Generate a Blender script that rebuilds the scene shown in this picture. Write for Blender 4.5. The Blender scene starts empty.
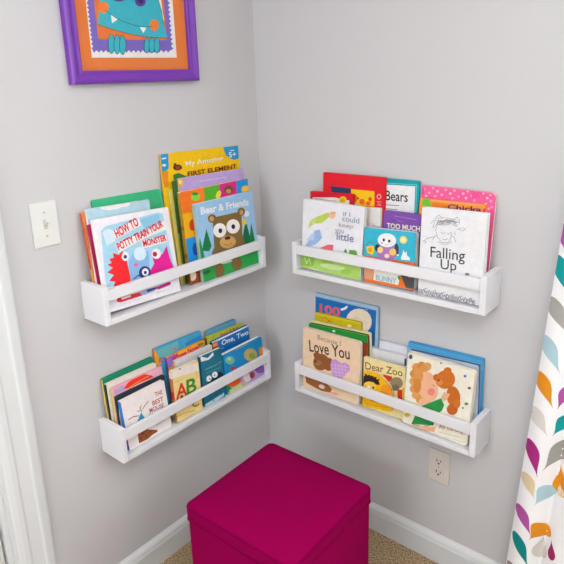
# A corner of a child's room: four white wall shelves of picture books, a magenta ottoman, curtain, framed picture.
import bpy, bmesh, math, random
from mathutils import Vector, Matrix
random.seed(4)
SC = bpy.context.scene
COL = SC.collection

# ------------------------------------------------------------------ materials
MATS = {}
def lin(h):
    h = h.lstrip('#'); o = []
    for i in (0, 2, 4):
        c = int(h[i:i+2], 16) / 255
        o.append(c / 12.92 if c <= .04045 else ((c + .055) / 1.055) ** 2.4)
    return (*o, 1)
def mat(name, hexc, rough=.5, spec=.5, bump=0, scale=200, mottle=0, mscale=8, sheen=0, coat=0, hex2=None):
    key = (name, hexc, rough, bump, scale)
    if key in MATS: return MATS[key]
    m = bpy.data.materials.new(name); m.use_nodes = True
    nt = m.node_tree; b = nt.nodes['Principled BSDF']
    b.inputs['Base Color'].default_value = lin(hexc)
    b.inputs['Roughness'].default_value = rough
    b.inputs['Specular IOR Level'].default_value = spec
    if sheen: b.inputs['Sheen Weight'].default_value = sheen
    if coat: b.inputs['Coat Weight'].default_value = coat
    tc = nt.nodes.new('ShaderNodeTexCoord')
    if mottle or hex2:
        n = nt.nodes.new('ShaderNodeTexNoise'); n.inputs['Scale'].default_value = mscale; n.inputs['Detail'].default_value = 4
        nt.links.new(tc.outputs['Object'], n.inputs['Vector'])
        r = nt.nodes.new('ShaderNodeValToRGB')
        c = lin(hexc)
        if hex2: a, d = c, lin(hex2)
        else: a, d = tuple(v * (1 - mottle) for v in c[:3]) + (1,), tuple(min(1, v * (1 + mottle)) for v in c[:3]) + (1,)
        r.color_ramp.elements[0].position = .35; r.color_ramp.elements[1].position = .65
        r.color_ramp.elements[0].color = a; r.color_ramp.elements[1].color = d
        nt.links.new(n.outputs['Fac'], r.inputs['Fac']); nt.links.new(r.outputs['Color'], b.inputs['Base Color'])
    if bump:
        n2 = nt.nodes.new('ShaderNodeTexNoise'); n2.inputs['Scale'].default_value = scale; n2.inputs['Detail'].default_value = 3
        nt.links.new(tc.outputs['Object'], n2.inputs['Vector'])
        bp = nt.nodes.new('ShaderNodeBump'); bp.inputs['Strength'].default_value = bump; bp.inputs['Distance'].default_value = .002
        nt.links.new(n2.outputs['Fac'], bp.inputs['Height']); nt.links.new(bp.outputs['Normal'], b.inputs['Normal'])
    MATS[key] = m
    return m
def ink(h):
    r, g, b = (int(h[i:i+2], 16) / 255 for i in (1, 3, 5)); l = .3 * r + .59 * g + .11 * b      # printed colours, rich and a little dark
    k = '#' + ''.join('%02x' % round(255 * max(0, min(1, (l + (v - l) * 1.12) * .95))) for v in (r, g, b))
    return mat('print_' + h[1:], k, .5, .25, mottle=.04, mscale=60)
M_WALL = mat('wall_paint', '#c3c2c4', .8, .25, bump=.12, scale=350)
M_CEIL = mat('ceiling_paint', '#e6e4e2', .9, .2, bump=.1, scale=200)
M_WHITE = mat('white_lacquer', '#dddde1', .38, .45, bump=.04, scale=90)
M_TRIM = mat('trim_paint', '#d2d5d6', .35, .45, bump=.03, scale=60)
M_DOOR = mat('door_paint', '#c8c8c4', .45, .4, bump=.03, scale=60)
M_CARPET = mat('carpet_pile', '#5f4a30', .95, .1, bump=1, scale=420, mscale=210, hex2='#c9b08c')
M_FABRIC = mat('magenta_fabric', '#8a0045', .95, .04, bump=.5, scale=900, mottle=.09, mscale=500)
M_PIPING = mat('magenta_piping', '#7a003e', .95, .03, bump=.4, scale=900)
M_FOOT = mat('dark_plastic', '#1c1a1c', .5)
M_PLATE = mat('ivory_plastic', '#d4d6d2', .35, .5, mottle=.01)
M_OUT = mat('beige_plastic', '#cec8c0', .4, .5, mottle=.01)
M_SLOT = mat('slot_black', '#181614', .6)
M_SCREW = mat('screw_metal', '#b8b4a8', .35, .6)
M_CLOTH = mat('curtain_cotton', '#f0f0f2', .9, .15, bump=.25, scale=700)
M_FRAME = mat('purple_paint', '#7030a4', .38, .5, bump=.04, scale=80)
M_ORANGE = mat('orange_mat', '#d8783c', .75, .2, bump=.1, scale=500)

# ------------------------------------------------------------------ mesh helpers
def link(o, parent=None):
    COL.objects.link(o)
    if parent is not None: o.parent = parent
    return o
def mesh(name, bm, mats, parent=None, smooth=False, bevel=0, seg=2):
    me = bpy.data.meshes.new(name)
    if smooth:
        for f in bm.faces: f.smooth = True
    bm.to_mesh(me); bm.free()
    for m in (mats if isinstance(mats, (list, tuple)) else [mats]): me.materials.append(m)
    o = link(bpy.data.objects.new(name, me), parent)
    if bevel:
        b = o.modifiers.new('bevel', 'BEVEL'); b.width = bevel; b.segments = seg; b.limit_method = 'ANGLE'
    return o
def empty(name, loc, label, cat, group=None, M=None):
    o = bpy.data.objects.new(name, None); o.empty_display_size = .05; COL.objects.link(o)
    if M is not None: o.matrix_world = M
    else: o.location = loc
    o['label'] = label; o['category'] = cat
    if group: o['group'] = group
    return o
def box(bm, x0, x1, y0, y1, z0, z1, mi=0):
    v = [bm.verts.new((x, y, z)) for x in (x0, x1) for y in (y0, y1) for z in (z0, z1)]
    for q in ((0, 1, 3, 2), (4, 6, 7, 5), (0, 4, 5, 1), (2, 3, 7, 6), (0, 2, 6, 4), (1, 5, 7, 3)):
        f = bm.faces.new([v[i] for i in q]); f.material_index = mi
    return v
def extrude_xz(bm, pts, y0, y1, mi=0):
    """closed outline in x,z (counter-clockwise seen from -y) given thickness from y0 to y1"""
    a = [bm.verts.new((x, y0, z)) for x, z in pts]; b = [bm.verts.new((x, y1, z)) for x, z in pts]
    n = len(pts); fs = [bm.faces.new(a), bm.faces.new(b[::-1])]
    for i in range(n): fs.append(bm.faces.new((a[i], b[i], b[(i+1) % n], a[(i+1) % n])))
    for f in fs: f.material_index = mi
def prism(bm, pts, axis_pts, mi=0):
    """sweep closed profile pts (list of Vector) to pts shifted by axis vector"""
    a = [bm.verts.new(p) for p in pts]; b = [bm.verts.new(Vector(p) + axis_pts) for p in pts]
    n = len(pts); fs = [bm.faces.new(a), bm.faces.new(b[::-1])]
    for i in range(n): fs.append(bm.faces.new((a[i], b[i], b[(i+1) % n], a[(i+1) % n])))
    for f in fs: f.material_index = mi
def fix(bm):
    bmesh.ops.recalc_face_normals(bm, faces=bm.faces); return bm
def rounded(x0, x1, z0, z1, rl, rr, n=5):
    out = []
    for cx, cz, r, a0 in ((x0 + rl, z0 + rl, rl, 180), (x1 - rr, z0 + rr, rr, 270), (x1 - rr, z1 - rr, rr, 0), (x0 + rl, z1 - rl, rl, 90)):
        for i in range(n + 1):
            t = math.radians(a0 + 90 * i / n); out.append((cx + r * math.cos(t), cz + r * math.sin(t)))
    return out
def area2(p): return sum(p[i-1][0] * p[i][1] - p[i][0] * p[i-1][1] for i in range(len(p)))

def add_art(bm, art, mats, y0=0.0, step=.00009):
    """printed shapes and lettering of a cover: thin layers of ink lying on the board"""
    step = min(step, .0014 / max(1, len(art))); idx = {}
    def slot(c):
        if c not in idx: idx[c] = len(mats); mats.append(ink(c))
        return idx[c]
    for k, a in enumerate(art):
        y = y0 - .00012 - step * k
        if a[0] == 'p':
            pts = a[2] if area2(a[2]) > 0 else a[2][::-1]
            vs = [bm.verts.new((x, y, z)) for x, z in pts]
            try: f = bm.faces.new(vs); f.material_index = slot(a[1])
            except ValueError: pass
        else:
            _, c, s, x0, z0, ang, w, h, bold = a
            cu = bpy.data.curves.new('lettering', 'FONT'); cu.body = s; cu.size = 1; cu.offset = bold; cu.resolution_u = 3; cu.fill_mode = 'FRONT'
            ob = bpy.data.objects.new('lettering', cu); COL.objects.link(ob)
            dg = bpy.context.evaluated_depsgraph_get(); me = ob.evaluated_get(dg).to_mesh()
            xs = [v.co.x for v in me.vertices]; ys = [v.co.y for v in me.vertices]
            if xs:
                bx, by, sx, sy = min(xs), min(ys), w / (max(xs) - min(xs)), h / (max(ys) - min(ys))
                ca, sa = math.cos(ang), math.sin(ang); si = slot(c); vs = []
                for v in me.vertices:
                    px, pz = (v.co.x - bx) * sx, (v.co.y - by) * sy
                    vs.append(bm.verts.new((x0 + px * ca - pz * sa, y, z0 + px * sa + pz * ca)))
                for p in me.polygons:
                    try: f = bm.faces.new([vs[i] for i in p.vertices]); f.material_index = si
                    except ValueError: pass
            ob.to_mesh_clear(); bpy.data.objects.remove(ob); bpy.data.curves.remove(cu)

# ------------------------------------------------------------------ the room
RX, RY, RZ = 3.3, -3.3, 2.44
def structure(o): o['kind'] = 'structure'; return o
bm = bmesh.new(); box(bm, -.12, RX + .12, RY - .12, .12, -.1, 0); structure(mesh('floor', fix(bm), M_CARPET))
bm = bmesh.new(); box(bm, -.12, RX + .12, RY - .12, .12, RZ, RZ + .1); structure(mesh('ceiling', fix(bm), M_CEIL))
DY0, DY1, DH = -1.022, -1.86, 2.03                      # door opening in the left wall
bm = bmesh.new(); box(bm, -.12, 0, DY0, .12, 0, RZ); box(bm, -.12, 0, RY - .12, DY1, 0, RZ); box(bm, -.12, 0, DY1, DY0, DH, RZ); structure(mesh('wall_left', fix(bm), M_WALL))
WX0, WX1, WZ0, WZ1 = 1.18, 2.75, 1.12, 2.2               # window opening in the right wall, beside the curtain
bm = bmesh.new()
for b in ((0, WX0, 0, RZ), (WX1, RX + .12, 0, RZ), (WX0, WX1, 0, WZ0), (WX0, WX1, WZ1, RZ)): box(bm, b[0], b[1], 0, .12, b[2], b[3])
structure(mesh('wall_right', fix(bm), M_WALL))
bm = bmesh.new(); box(bm, RX, RX + .12, RY, 0, 0, RZ); structure(mesh('wall_far', fix(bm), M_WALL))
VX0, VX1, VZ0, VZ1 = .2, 1.5, 1.0, 2.2                # a second window, behind the viewer
bm = bmesh.new()
for b in ((0, VX0, 0, RZ), (VX1, RX, 0, RZ), (VX0, VX1, 0, VZ0), (VX0, VX1, VZ1, RZ)): box(bm, b[0], b[1], RY - .12, RY, b[2], b[3])
structure(mesh('wall_behind', fix(bm), M_WALL))
bm = bmesh.new()
for b in ((VX0, VX0 + .04, VZ0, VZ1), (VX1 - .04, VX1, VZ0, VZ1), (VX0, VX1, VZ0, VZ0 + .04), (VX0, VX1, VZ1 - .04, VZ1), ((VX0 + VX1) / 2 - .02, (VX0 + VX1) / 2 + .02, VZ0, VZ1)):
    box(bm, b[0], b[1], RY - .09, RY - .05, b[2], b[3])
structure(mesh('window_2', fix(bm), M_TRIM, bevel=.003))
# window frame
bm = bmesh.new()
for b in ((WX0, WX0 + .04, WZ0, WZ1), (WX1 - .04, WX1, WZ0, WZ1), (WX0, WX1, WZ0, WZ0 + .04), (WX0, WX1, WZ1 - .04, WZ1), ((WX0 + WX1) / 2 - .02, (WX0 + WX1) / 2 + .02, WZ0, WZ1), (WX0, WX1, 1.64, 1.68)):
    box(bm, b[0], b[1], .05, .09, b[2], b[3])
structure(mesh('window_1', fix(bm), M_TRIM, bevel=.003))
# baseboards: stepped moulding, ogee top
def baseboard(name, pts, start, end, inward):
    bm = bmesh.new(); s, e, n = Vector(start), Vector(end), Vector(inward)
    prism(bm, [s + n * d + Vector((0, 0, z)) for d, z in pts], e - s); structure(mesh(name, fix(bm), M_TRIM))
PROF = [(0, 0), (.0145, 0), (.0145, .070), (.0125, .076), (.0115, .084), (.008, .091), (.0035, .096), (.0015, .100), (0, .100)]
baseboard('baseboard_left', PROF, (0, 0, 0), (0, -.914, 0), (1, 0, 0))
baseboard('baseboard_right', PROF, (0, 0, 0), (RX, 0, 0), (0, -1, 0))
# door casing (profiled) and the door behind it
CAS = [(0, 0), (0, .013), (.006, .0165), (.020, .0185), (.026, .0185), (.031, .014), (.062, .0125), (.068, .015), (.080, .0145), (.090, .0115), (.096, .0085), (.105, .008), (.105, 0)]
def casing(name, y0, sgn, z1):
    bm = bmesh.new(); prism(bm, [Vector((d, y0 - sgn * w, 0)) for w, d in CAS], Vector((0, 0, z1))); structure(mesh(name, fix(bm), M_TRIM))
casing('trim_1', -.917, 1, DH + .105); casing('trim_2', DY1 - .105, -1, DH + .105)
bm = bmesh.new(); prism(bm, [Vector((d, DY1, DH + .105 - w)) for w, d in CAS], Vector((0, DY0 - DY1 + .012, 0))); structure(mesh('trim_3', fix(bm), M_TRIM))
bm = bmesh.new(); box(bm, -.12, 0, DY0 - .014, DY0, 0, DH); box(bm, -.12, 0, DY1, DY1 + .014, 0, DH); structure(mesh('trim_4', fix(bm), M_TRIM))
door = empty('door_1', (0, DY1 + .016, 0), 'closed grey white door in the left wall', 'door'); door['kind'] = 'structure'
del door['label'], door['category']
bm = bmesh.new(); W = DY0 - DY1 - .034; box(bm, -.052, -.012, 0, W, .006, DH - .004)
for z0, z1 in ((.2, .95), (1.08, 1.9)):
    for a, b in ((.11, W / 2 - .05), (W / 2 + .05, W - .11)): box(bm, -.012, -.008, a, b, z0, z1)
mesh('door_panel', fix(bm), M_DOOR, door, bevel=.002)

# ------------------------------------------------------------------ shelves
S = {'D': 0.1023, 'H': 0.1059, 'W': 0.6344, 'LT': (-0.7308, 0.9178), 'LL': (-0.7275, 0.5026), 'RT': (0.2192, 0.9187), 'RL': (0.2175, 0.4954)}
D, H, SW = S['D'], S['H'], S['W']; PT = .0175
def side_matrix(key):
    u0, z = S[key]
    if key[0] == 'L': return Matrix(((0, -1, 0, 0), (1, 0, 0, u0), (0, 0, 1, z), (0, 0, 0, 1)))   # x along +Y, -y out of the left wall
    return Matrix(((1, 0, 0, u0), (0, 1, 0, 0), (0, 0, 1, z), (0, 0, 0, 1)))
SHELF_LABEL = {'LT': 'upper white book shelf on the left wall, beside the light switch', 'LL': 'lower white book shelf on the left wall, left of the ottoman',
               'RT': 'upper white book shelf on the right wall', 'RL': 'lower white book shelf on the right wall, above the power outlet'}
def make_shelf(key):
    t = empty('floating_shelf', None, SHELF_LABEL[key], 'shelf', 'white book shelves', side_matrix(key))
    for x in (0, SW - PT):
        bm = bmesh.new(); box(bm, x, x + PT, -D, -.0005, 0, H); mesh('side_panel', fix(bm), M_WHITE, t, bevel=.0015)
    bm = bmesh.new(); box(bm, PT + .0002, SW - PT - .0002, -D + .0005, -.0005, 0, .0155); mesh('base_board', fix(bm), M_WHITE, t, bevel=.0012)
    bm = bmesh.new(); box(bm, PT + .0002, SW - PT - .0002, -D + .0008, -D + .0135, .066, .0965); mesh('front_rail', fix(bm), M_WHITE, t, bevel=.0015)
    return t
for k in ('LT', 'LL', 'RT', 'RL'): make_shelf(k)

# ------------------------------------------------------------------ books
GROUP = {'LT': 'children\'s books on the upper left shelf', 'LL': 'children\'s books on the lower left shelf', 'RT': 'children\'s books on the upper right shelf', 'RL': 'children\'s books on the lower right shelf'}
BOOKS = [
{'shelf':'LT','name':'picture_book','label':'plain mint green book at the back left of the upper left shelf','O':[0.03768,-0.67531,0.93915],'X':[0.00223,0.99979,-0.02018],'Z':[-0.10971,0.0203,0.99376],'W':0.2314,'H':0.2962,'T':0.005,'cov':'#3fb07f','spine':'#2f9a6c','kind':'paper','r':0.01,'pages':'#ece6da','art':[],'shape':None,'sdots':None},
{'shelf':'LT','name':'picture_book','label':'slim book with orange red spine at the far left end of the upper left shelf','O':[0.0477,-0.71109,0.93478],'X':[0.0,1.0,0.0],'Z':[-0.1132,0.0,0.99357],'W':0.185,'H':0.2769,'T':0.0075,'cov':'#d98a5a','spine':'#c8583a','kind':'paper','r':0.004,'pages':'#ece6da','art':[],'shape':None,'sdots':[(0,0.45,'#d9a04a'),(0.45,0.55,'#b04a38')]},
{'shelf':'LT','name':'picture_book','label':'pale blue book with cloud top edge behind the red and pink monster book','O':[0.05522,-0.71109,0.94342],'X':[0.00458,0.99918,-0.04017],'Z':[-0.11311,0.04043,0.99276],'W':0.2023,'H':0.2759,'T':0.008,'cov':'#b5d3de','spine':'#e8e6e2','kind':'board','r':0.004,'pages':'#ece6da','art':[('p','#f1efec',[(0.1247,0.2753),(0.1224,0.2714),(0.1151,0.2678),(0.104,0.2651),(0.0904,0.2636),(0.076,0.2635),(0.0626,0.2647),(0.0518,0.2671),(0.0447,0.2704),(0.0422,0.2742),(0.0428,0.2753)]),('p','#f1efec',[(0.1373,0.2728),(0.1362,0.2704),(0.1327,0.2683),(0.1272,0.2666),(0.1205,0.2657),(0.1133,0.2657),(0.1066,0.2664),(0.1011,0.2679),(0.0975,0.2699),(0.0962,0.2723),(0.0973,0.2746),(0.0983,0.2753),(0.1358,0.2753),(0.136,0.2752)])],'shape':None,'sdots':[(0,0.2,'#8fb73a')]},
{'shelf':'LT','name':'picture_book','label':'thin book with magenta spine just behind the monster book','O':[0.0605,-0.70729,0.93438],'X':[0.0,1.0,0.0],'Z':[-0.1132,0.0,0.99357],'W':0.205,'H':0.245,'T':0.004,'cov':'#a82a5c','spine':'#a5224f','kind':'paper','r':0.004,'pages':'#ece6da','art':[],'shape':None,'sdots':None},
{'shelf':'LT','name':'picture_book','label':'white book with red lettering and a red spiky and a pink monster on the cover','O':[0.08541,-0.70886,0.9466],'X':[0.0072,0.99905,-0.04302],'Z':[-0.16489,0.04362,0.98535],'W':0.2485,'H':0.2485,'T':0.012,'cov':'#eceaf0','spine':'#f0eef0','kind':'board','r':0.003,'pages':'#ece6da','art':[('p','#a9d2e8',[(0.0191,0.2164),(0.0359,0.2261),(0.2104,0.2381),(0.226,0.2316),(0.2375,0.0676),(0.008,0.0675),(0.008,0.1007)]),('p','#d3e6f1',[(0.0232,0.2112),(0.0377,0.219),(0.0593,0.211),(0.057,0.1826),(0.0291,0.1751)]),('p','#8fc4e2',[(0.1419,0.2271),(0.2096,0.2339),(0.2137,0.2162),(0.1584,0.2007)]),('p','#f1efec',[(0.0555,0.2087),(0.143,0.2328),(0.1474,0.2114),(0.0611,0.1865)]),('p','#f1efec',[(0.0554,0.1743),(0.1721,0.1954),(0.2324,0.2134),(0.2324,0.1856),(0.1533,0.1745),(0.0607,0.1502)]),('p','#f1efec',[(0.1375,0.1683),(0.2277,0.1697),(0.2283,0.1491),(0.1391,0.1471)]),('p','#e3262b',[(0.0286,0.1392),(0.0434,0.1403),(0.0432,0.153),(0.0596,0.1446),(0.073,0.1537),(0.0812,0.1328),(0.0841,0.0839),(0.0827,0.0628),(0.0252,0.0611),(0.0361,0.076),(0.0175,0.0825),(0.0345,0.0949),(0.0168,0.1057),(0.0357,0.1148),(0.0207,0.1254),(0.0344,0.1283)]),('p','#d81f8e',[(0.1468,0.0749),(0.1694,0.0987),(0.166,0.1269),(0.1848,0.1159),(0.2039,0.1195),(0.2218,0.1397),(0.227,0.1025),(0.236,0.068),(0.1464,0.0652)]),('p','#8db8e0',[(0.0862,0.1159),(0.1078,0.1441),(0.1336,0.1481),(0.1564,0.1348),(0.1493,0.0725),(0.0832,0.0651)]),('p','#d7e9f5',[(0.1482,0.1303),(0.1457,0.1242),(0.1409,0.1194),(0.1345,0.1163),(0.1273,0.1155),(0.1201,0.117),(0.1138,0.1205),(0.1092,0.1257),(0.1067,0.1319),(0.1067,0.1384),(0.1092,0.1444),(0.1138,0.1492),(0.1201,0.1523),(0.1272,0.1532),(0.1344,0.1519),(0.1408,0.1484),(0.1456,0.1432),(0.1482,0.1369)]),('p','#f1efec',[(0.0905,0.1345),(0.089,0.1303),(0.0863,0.127),(0.0827,0.1248),(0.0788,0.1241),(0.0749,0.1249),(0.0715,0.1271),(0.0691,0.1304),(0.0679,0.1345),(0.068,0.1389),(0.0695,0.143),(0.0722,0.1463),(0.0757,0.1485),(0.0797,0.1493),(0.0836,0.1485),(0.087,0.1463),(0.0894,0.143),(0.0907,0.1389)]),('p','#23366a',[(0.0843,0.1345),(0.0831,0.1321),(0.0808,0.1306),(0.078,0.1305),(0.0755,0.1317),(0.0739,0.1339),(0.0737,0.1366),(0.0749,0.139),(0.0772,0.1405),(0.08,0.1406),(0.0825,0.1394),(0.0841,0.1372)]),('p','#f1efec',[(0.198,0.1207),(0.196,0.116),(0.1924,0.1123),(0.1875,0.1099),(0.1819,0.1093),(0.1763,0.1104),(0.1715,0.1131),(0.1679,0.1171),(0.166,0.1219),(0.166,0.1269),(0.1679,0.1315),(0.1715,0.1352),(0.1763,0.1376),(0.1818,0.1383),(0.1874,0.1372),(0.1923,0.1345),(0.196,0.1306),(0.1979,0.1257)]),('p','#b01a4e',[(0.1845,0.122),(0.1828,0.1187),(0.1793,0.1167),(0.1752,0.1165),(0.1714,0.1183),(0.169,0.1214),(0.1686,0.1251),(0.1704,0.1285),(0.1738,0.1305),(0.1779,0.1307),(0.1817,0.129),(0.1842,0.1258)]),('p','#28336c',[(0.153,0.0759),(0.1506,0.0702),(0.1461,0.0657),(0.1401,0.063),(0.1333,0.0624),(0.1265,0.0639),(0.1206,0.0674),(0.1162,0.0724),(0.1139,0.0783),(0.1139,0.0845),(0.1162,0.0901),(0.1205,0.0946),(0.1265,0.0974),(0.1332,0.0981),(0.14,0.0967),(0.146,0.0932),(0.1506,0.0882),(0.153,0.0822)]),('p','#f5f2f5',[(0.1461,0.0787),(0.1447,0.0752),(0.1422,0.0725),(0.1387,0.0708),(0.1348,0.0704),(0.1309,0.0713),(0.1275,0.0733),(0.125,0.0763),(0.1237,0.0798),(0.1237,0.0835),(0.1251,0.0869),(0.1276,0.0897),(0.1311,0.0913),(0.135,0.0918),(0.1388,0.091),(0.1423,0.089),(0.1448,0.086),(0.1461,0.0824)]),('p','#28336c',[(0.1396,0.0789),(0.1384,0.0767),(0.1363,0.0754),(0.1337,0.0753),(0.1314,0.0765),(0.13,0.0786),(0.1298,0.081),(0.1309,0.0832),(0.133,0.0845),(0.1356,0.0846),(0.1379,0.0834),(0.1394,0.0813)]),('p','#e07aa8',[(0.1166,0.1055),(0.1149,0.1031),(0.1116,0.1018),(0.1073,0.102),(0.1034,0.1036),(0.1008,0.1061),(0.1002,0.1089),(0.1018,0.1112),(0.1051,0.1125),(0.1094,0.1123),(0.1133,0.1108),(0.116,0.1083)]),('p','#22386e',[(0.0922,0.0721),(0.0931,0.0695),(0.1137,0.0765),(0.1128,0.0792)]),('p','#22386e',[(0.1129,0.0791),(0.1109,0.0772),(0.1228,0.0646),(0.1248,0.0665)]),('t','#d5223c','HOW TO',0.0629,0.1885,0.293,0.0809,0.0251,0.03),('t','#d5223c','POTTY TRAIN YOUR',0.0623,0.1545,0.25,0.1648,0.0216,0.03),('t','#d5223c','MONSTER',0.1427,0.1506,0.042,0.082,0.0184,0.03),('p','#d02a3c',[(0.0316,0.0328),(0.1032,0.0305),(0.1161,0.0298),(0.1126,0.0197),(0.0416,0.0185),(0.0307,0.0214)]),('p','#f1efec',[(0.0441,0.0309),(0.0749,0.0303),(0.0754,0.0254),(0.0462,0.0244)]),('p','#9fb4d8',[(0.1032,0.0305),(0.1365,0.0334),(0.1618,0.0298),(0.1542,0.0217),(0.1154,0.019)]),('p','#3c3f7c',[(0.1288,0.0316),(0.166,0.0319),(0.1672,0.0266),(0.1309,0.0237)]),('p','#b7217c',[(0.1621,0.0309),(0.2092,0.0361),(0.2177,0.0316),(0.212,0.0266),(0.1681,0.0233)]),('p','#b9b3c8',[(0.1587,0.0163),(0.1587,0.015),(0.2067,0.0135),(0.2068,0.0147)]),('p','#c9c6d2',[(0.047,0.0129),(0.047,0.0119),(0.0997,0.0105),(0.0997,0.0114)])],'shape':None,'sdots':None},
{'shelf':'LT','name':'picture_book','label':'tall yellow book with blue corner badge against the wall on the upper left shelf','O':[0.03349,-0.44049,0.94196],'X':[0.00157,0.99972,-0.0236],'Z':[-0.06626,0.02365,0.99752],'W':0.3237,'H':0.3868,'T':0.006,'cov':'#f0c50e','spine':'#e0b020','kind':'paper','r':0.004,'pages':'#ece6da','art':[('p','#2b93c2',[(0.0006,0.3861),(0.0314,0.386),(0.0269,0.3433),(0.0195,0.3379),(0.0006,0.3329)]),('p','#2b93c2',[(0.257,0.3862),(0.3231,0.3862),(0.3231,0.3531),(0.3221,0.3443),(0.3034,0.3415),(0.2812,0.3482),(0.2649,0.361),(0.2586,0.375)]),('p','#d8ecf4',[(0.0183,0.3534),(0.0171,0.3515),(0.0142,0.3503),(0.0106,0.3501),(0.0071,0.351),(0.0047,0.3528),(0.004,0.3549),(0.0053,0.3568),(0.0081,0.358),(0.0117,0.3582),(0.0152,0.3573),(0.0176,0.3555)]),('p','#d8ecf4',[(0.0049,0.3752),(0.022,0.3756),(0.0214,0.3716),(0.0043,0.3712)]),('t','#f4f4f2','5+',0.2782,0.3507,0.012,0.033,0.0168,0.02),('p','#e8f2f4',[(0.2859,0.3739),(0.3039,0.3741),(0.3036,0.3712),(0.2855,0.3711)]),('p','#4d2a1c',[(0.0776,0.3405),(0.0761,0.3376),(0.0727,0.3353),(0.0677,0.3338),(0.0618,0.3334),(0.0557,0.3341),(0.0501,0.3357),(0.0457,0.3382),(0.0431,0.3411),(0.0424,0.3442),(0.0439,0.3471),(0.0473,0.3494),(0.0522,0.3509),(0.058,0.3513),(0.0641,0.3507),(0.0697,0.3491),(0.0742,0.3466),(0.0769,0.3436)]),('p','#8e3a22',[(0.0712,0.3396),(0.0695,0.3366),(0.0657,0.3347),(0.0609,0.3344),(0.0563,0.3357),(0.0531,0.3384),(0.0523,0.3416),(0.0539,0.3446),(0.0577,0.3465),(0.0625,0.3468),(0.0672,0.3455),(0.0704,0.3428)]),('p','#4d2a1c',[(0.0563,0.3516),(0.0553,0.3496),(0.0532,0.3483),(0.0504,0.3481),(0.0478,0.3489),(0.0461,0.3506),(0.0456,0.3527),(0.0466,0.3547),(0.0488,0.356),(0.0515,0.3563),(0.0541,0.3555),(0.0559,0.3537)]),('t','#f4eedc','My Amazing',0.092,0.3385,0.016,0.1577,0.0188,0.018),('p','#3a7a46',[(0.0402,0.3231),(0.0612,0.3265),(0.0907,0.3125),(0.0858,0.3024),(0.0412,0.3052)]),('t','#7c2318','FIRST ELEMENT',0.0955,0.3114,0.009,0.2128,0.0147,0.03),('p','#e58f33',[(0.0006,0.3162),(0.0006,0.336),(0.0221,0.3376),(0.0185,0.2923),(0.0022,0.2893)])],'shape':None,'sdots':None},
{'shelf':'LT','name':'picture_book','label':'slim pale yellow spined book just right of the monster book','O':[0.041,-0.41985,0.93433],'X':[0.0,1.0,0.0],'Z':[-0.06627,0.0,0.9978],'W':0.2,'H':0.2892,'T':0.006,'cov':'#d9cf7a','spine':'#dccf70','kind':'paper','r':0.004,'pages':'#ece6da','art':[],'shape':None,'sdots':None},
{'shelf':'LT','name':'picture_book','label':'slim dark green spined book between the pale yellow spine and the lavender book','O':[0.048,-0.40764,0.93433],'X':[0.0,1.0,0.0],'Z':[-0.06627,0.0,0.9978],'W':0.19,'H':0.315,'T':0.006,'cov':'#3d6a3a','spine':'#4a6a38','kind':'paper','r':0.004,'pages':'#ece6da','art':[],'shape':None,'sdots':[(0,0.5,'#b8a444')]},
{'shelf':'LT','name':'picture_book','label':'lavender book with a yellow spine in front of the tall yellow book','O':[0.0536,-0.39917,0.94034],'X':[0.00145,0.99976,-0.0218],'Z':[-0.06626,0.02185,0.99756],'W':0.2788,'H':0.3142,'T':0.005,'cov':'#baa5d6','spine':'#d4b04a','kind':'paper','r':0.004,'pages':'#ece6da','art':[('p','#d3c6e4',[(0.0783,0.2974),(0.1998,0.2959),(0.1995,0.2932),(0.078,0.2949)]),('p','#e3b84a',[(0.0006,0.3133),(0.0181,0.3124),(0.0164,0.2916),(0.0006,0.2914)]),('p','#f0e0a0',[(0.0124,0.3026),(0.0111,0.2999),(0.0085,0.2981),(0.0052,0.2977),(0.002,0.2989),(0.0006,0.3005),(0.0006,0.3067),(0.0008,0.307),(0.0034,0.3088),(0.0067,0.3092),(0.0098,0.308),(0.0119,0.3056)])],'shape':None,'sdots':None},
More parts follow.
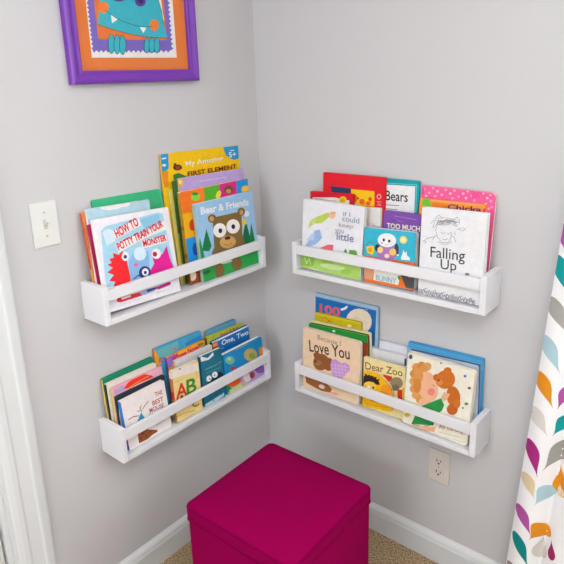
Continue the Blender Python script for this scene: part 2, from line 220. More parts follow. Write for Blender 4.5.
{'shelf':'LT','name':'board_book','label':'rounded board book of orange, green, pink and blue squares behind the brown bear book','O':[0.07,-0.40522,0.93486],'X':[0.0,1.0,0.0],'Z':[-0.06627,0.0,0.9978],'W':0.2907,'H':0.2818,'T':0.014,'cov':'#e8873a','spine':'#b08a3a','kind':'board','r':0.016,'pages':'#ece6da','art':[('p','#ee7a28',[(0.0023,0.2812),(0.0959,0.2812),(0.0879,0.2151),(0.0008,0.2183)]),('p','#56ad34',[(0.0958,0.2812),(0.1601,0.2812),(0.1523,0.2134),(0.0879,0.2151)]),('p','#cf2f86',[(0.16,0.2812),(0.2374,0.2812),(0.2294,0.2083),(0.1523,0.2134)]),('p','#2a8fd0',[(0.2374,0.2812),(0.2901,0.2812),(0.2901,0.1145),(0.2174,0.1233)]),('p','#e9b41e',[(0.0006,0.2141),(0.0008,0.2183),(0.0879,0.2151),(0.0807,0.1387),(0.0006,0.1435)]),('p','#2a93d6',[(0.0006,0.1435),(0.0807,0.1387),(0.0759,0.0623),(0.0006,0.0706)]),('p','#9a4a30',[(0.0006,0.0006),(0.0006,0.0707),(0.0806,0.0636),(0.0711,0.0006)]),('p','#d2a23c',[(0.2609,0.0006),(0.2728,0.1207),(0.2901,0.1196),(0.2901,0.0006)]),('p','#8fd04a',[(0.0754,0.2556),(0.0737,0.2517),(0.07,0.2487),(0.0648,0.2469),(0.0588,0.2465),(0.0526,0.2475),(0.0471,0.2499),(0.0428,0.2533),(0.0403,0.2574),(0.0399,0.2615),(0.0416,0.2653),(0.0451,0.2683),(0.0502,0.2702),(0.0562,0.2706),(0.0624,0.2696),(0.068,0.2673),(0.0723,0.2639),(0.0749,0.2598)]),('p','#3f8a2a',[(0.0696,0.267),(0.0685,0.2656),(0.0661,0.2645),(0.0626,0.264),(0.0584,0.2641),(0.0541,0.2648),(0.0501,0.2661),(0.047,0.2676),(0.045,0.2694),(0.0445,0.2711),(0.0455,0.2726),(0.0479,0.2736),(0.0514,0.2741),(0.0555,0.2741),(0.0599,0.2734),(0.0639,0.2721),(0.0671,0.2706),(0.069,0.2688)]),('p','#e8dd4a',[(0.1611,0.2463),(0.1577,0.2424),(0.1535,0.2395),(0.1492,0.238),(0.1452,0.2379),(0.142,0.2393),(0.14,0.2421),(0.1395,0.2458),(0.1405,0.2501),(0.1428,0.2544),(0.1462,0.2582),(0.1504,0.2611),(0.1547,0.2627),(0.1587,0.2628),(0.1619,0.2614),(0.1639,0.2587),(0.1645,0.2549),(0.1635,0.2506)]),('p','#7a4a2e',[(0.2179,0.2558),(0.2159,0.2511),(0.2118,0.2474),(0.206,0.2451),(0.1993,0.2445),(0.1924,0.2456),(0.1862,0.2484),(0.1814,0.2523),(0.1786,0.2571),(0.1781,0.262),(0.18,0.2666),(0.184,0.2703),(0.1897,0.2726),(0.1964,0.2733),(0.2033,0.2723),(0.2096,0.2696),(0.2144,0.2656),(0.2173,0.2608)]),('p','#c98c5a',[(0.2089,0.2521),(0.2067,0.2486),(0.202,0.2466),(0.196,0.2465),(0.1904,0.2485),(0.1865,0.2519),(0.1855,0.2558),(0.1876,0.2593),(0.1922,0.2613),(0.1982,0.2614),(0.2039,0.2595),(0.2078,0.2561)]),('p','#efc24a',[(0.2901,0.2362),(0.2853,0.2347),(0.2782,0.2343),(0.2709,0.2355),(0.2642,0.2381),(0.259,0.2418),(0.256,0.2462),(0.2553,0.2508),(0.2572,0.2549),(0.2613,0.2582),(0.2673,0.2602),(0.2744,0.2606),(0.2817,0.2595),(0.2884,0.2569),(0.2901,0.2558)]),('p','#f0b030',[(0.2901,0.2235),(0.2825,0.2238),(0.2739,0.2253),(0.2659,0.2276),(0.2596,0.2306),(0.2557,0.2339),(0.2546,0.237),(0.2565,0.2397),(0.2611,0.2416),(0.268,0.2424),(0.2762,0.2421),(0.2849,0.2408),(0.2901,0.2392)]),('p','#c93a24',[(0.0448,0.1759),(0.0431,0.1701),(0.0401,0.1653),(0.0362,0.1621),(0.0318,0.1609),(0.0275,0.1618),(0.0238,0.1647),(0.0211,0.1693),(0.0198,0.1749),(0.02,0.1809),(0.0216,0.1867),(0.0246,0.1914),(0.0284,0.1946),(0.0328,0.1959),(0.0371,0.1951),(0.0408,0.1922),(0.0436,0.1877),(0.0449,0.182)]),('p','#1c4fa0',[(0.0463,0.1014),(0.0445,0.0949),(0.0415,0.0897),(0.0374,0.0862),(0.033,0.0849),(0.0286,0.0859),(0.0249,0.0892),(0.0223,0.0943),(0.021,0.1005),(0.0213,0.1072),(0.023,0.1136),(0.0261,0.1188),(0.03,0.1223),(0.0345,0.1237),(0.0388,0.1227),(0.0426,0.1195),(0.0453,0.1144),(0.0466,0.1081)]),('p','#f3e2d0',[(0.0234,0.0234),(0.0217,0.0181),(0.0184,0.0139),(0.014,0.0114),(0.0089,0.0108),(0.0039,0.0122),(0.0006,0.0146),(0.0006,0.0413),(0.0038,0.0431),(0.0088,0.0438),(0.0138,0.0425),(0.0183,0.0393),(0.0216,0.0347),(0.0234,0.0292)])],'shape':None,'sdots':[(0.0,0.12,'#7c5a2c'),(0.3,0.34,'#8a6a2a'),(0.6,0.64,'#8a6a2a')]},
{'shelf':'LT','name':'board_book','label':'pale blue board book with a big eyed brown bear on the cover','O':[0.0875,-0.36903,0.93491],'X':[0.0,1.0,0.0],'Z':[-0.07846,0.0,0.99692],'W':0.2545,'H':0.2416,'T':0.0125,'cov':'#9fc6e6','spine':'#a8b8a0','kind':'board','r':0.004,'pages':'#ece6da','art':[('p','#35a653',[(0.0006,0.0706),(0.036,0.075),(0.2522,0.0527),(0.2508,0.0006),(0.063,0.0006),(0.0006,0.0076)]),('p','#2f9a4c',[(0.0006,0.0473),(0.0462,0.0442),(0.0461,0.0006),(0.0115,0.0006),(0.0006,0.0019)]),('p','#157a48',[(0.0366,0.1608),(0.0498,0.1042),(0.037,0.0904),(0.0102,0.0979),(0.0142,0.1135)]),('p','#1e8a50',[(0.0006,0.1197),(0.0062,0.1399),(0.0166,0.0741),(0.0006,0.0749)]),('p','#126a42',[(0.2105,0.1541),(0.2241,0.0862),(0.2101,0.0733),(0.1791,0.0803)]),('p','#1e7a4a',[(0.2348,0.1405),(0.2438,0.0789),(0.2134,0.0725)]),('p','#f0d24a',[(0.1929,0.1593),(0.2096,0.1596),(0.2137,0.1418),(0.1959,0.1354)]),('p','#e9eef5',[(0.2308,0.1708),(0.2295,0.1676),(0.2266,0.1651),(0.2225,0.1637),(0.2178,0.1634),(0.2129,0.1643),(0.2086,0.1664),(0.2052,0.1692),(0.2033,0.1726),(0.2029,0.176),(0.2043,0.1791),(0.2071,0.1816),(0.2111,0.183),(0.2158,0.1833),(0.2207,0.1824),(0.2251,0.1805),(0.2285,0.1776),(0.2305,0.1742)]),('p','#7b6039',[(0.0822,0.1837),(0.0804,0.1795),(0.0768,0.1762),(0.0716,0.1743),(0.0656,0.1739),(0.0596,0.1751),(0.0542,0.1777),(0.05,0.1815),(0.0477,0.1859),(0.0473,0.1905),(0.0491,0.1946),(0.0527,0.1979),(0.0577,0.1999),(0.0637,0.2003),(0.0697,0.1992),(0.0752,0.1966),(0.0794,0.1928),(0.0819,0.1883)]),('p','#c99c62',[(0.0725,0.1845),(0.0706,0.181),(0.0667,0.1789),(0.0618,0.1789),(0.0573,0.1808),(0.0543,0.1842),(0.0536,0.1882),(0.0555,0.1916),(0.0594,0.1937),(0.0642,0.1938),(0.0688,0.1919),(0.0718,0.1885)]),('p','#7b6039',[(0.2112,0.1809),(0.2095,0.1766),(0.2059,0.1732),(0.2009,0.1712),(0.1952,0.1707),(0.1893,0.1718),(0.184,0.1744),(0.18,0.1781),(0.1777,0.1825),(0.1774,0.1871),(0.1791,0.1913),(0.1826,0.1947),(0.1875,0.1967),(0.1932,0.1973),(0.1991,0.1962),(0.2044,0.1937),(0.2085,0.1899),(0.2109,0.1855)]),('p','#c99c62',[(0.2028,0.1807),(0.201,0.1769),(0.1973,0.1747),(0.1927,0.1744),(0.1885,0.1763),(0.1857,0.1798),(0.1851,0.184),(0.1869,0.1877),(0.1905,0.1899),(0.1951,0.1902),(0.1994,0.1883),(0.2022,0.1848)]),('p','#80663c',[(0.0663,0.1785),(0.0815,0.1888),(0.1805,0.186),(0.1932,0.172),(0.1869,0.1092),(0.1987,0.0652),(0.0504,0.0703),(0.0465,0.0837),(0.0593,0.0975)]),('p','#f6f4f0',[(0.1177,0.136),(0.1134,0.1292),(0.1063,0.1243),(0.0973,0.1218),(0.0875,0.1222),(0.0782,0.1252),(0.0705,0.1306),(0.0652,0.1376),(0.0629,0.1454),(0.0639,0.153),(0.0681,0.1597),(0.075,0.1646),(0.0838,0.1671),(0.0935,0.1669),(0.1029,0.164),(0.1108,0.1588),(0.1163,0.1518),(0.1188,0.1438)]),('p','#f6f4f0',[(0.179,0.1358),(0.1745,0.1288),(0.1669,0.1239),(0.1573,0.1215),(0.1469,0.1219),(0.1368,0.1251),(0.1284,0.1306),(0.1226,0.1378),(0.1201,0.1458),(0.1211,0.1537),(0.1255,0.1605),(0.1328,0.1655),(0.1422,0.168),(0.1525,0.1677),(0.1626,0.1647),(0.1712,0.1592),(0.1773,0.152),(0.18,0.1438)]),('p','#20223a',[(0.1008,0.1413),(0.0991,0.1377),(0.0957,0.1356),(0.0914,0.1354),(0.0874,0.1373),(0.0849,0.1407),(0.0844,0.1448),(0.0861,0.1483),(0.0895,0.1505),(0.0938,0.1507),(0.0978,0.1488),(0.1003,0.1454)]),('p','#20223a',[(0.159,0.1424),(0.1573,0.1387),(0.1537,0.1365),(0.1492,0.1363),(0.1451,0.1383),(0.1424,0.1418),(0.1418,0.1459),(0.1436,0.1495),(0.1472,0.1517),(0.1516,0.1519),(0.1558,0.15),(0.1585,0.1465)]),('p','#cfa467',[(0.1548,0.0975),(0.1532,0.0905),(0.1474,0.0848),(0.1382,0.0811),(0.1267,0.0798),(0.1143,0.0811),(0.1026,0.0848),(0.093,0.0903),(0.0865,0.0971),(0.0839,0.1043),(0.0854,0.1111),(0.0909,0.1167),(0.0998,0.1204),(0.111,0.1218),(0.1233,0.1208),(0.1351,0.1173),(0.1451,0.1118),(0.1519,0.1049)]),('p','#33201c',[(0.1332,0.1127),(0.1326,0.1108),(0.1304,0.1092),(0.127,0.1083),(0.1228,0.108),(0.1183,0.1084),(0.1139,0.1095),(0.1104,0.1111),(0.108,0.113),(0.107,0.115),(0.1077,0.1169),(0.1098,0.1184),(0.1131,0.1194),(0.1173,0.1197),(0.1219,0.1193),(0.1262,0.1182),(0.1298,0.1167),(0.1323,0.1147)]),('p','#5a3a22',[(0.1009,0.0989),(0.1004,0.0977),(0.1173,0.0902),(0.1179,0.0914)]),('p','#5a3a22',[(0.1168,0.0915),(0.117,0.0903),(0.1367,0.0942),(0.1365,0.0954)]),('p','#80663c',[(0.0909,0.0143),(0.0884,0.0066),(0.0836,0.0006),(0.0589,0.0006),(0.0563,0.0025),(0.0516,0.0092),(0.0492,0.0171),(0.0492,0.0253),(0.0517,0.0328),(0.0564,0.0388),(0.0627,0.0425),(0.0699,0.0435),(0.0771,0.0417),(0.0835,0.0372),(0.0883,0.0306),(0.0909,0.0226)]),('p','#80663c',[(0.1704,0.0184),(0.1679,0.0109),(0.1629,0.005),(0.1562,0.0015),(0.1485,0.0007),(0.1408,0.0027),(0.134,0.0073),(0.1289,0.0138),(0.1262,0.0216),(0.1261,0.0297),(0.1286,0.037),(0.1335,0.0429),(0.1401,0.0465),(0.1477,0.0474),(0.1554,0.0455),(0.1622,0.041),(0.1674,0.0345),(0.1703,0.0266)]),('p','#e4f0e4',[(0.1298,0.0386),(0.1285,0.037),(0.1242,0.0358),(0.1175,0.0352),(0.1091,0.0351),(0.1001,0.0356),(0.0916,0.0366),(0.0846,0.038),(0.0799,0.0397),(0.0781,0.0414),(0.0793,0.0429),(0.0835,0.044),(0.09,0.0447),(0.0983,0.0448),(0.1073,0.0444),(0.1159,0.0434),(0.123,0.0419),(0.1279,0.0403)]),('p','#2a6a3a',[(0.0329,0.0293),(0.0325,0.0273),(0.0303,0.0255),(0.0266,0.0242),(0.0217,0.0235),(0.0163,0.0235),(0.0111,0.0241),(0.0067,0.0253),(0.0036,0.027),(0.0021,0.029),(0.0025,0.0309),(0.0047,0.0327),(0.0084,0.034),(0.0132,0.0347),(0.0185,0.0348),(0.0237,0.0342),(0.0282,0.0329),(0.0314,0.0312)]),('t','#f0f2fa','Bear & Friends',0.0208,0.207,-0.039,0.2102,0.0221,0.03)],'shape':None,'sdots':None},
{'shelf':'LL','name':'picture_book','label':'dark green book leaning on the wall at the left of the lower left shelf','O':[0.03,-0.70779,0.51945],'X':[0.0,1.0,0.0],'Z':[-0.08716,0.0,0.99619],'W':0.1787,'H':0.2098,'T':0.009,'cov':'#1d8464','spine':'#d8b060','kind':'hard','r':0.004,'pages':'#ece6da','art':[('p','#2a9a74',[(0.0025,0.2092),(0.0925,0.2092),(0.002,0.2066)])],'shape':None,'sdots':None},
{'shelf':'LL','name':'picture_book','label':'white topped book with black spine in front of the dark green book','O':[0.04071,-0.70779,0.5229],'X':[0.00152,0.99985,-0.01739],'Z':[-0.08714,0.01745,0.99604],'W':0.1763,'H':0.1933,'T':0.01,'cov':'#e6dfd6','spine':'#2c2726','kind':'hard','r':0.004,'pages':'#ece6da','art':[],'shape':None,'sdots':None},
{'shelf':'LL','name':'picture_book','label':'pink cover with a red fan shape and yellow spine behind the navy edged book','O':[0.05223,-0.69947,0.52257],'X':[0.00152,0.99985,-0.01739],'Z':[-0.08714,0.01745,0.99604],'W':0.1791,'H':0.1813,'T':0.009,'cov':'#e9b4c4','spine':'#e3cf74','kind':'hard','r':0.004,'pages':'#ece6da','art':[('p','#b9a4d0',[(0.0057,0.1748),(0.0397,0.1762),(0.041,0.1584),(0.0072,0.1591)]),('p','#e8392c',[(0.0379,0.1655),(0.055,0.1777),(0.0702,0.1807),(0.1136,0.1807),(0.1406,0.1655),(0.1443,0.16),(0.0853,0.1617),(0.0581,0.1572)]),('p','#f2b13a',[(0.0558,0.1627),(0.0561,0.1604),(0.0823,0.1642),(0.082,0.1665)]),('p','#f2b13a',[(0.0806,0.1663),(0.0809,0.164),(0.1096,0.167),(0.1094,0.1693)]),('p','#f2b13a',[(0.1081,0.1692),(0.1082,0.1669),(0.128,0.1676),(0.1279,0.1699)]),('p','#f3c9a0',[(0.0475,0.1612),(0.0475,0.1601),(0.085,0.1575),(0.085,0.1586)]),('p','#f3c9a0',[(0.0844,0.1586),(0.0844,0.1575),(0.1396,0.1571),(0.1396,0.1582)])],'shape':None,'sdots':None},
{'shelf':'LL','name':'picture_book','label':'navy blue bordered book directly behind the white mouse book','O':[0.06374,-0.69621,0.52257],'X':[0.00152,0.99985,-0.01739],'Z':[-0.08714,0.01745,0.99604],'W':0.1741,'H':0.1578,'T':0.01,'cov':'#2a3442','spine':'#27303c','kind':'hard','r':0.004,'pages':'#ece6da','art':[('p','#e8e4e0',[(0.0006,0.1021),(0.0034,0.1337),(0.1519,0.1427),(0.1667,0.1323),(0.1702,0.1067),(0.1566,0.0223),(0.0006,0.0516)])],'shape':None,'sdots':None},
{'shelf':'LL','name':'picture_book','label':'small white book with red lettering and a brown cookie on the cover','O':[0.0868,-0.69332,0.52013],'X':[-0.0011,0.99994,0.0105],'Z':[-0.10452,-0.01056,0.99447],'W':0.1558,'H':0.1526,'T':0.014,'cov':'#ece6e4','spine':'#2b79c2','kind':'hard','r':0.004,'pages':'#ece6da','art':[('t','#a6353c','THE',0.115,0.1158,-0.084,0.0276,0.0139,0.018),('t','#a6353c','BEST',0.1016,0.0931,-0.045,0.0394,0.015,0.018),('t','#a6353c','MOUSE',0.0869,0.0775,-0.104,0.052,0.0139,0.018),('t','#a6353c','COOKIE',0.0824,0.0696,-0.246,0.0517,0.0058,0.01),('p','#8c5230',[(0.0349,0.0444),(0.0494,0.047),(0.0703,0.0391),(0.0717,0.0321),(0.1018,0.0157),(0.1019,0.0093),(0.0843,0.0092),(0.0661,0.0046),(0.0339,0.0062),(0.0337,0.0188)]),('p','#6b3a20',[(0.0556,0.0264),(0.0548,0.0252),(0.0532,0.0249),(0.0512,0.0255),(0.0494,0.0268),(0.0482,0.0286),(0.048,0.0303),(0.0488,0.0314),(0.0504,0.0317),(0.0524,0.0311),(0.0542,0.0298),(0.0554,0.0281)]),('p','#6b3a20',[(0.0651,0.014),(0.0643,0.0128),(0.0627,0.0125),(0.0607,0.0131),(0.0588,0.0145),(0.0576,0.0162),(0.0574,0.0179),(0.0582,0.0191),(0.0599,0.0194),(0.0619,0.0188),(0.0637,0.0174),(0.0649,0.0157)]),('p','#6b3a20',[(0.0468,0.0146),(0.046,0.0134),(0.0444,0.0131),(0.0424,0.0137),(0.0406,0.015),(0.0394,0.0168),(0.0392,0.0185),(0.04,0.0196),(0.0416,0.0199),(0.0436,0.0193),(0.0454,0.018),(0.0466,0.0162)]),('p','#6b3a20',[(0.0823,0.0204),(0.0816,0.0195),(0.0802,0.0193),(0.0786,0.0198),(0.077,0.0209),(0.076,0.0224),(0.0758,0.0237),(0.0764,0.0247),(0.0778,0.0249),(0.0795,0.0244),(0.0811,0.0233),(0.0821,0.0218)]),('p','#3f93b4',[(0.0587,0.0921),(0.0672,0.0719),(0.063,0.0652),(0.0375,0.0703)]),('p','#8a5a3a',[(0.0137,0.0925),(0.014,0.0899),(0.0322,0.0918),(0.0319,0.0943)]),('p','#8a5a3a',[(0.0309,0.0944),(0.0301,0.092),(0.0483,0.0859),(0.0491,0.0884)]),('p','#8a5a3a',[(0.065,0.1015),(0.0663,0.0997),(0.079,0.1087),(0.0777,0.1105)]),('p','#8a5a3a',[(0.0766,0.1099),(0.0777,0.1079),(0.0901,0.1145),(0.089,0.1165)]),('p','#a0714c',[(0.045,0.1033),(0.0447,0.1011),(0.0609,0.0988),(0.0612,0.101)]),('p','#a0714c',[(0.0595,0.099),(0.0617,0.0998),(0.0576,0.1107),(0.0555,0.1099)]),('p','#a0714c',[(0.056,0.1107),(0.0563,0.1085),(0.0648,0.1096),(0.0645,0.1119)]),('p','#8a5a3a',[(0.0637,0.0976),(0.0623,0.0986),(0.0578,0.0922),(0.0591,0.0912)]),('p','#b09aa8',[(0.1005,0.0334),(0.1005,0.0322),(0.1351,0.0309),(0.1351,0.0321)])],'shape':None,'sdots':None},
{'shelf':'LL','name':'picture_book','label':'aqua picture book with an orange left edge against the wall, middle of lower left shelf','O':[0.03155,-0.527,0.52462],'X':[0.00228,0.99966,-0.02608],'Z':[-0.08713,0.02618,0.99585],'W':0.1922,'H':0.226,'T':0.009,'cov':'#4ba3c8','spine':'#c98a30','kind':'hard','r':0.004,'pages':'#ece6da','art':[('p','#e5a52c',[(0.0006,0.2247),(0.0032,0.2254),(0.005,0.2254),(0.0139,0.1984),(0.0207,0.1696),(0.0006,0.1713)]),('p','#6fb4b8',[(0.0106,0.22),(0.0933,0.2223),(0.0942,0.1971),(0.0461,0.187),(0.0155,0.1941)]),('p','#b48a9a',[(0.0872,0.1975),(0.0856,0.195),(0.082,0.194),(0.0774,0.1948),(0.073,0.1971),(0.0701,0.2003),(0.0694,0.2036),(0.071,0.2061),(0.0746,0.2072),(0.0791,0.2064),(0.0835,0.2041),(0.0864,0.2009)]),('p','#c8321e',[(0.0139,0.1763),(0.0166,0.1766),(0.0151,0.19),(0.0124,0.1897)]),('p','#c8321e',[(0.0127,0.1901),(0.0134,0.1875),(0.0242,0.1902),(0.0236,0.1928)]),('p','#c8321e',[(0.0235,0.1929),(0.0216,0.1909),(0.0307,0.1825),(0.0325,0.1845)]),('p','#c8321e',[(0.0326,0.1838),(0.0305,0.1855),(0.024,0.1776),(0.026,0.1759)]),('p','#c8321e',[(0.0252,0.1758),(0.027,0.1778),(0.0206,0.1834),(0.0188,0.1813)]),('p','#2f86c4',[(0.1195,0.2059),(0.1899,0.2122),(0.1901,0.1963),(0.1227,0.1951)])],'shape':None,'sdots':None},
{'shelf':'LL','name':'picture_book','label':'purple and orange picture book with red lettering behind the letters book','O':[0.043,-0.48464,0.51945],'X':[-0.00108,0.99992,0.01232],'Z':[-0.08715,-0.01237,0.99612],'W':0.1591,'H':0.1937,'T':0.009,'cov':'#ee9a2c','spine':'#7a4a9a','kind':'hard','r':0.004,'pages':'#ece6da','art':[('p','#8d76c8',[(0.0006,0.1931),(0.0414,0.1931),(0.0429,0.1871),(0.0096,0.1598),(0.0006,0.1598)]),('p','#f2b83a',[(0.044,0.1931),(0.128,0.1931),(0.1301,0.1828),(0.0422,0.1835)]),('p','#4f8a34',[(0.1272,0.1887),(0.1492,0.1896),(0.1555,0.182),(0.1318,0.1782)]),('p','#8a4a90',[(0.1389,0.1754),(0.1585,0.1768),(0.1585,0.1657),(0.1426,0.168)]),('t','#c81f4c','Whose Nose?',0.0167,0.1724,0.006,0.1177,0.0193,0.035)],'shape':None,'sdots':None},
{'shelf':'LL','name':'board_book','label':'white book with small grey marks standing just behind the letters book','O':[0.0538,-0.46945,0.52184],'X':[0.00128,0.99989,-0.01464],'Z':[-0.08715,0.0147,0.99609],'W':0.1574,'H':0.176,'T':0.01,'cov':'#e2dfe0','spine':'#d9b9a0','kind':'hard','r':0.004,'pages':'#ece6da','art':[('p','#8a86a0',[(0.1349,0.1518),(0.1337,0.1503),(0.131,0.1498),(0.1275,0.1505),(0.1242,0.1523),(0.122,0.1545),(0.1214,0.1568),(0.1226,0.1583),(0.1252,0.1588),(0.1287,0.1581),(0.132,0.1564),(0.1343,0.1541)]),('p','#b8d0b0',[(0.012,0.1523),(0.0109,0.1508),(0.0084,0.1504),(0.0053,0.1511),(0.0023,0.1527),(0.0006,0.1545),(0.0006,0.1582),(0.0008,0.1585),(0.0033,0.159),(0.0064,0.1583),(0.0094,0.1566),(0.0115,0.1544)]),('p','#b8a8c8',[(0.0183,0.1618),(0.0184,0.1608),(0.0381,0.1614),(0.038,0.1624)]),('p','#a8c0a8',[(0.0525,0.1665),(0.0525,0.1655),(0.0873,0.1648),(0.0873,0.1658)])],'shape':None,'sdots':None},
{'shelf':'LL','name':'board_book','label':'cream board book with large red A and green B','O':[0.08674,-0.51562,0.52347],'X':[0.00243,0.99939,-0.03481],'Z':[-0.06971,0.0349,0.99696],'W':0.1058,'H':0.1673,'T':0.016,'cov':'#ecd795','spine':'#c98a5a','kind':'board','r':0.006,'pages':'#ece6da','art':[('p','#ece4dc',[(0.0006,0.1667),(0.0522,0.1667),(0.1052,0.158),(0.1052,0.1317),(0.0006,0.1462)]),('p','#2c2426',[(0.0339,0.1647),(0.0332,0.1632),(0.0318,0.1625),(0.0301,0.1626),(0.0285,0.1637),(0.0274,0.1653),(0.0272,0.1667),(0.0335,0.1667),(0.0336,0.1665)]),('p','#8a9a5a',[(0.0059,0.1306),(0.006,0.1293),(0.0494,0.1306),(0.0494,0.1319)]),('p','#e0b090',[(0.0929,0.1353),(0.0904,0.1348),(0.0945,0.1152),(0.097,0.1157)]),('p','#e0b090',[(0.0969,0.1154),(0.0957,0.1177),(0.0864,0.1128),(0.0876,0.1106)]),('t','#cc3b22','A',0.0035,0.0743,-0.076,0.0468,0.0467,0.02),('t','#3f8d34','B',0.046,0.0724,-0.076,0.041,0.0487,0.02),('t','#8a8a3a','C',0.0618,0.0218,-0.09,0.0298,0.0322,0.02),('p','#7a5a30',[(0.0324,0.0731),(0.0312,0.0701),(0.0286,0.0686),(0.0254,0.0689),(0.0225,0.071),(0.0206,0.0744),(0.0202,0.0781),(0.0214,0.0811),(0.0239,0.0826),(0.0271,0.0823),(0.0301,0.0802),(0.032,0.0768)]),('p','#c08a3a',[(0.0006,0.0213),(0.0006,0.0193),(0.0357,0.0188),(0.0358,0.0209)]),('p','#c08a3a',[(0.0348,0.021),(0.0343,0.019),(0.0712,0.0096),(0.0717,0.0116)])],'shape':None,'sdots':[(0.45,0.6,'#c23a26'),(0.85,1,'#ece4dc')]},
{'shelf':'LL','name':'board_book','label':'teal die cut board book with two round white eyes','O':[0.08676,-0.39958,0.52311],'X':[0.00243,0.99939,-0.03481],'Z':[-0.06971,0.0349,0.99696],'W':0.0911,'H':0.171,'T':0.014,'cov':'#1f7088','spine':'#1b5a70','kind':'board','r':0.003,'pages':'#ece6da','art':[('p','#e4e8e8',[(0.0006,0.159),(0.0006,0.1704),(0.0028,0.1704),(0.0302,0.1566),(0.0549,0.1681),(0.0559,0.1568),(0.034,0.1499),(0.0023,0.1538)]),('p','#14283a',[(0.0905,0.0659),(0.0084,0.0704),(0.0254,0.0767),(0.0606,0.0947),(0.0797,0.0933),(0.0905,0.0799)]),('p','#9ab46a',[(0.014,0.1234),(0.014,0.1216),(0.036,0.1213),(0.036,0.1231)]),('p','#9ab46a',[(0.0349,0.1231),(0.0348,0.1213),(0.0642,0.1203),(0.0643,0.1221)]),('p','#9ab46a',[(0.063,0.122),(0.0633,0.1202),(0.089,0.1246),(0.0887,0.1264)]),('p','#5fb0a4',[(0.0196,0.1104),(0.0195,0.109),(0.0483,0.1078),(0.0484,0.1092)]),('p','#5fb0a4',[(0.0476,0.1093),(0.0475,0.1079),(0.0792,0.1058),(0.0793,0.1072)]),('p','#eef0ee',[(0.0365,0.0812),(0.0339,0.0788),(0.0305,0.0775),(0.0266,0.0775),(0.0227,0.0787),(0.0194,0.081),(0.0169,0.0842),(0.0156,0.0877),(0.0156,0.0913),(0.017,0.0945),(0.0195,0.0969),(0.0229,0.0982),(0.0268,0.0982),(0.0307,0.097),(0.0341,0.0947),(0.0366,0.0916),(0.0379,0.088),(0.0379,0.0844)]),('p','#eef0ee',[(0.0639,0.0839),(0.0612,0.0816),(0.0576,0.0804),(0.0534,0.0805),(0.0492,0.0819),(0.0454,0.0844),(0.0426,0.0878),(0.0411,0.0915),(0.041,0.0953),(0.0423,0.0985),(0.0449,0.1009),(0.0485,0.1021),(0.0527,0.102),(0.0569,0.1006),(0.0607,0.0981),(0.0635,0.0947),(0.0651,0.091),(0.0652,0.0872)]),('p','#333a44',[(0.0328,0.0841),(0.0323,0.083),(0.0312,0.0825),(0.0298,0.0827),(0.0285,0.0835),(0.0276,0.0848),(0.0274,0.0861),(0.0279,0.0872),(0.029,0.0878),(0.0304,0.0876),(0.0317,0.0867),(0.0326,0.0855)]),('p','#333a44',[(0.0542,0.0893),(0.0537,0.0882),(0.0526,0.0877),(0.0512,0.0879),(0.0499,0.0887),(0.049,0.09),(0.0488,0.0914),(0.0493,0.0925),(0.0504,0.093),(0.0518,0.0928),(0.0531,0.092),(0.054,0.0907)]),('p','#bcd8e2',[(0.0006,0.0006),(0.0006,0.009),(0.0856,0.0161),(0.0843,0.0052),(0.0524,0.0006)]),('p','#1c3a5a',[(0.0072,0.0104),(0.0082,0.0089),(0.0295,0.0234),(0.0285,0.025)]),('p','#1c3a5a',[(0.0292,0.0247),(0.0275,0.024),(0.0353,0.0051),(0.037,0.0059)]),('p','#1c3a5a',[(0.0349,0.0062),(0.0363,0.005),(0.0536,0.0252),(0.0522,0.0265)]),('p','#1c3a5a',[(0.0503,0.0151),(0.0515,0.0136),(0.071,0.0294),(0.0698,0.0308)]),('p','#1c3a5a',[(0.0708,0.0305),(0.069,0.0301),(0.0742,0.0082),(0.076,0.0087)])],'shape':None,'sdots':None},
{'shelf':'LL','name':'picture_book','label':'light blue book at the back right end of the lower left shelf','O':[0.02979,-0.30864,0.52186],'X':[0.00152,0.99985,-0.01739],'Z':[-0.08714,0.01745,0.99604],'W':0.1384,'H':0.2122,'T':0.009,'cov':'#5f9fbd','spine':'#7a9a8a','kind':'hard','r':0.004,'pages':'#ece6da','art':[('p','#8ab6c4',[(0.0095,0.2077),(0.0094,0.2065),(0.131,0.2038),(0.131,0.205)])],'shape':None,'sdots':None},
{'shelf':'LL','name':'picture_book','label':'lime green book with red lettering behind the blue counting book','O':[0.04044,-0.32317,0.52581],'X':[0.0032,0.99933,-0.03657],'Z':[-0.0871,0.03671,0.99552],'W':0.1738,'H':0.1927,'T':0.009,'cov':'#b5c044','spine':'#5a4a30','kind':'hard','r':0.004,'pages':'#ece6da','art':[('p','#c9502c',[(0.0316,0.1921),(0.0255,0.1844),(0.0272,0.1831),(0.0339,0.1916),(0.0332,0.1921)]),('t','#c24a2a','Stand & Run',0.0601,0.1757,0.039,0.0879,0.0108,0.03)],'shape':None,'sdots':None},
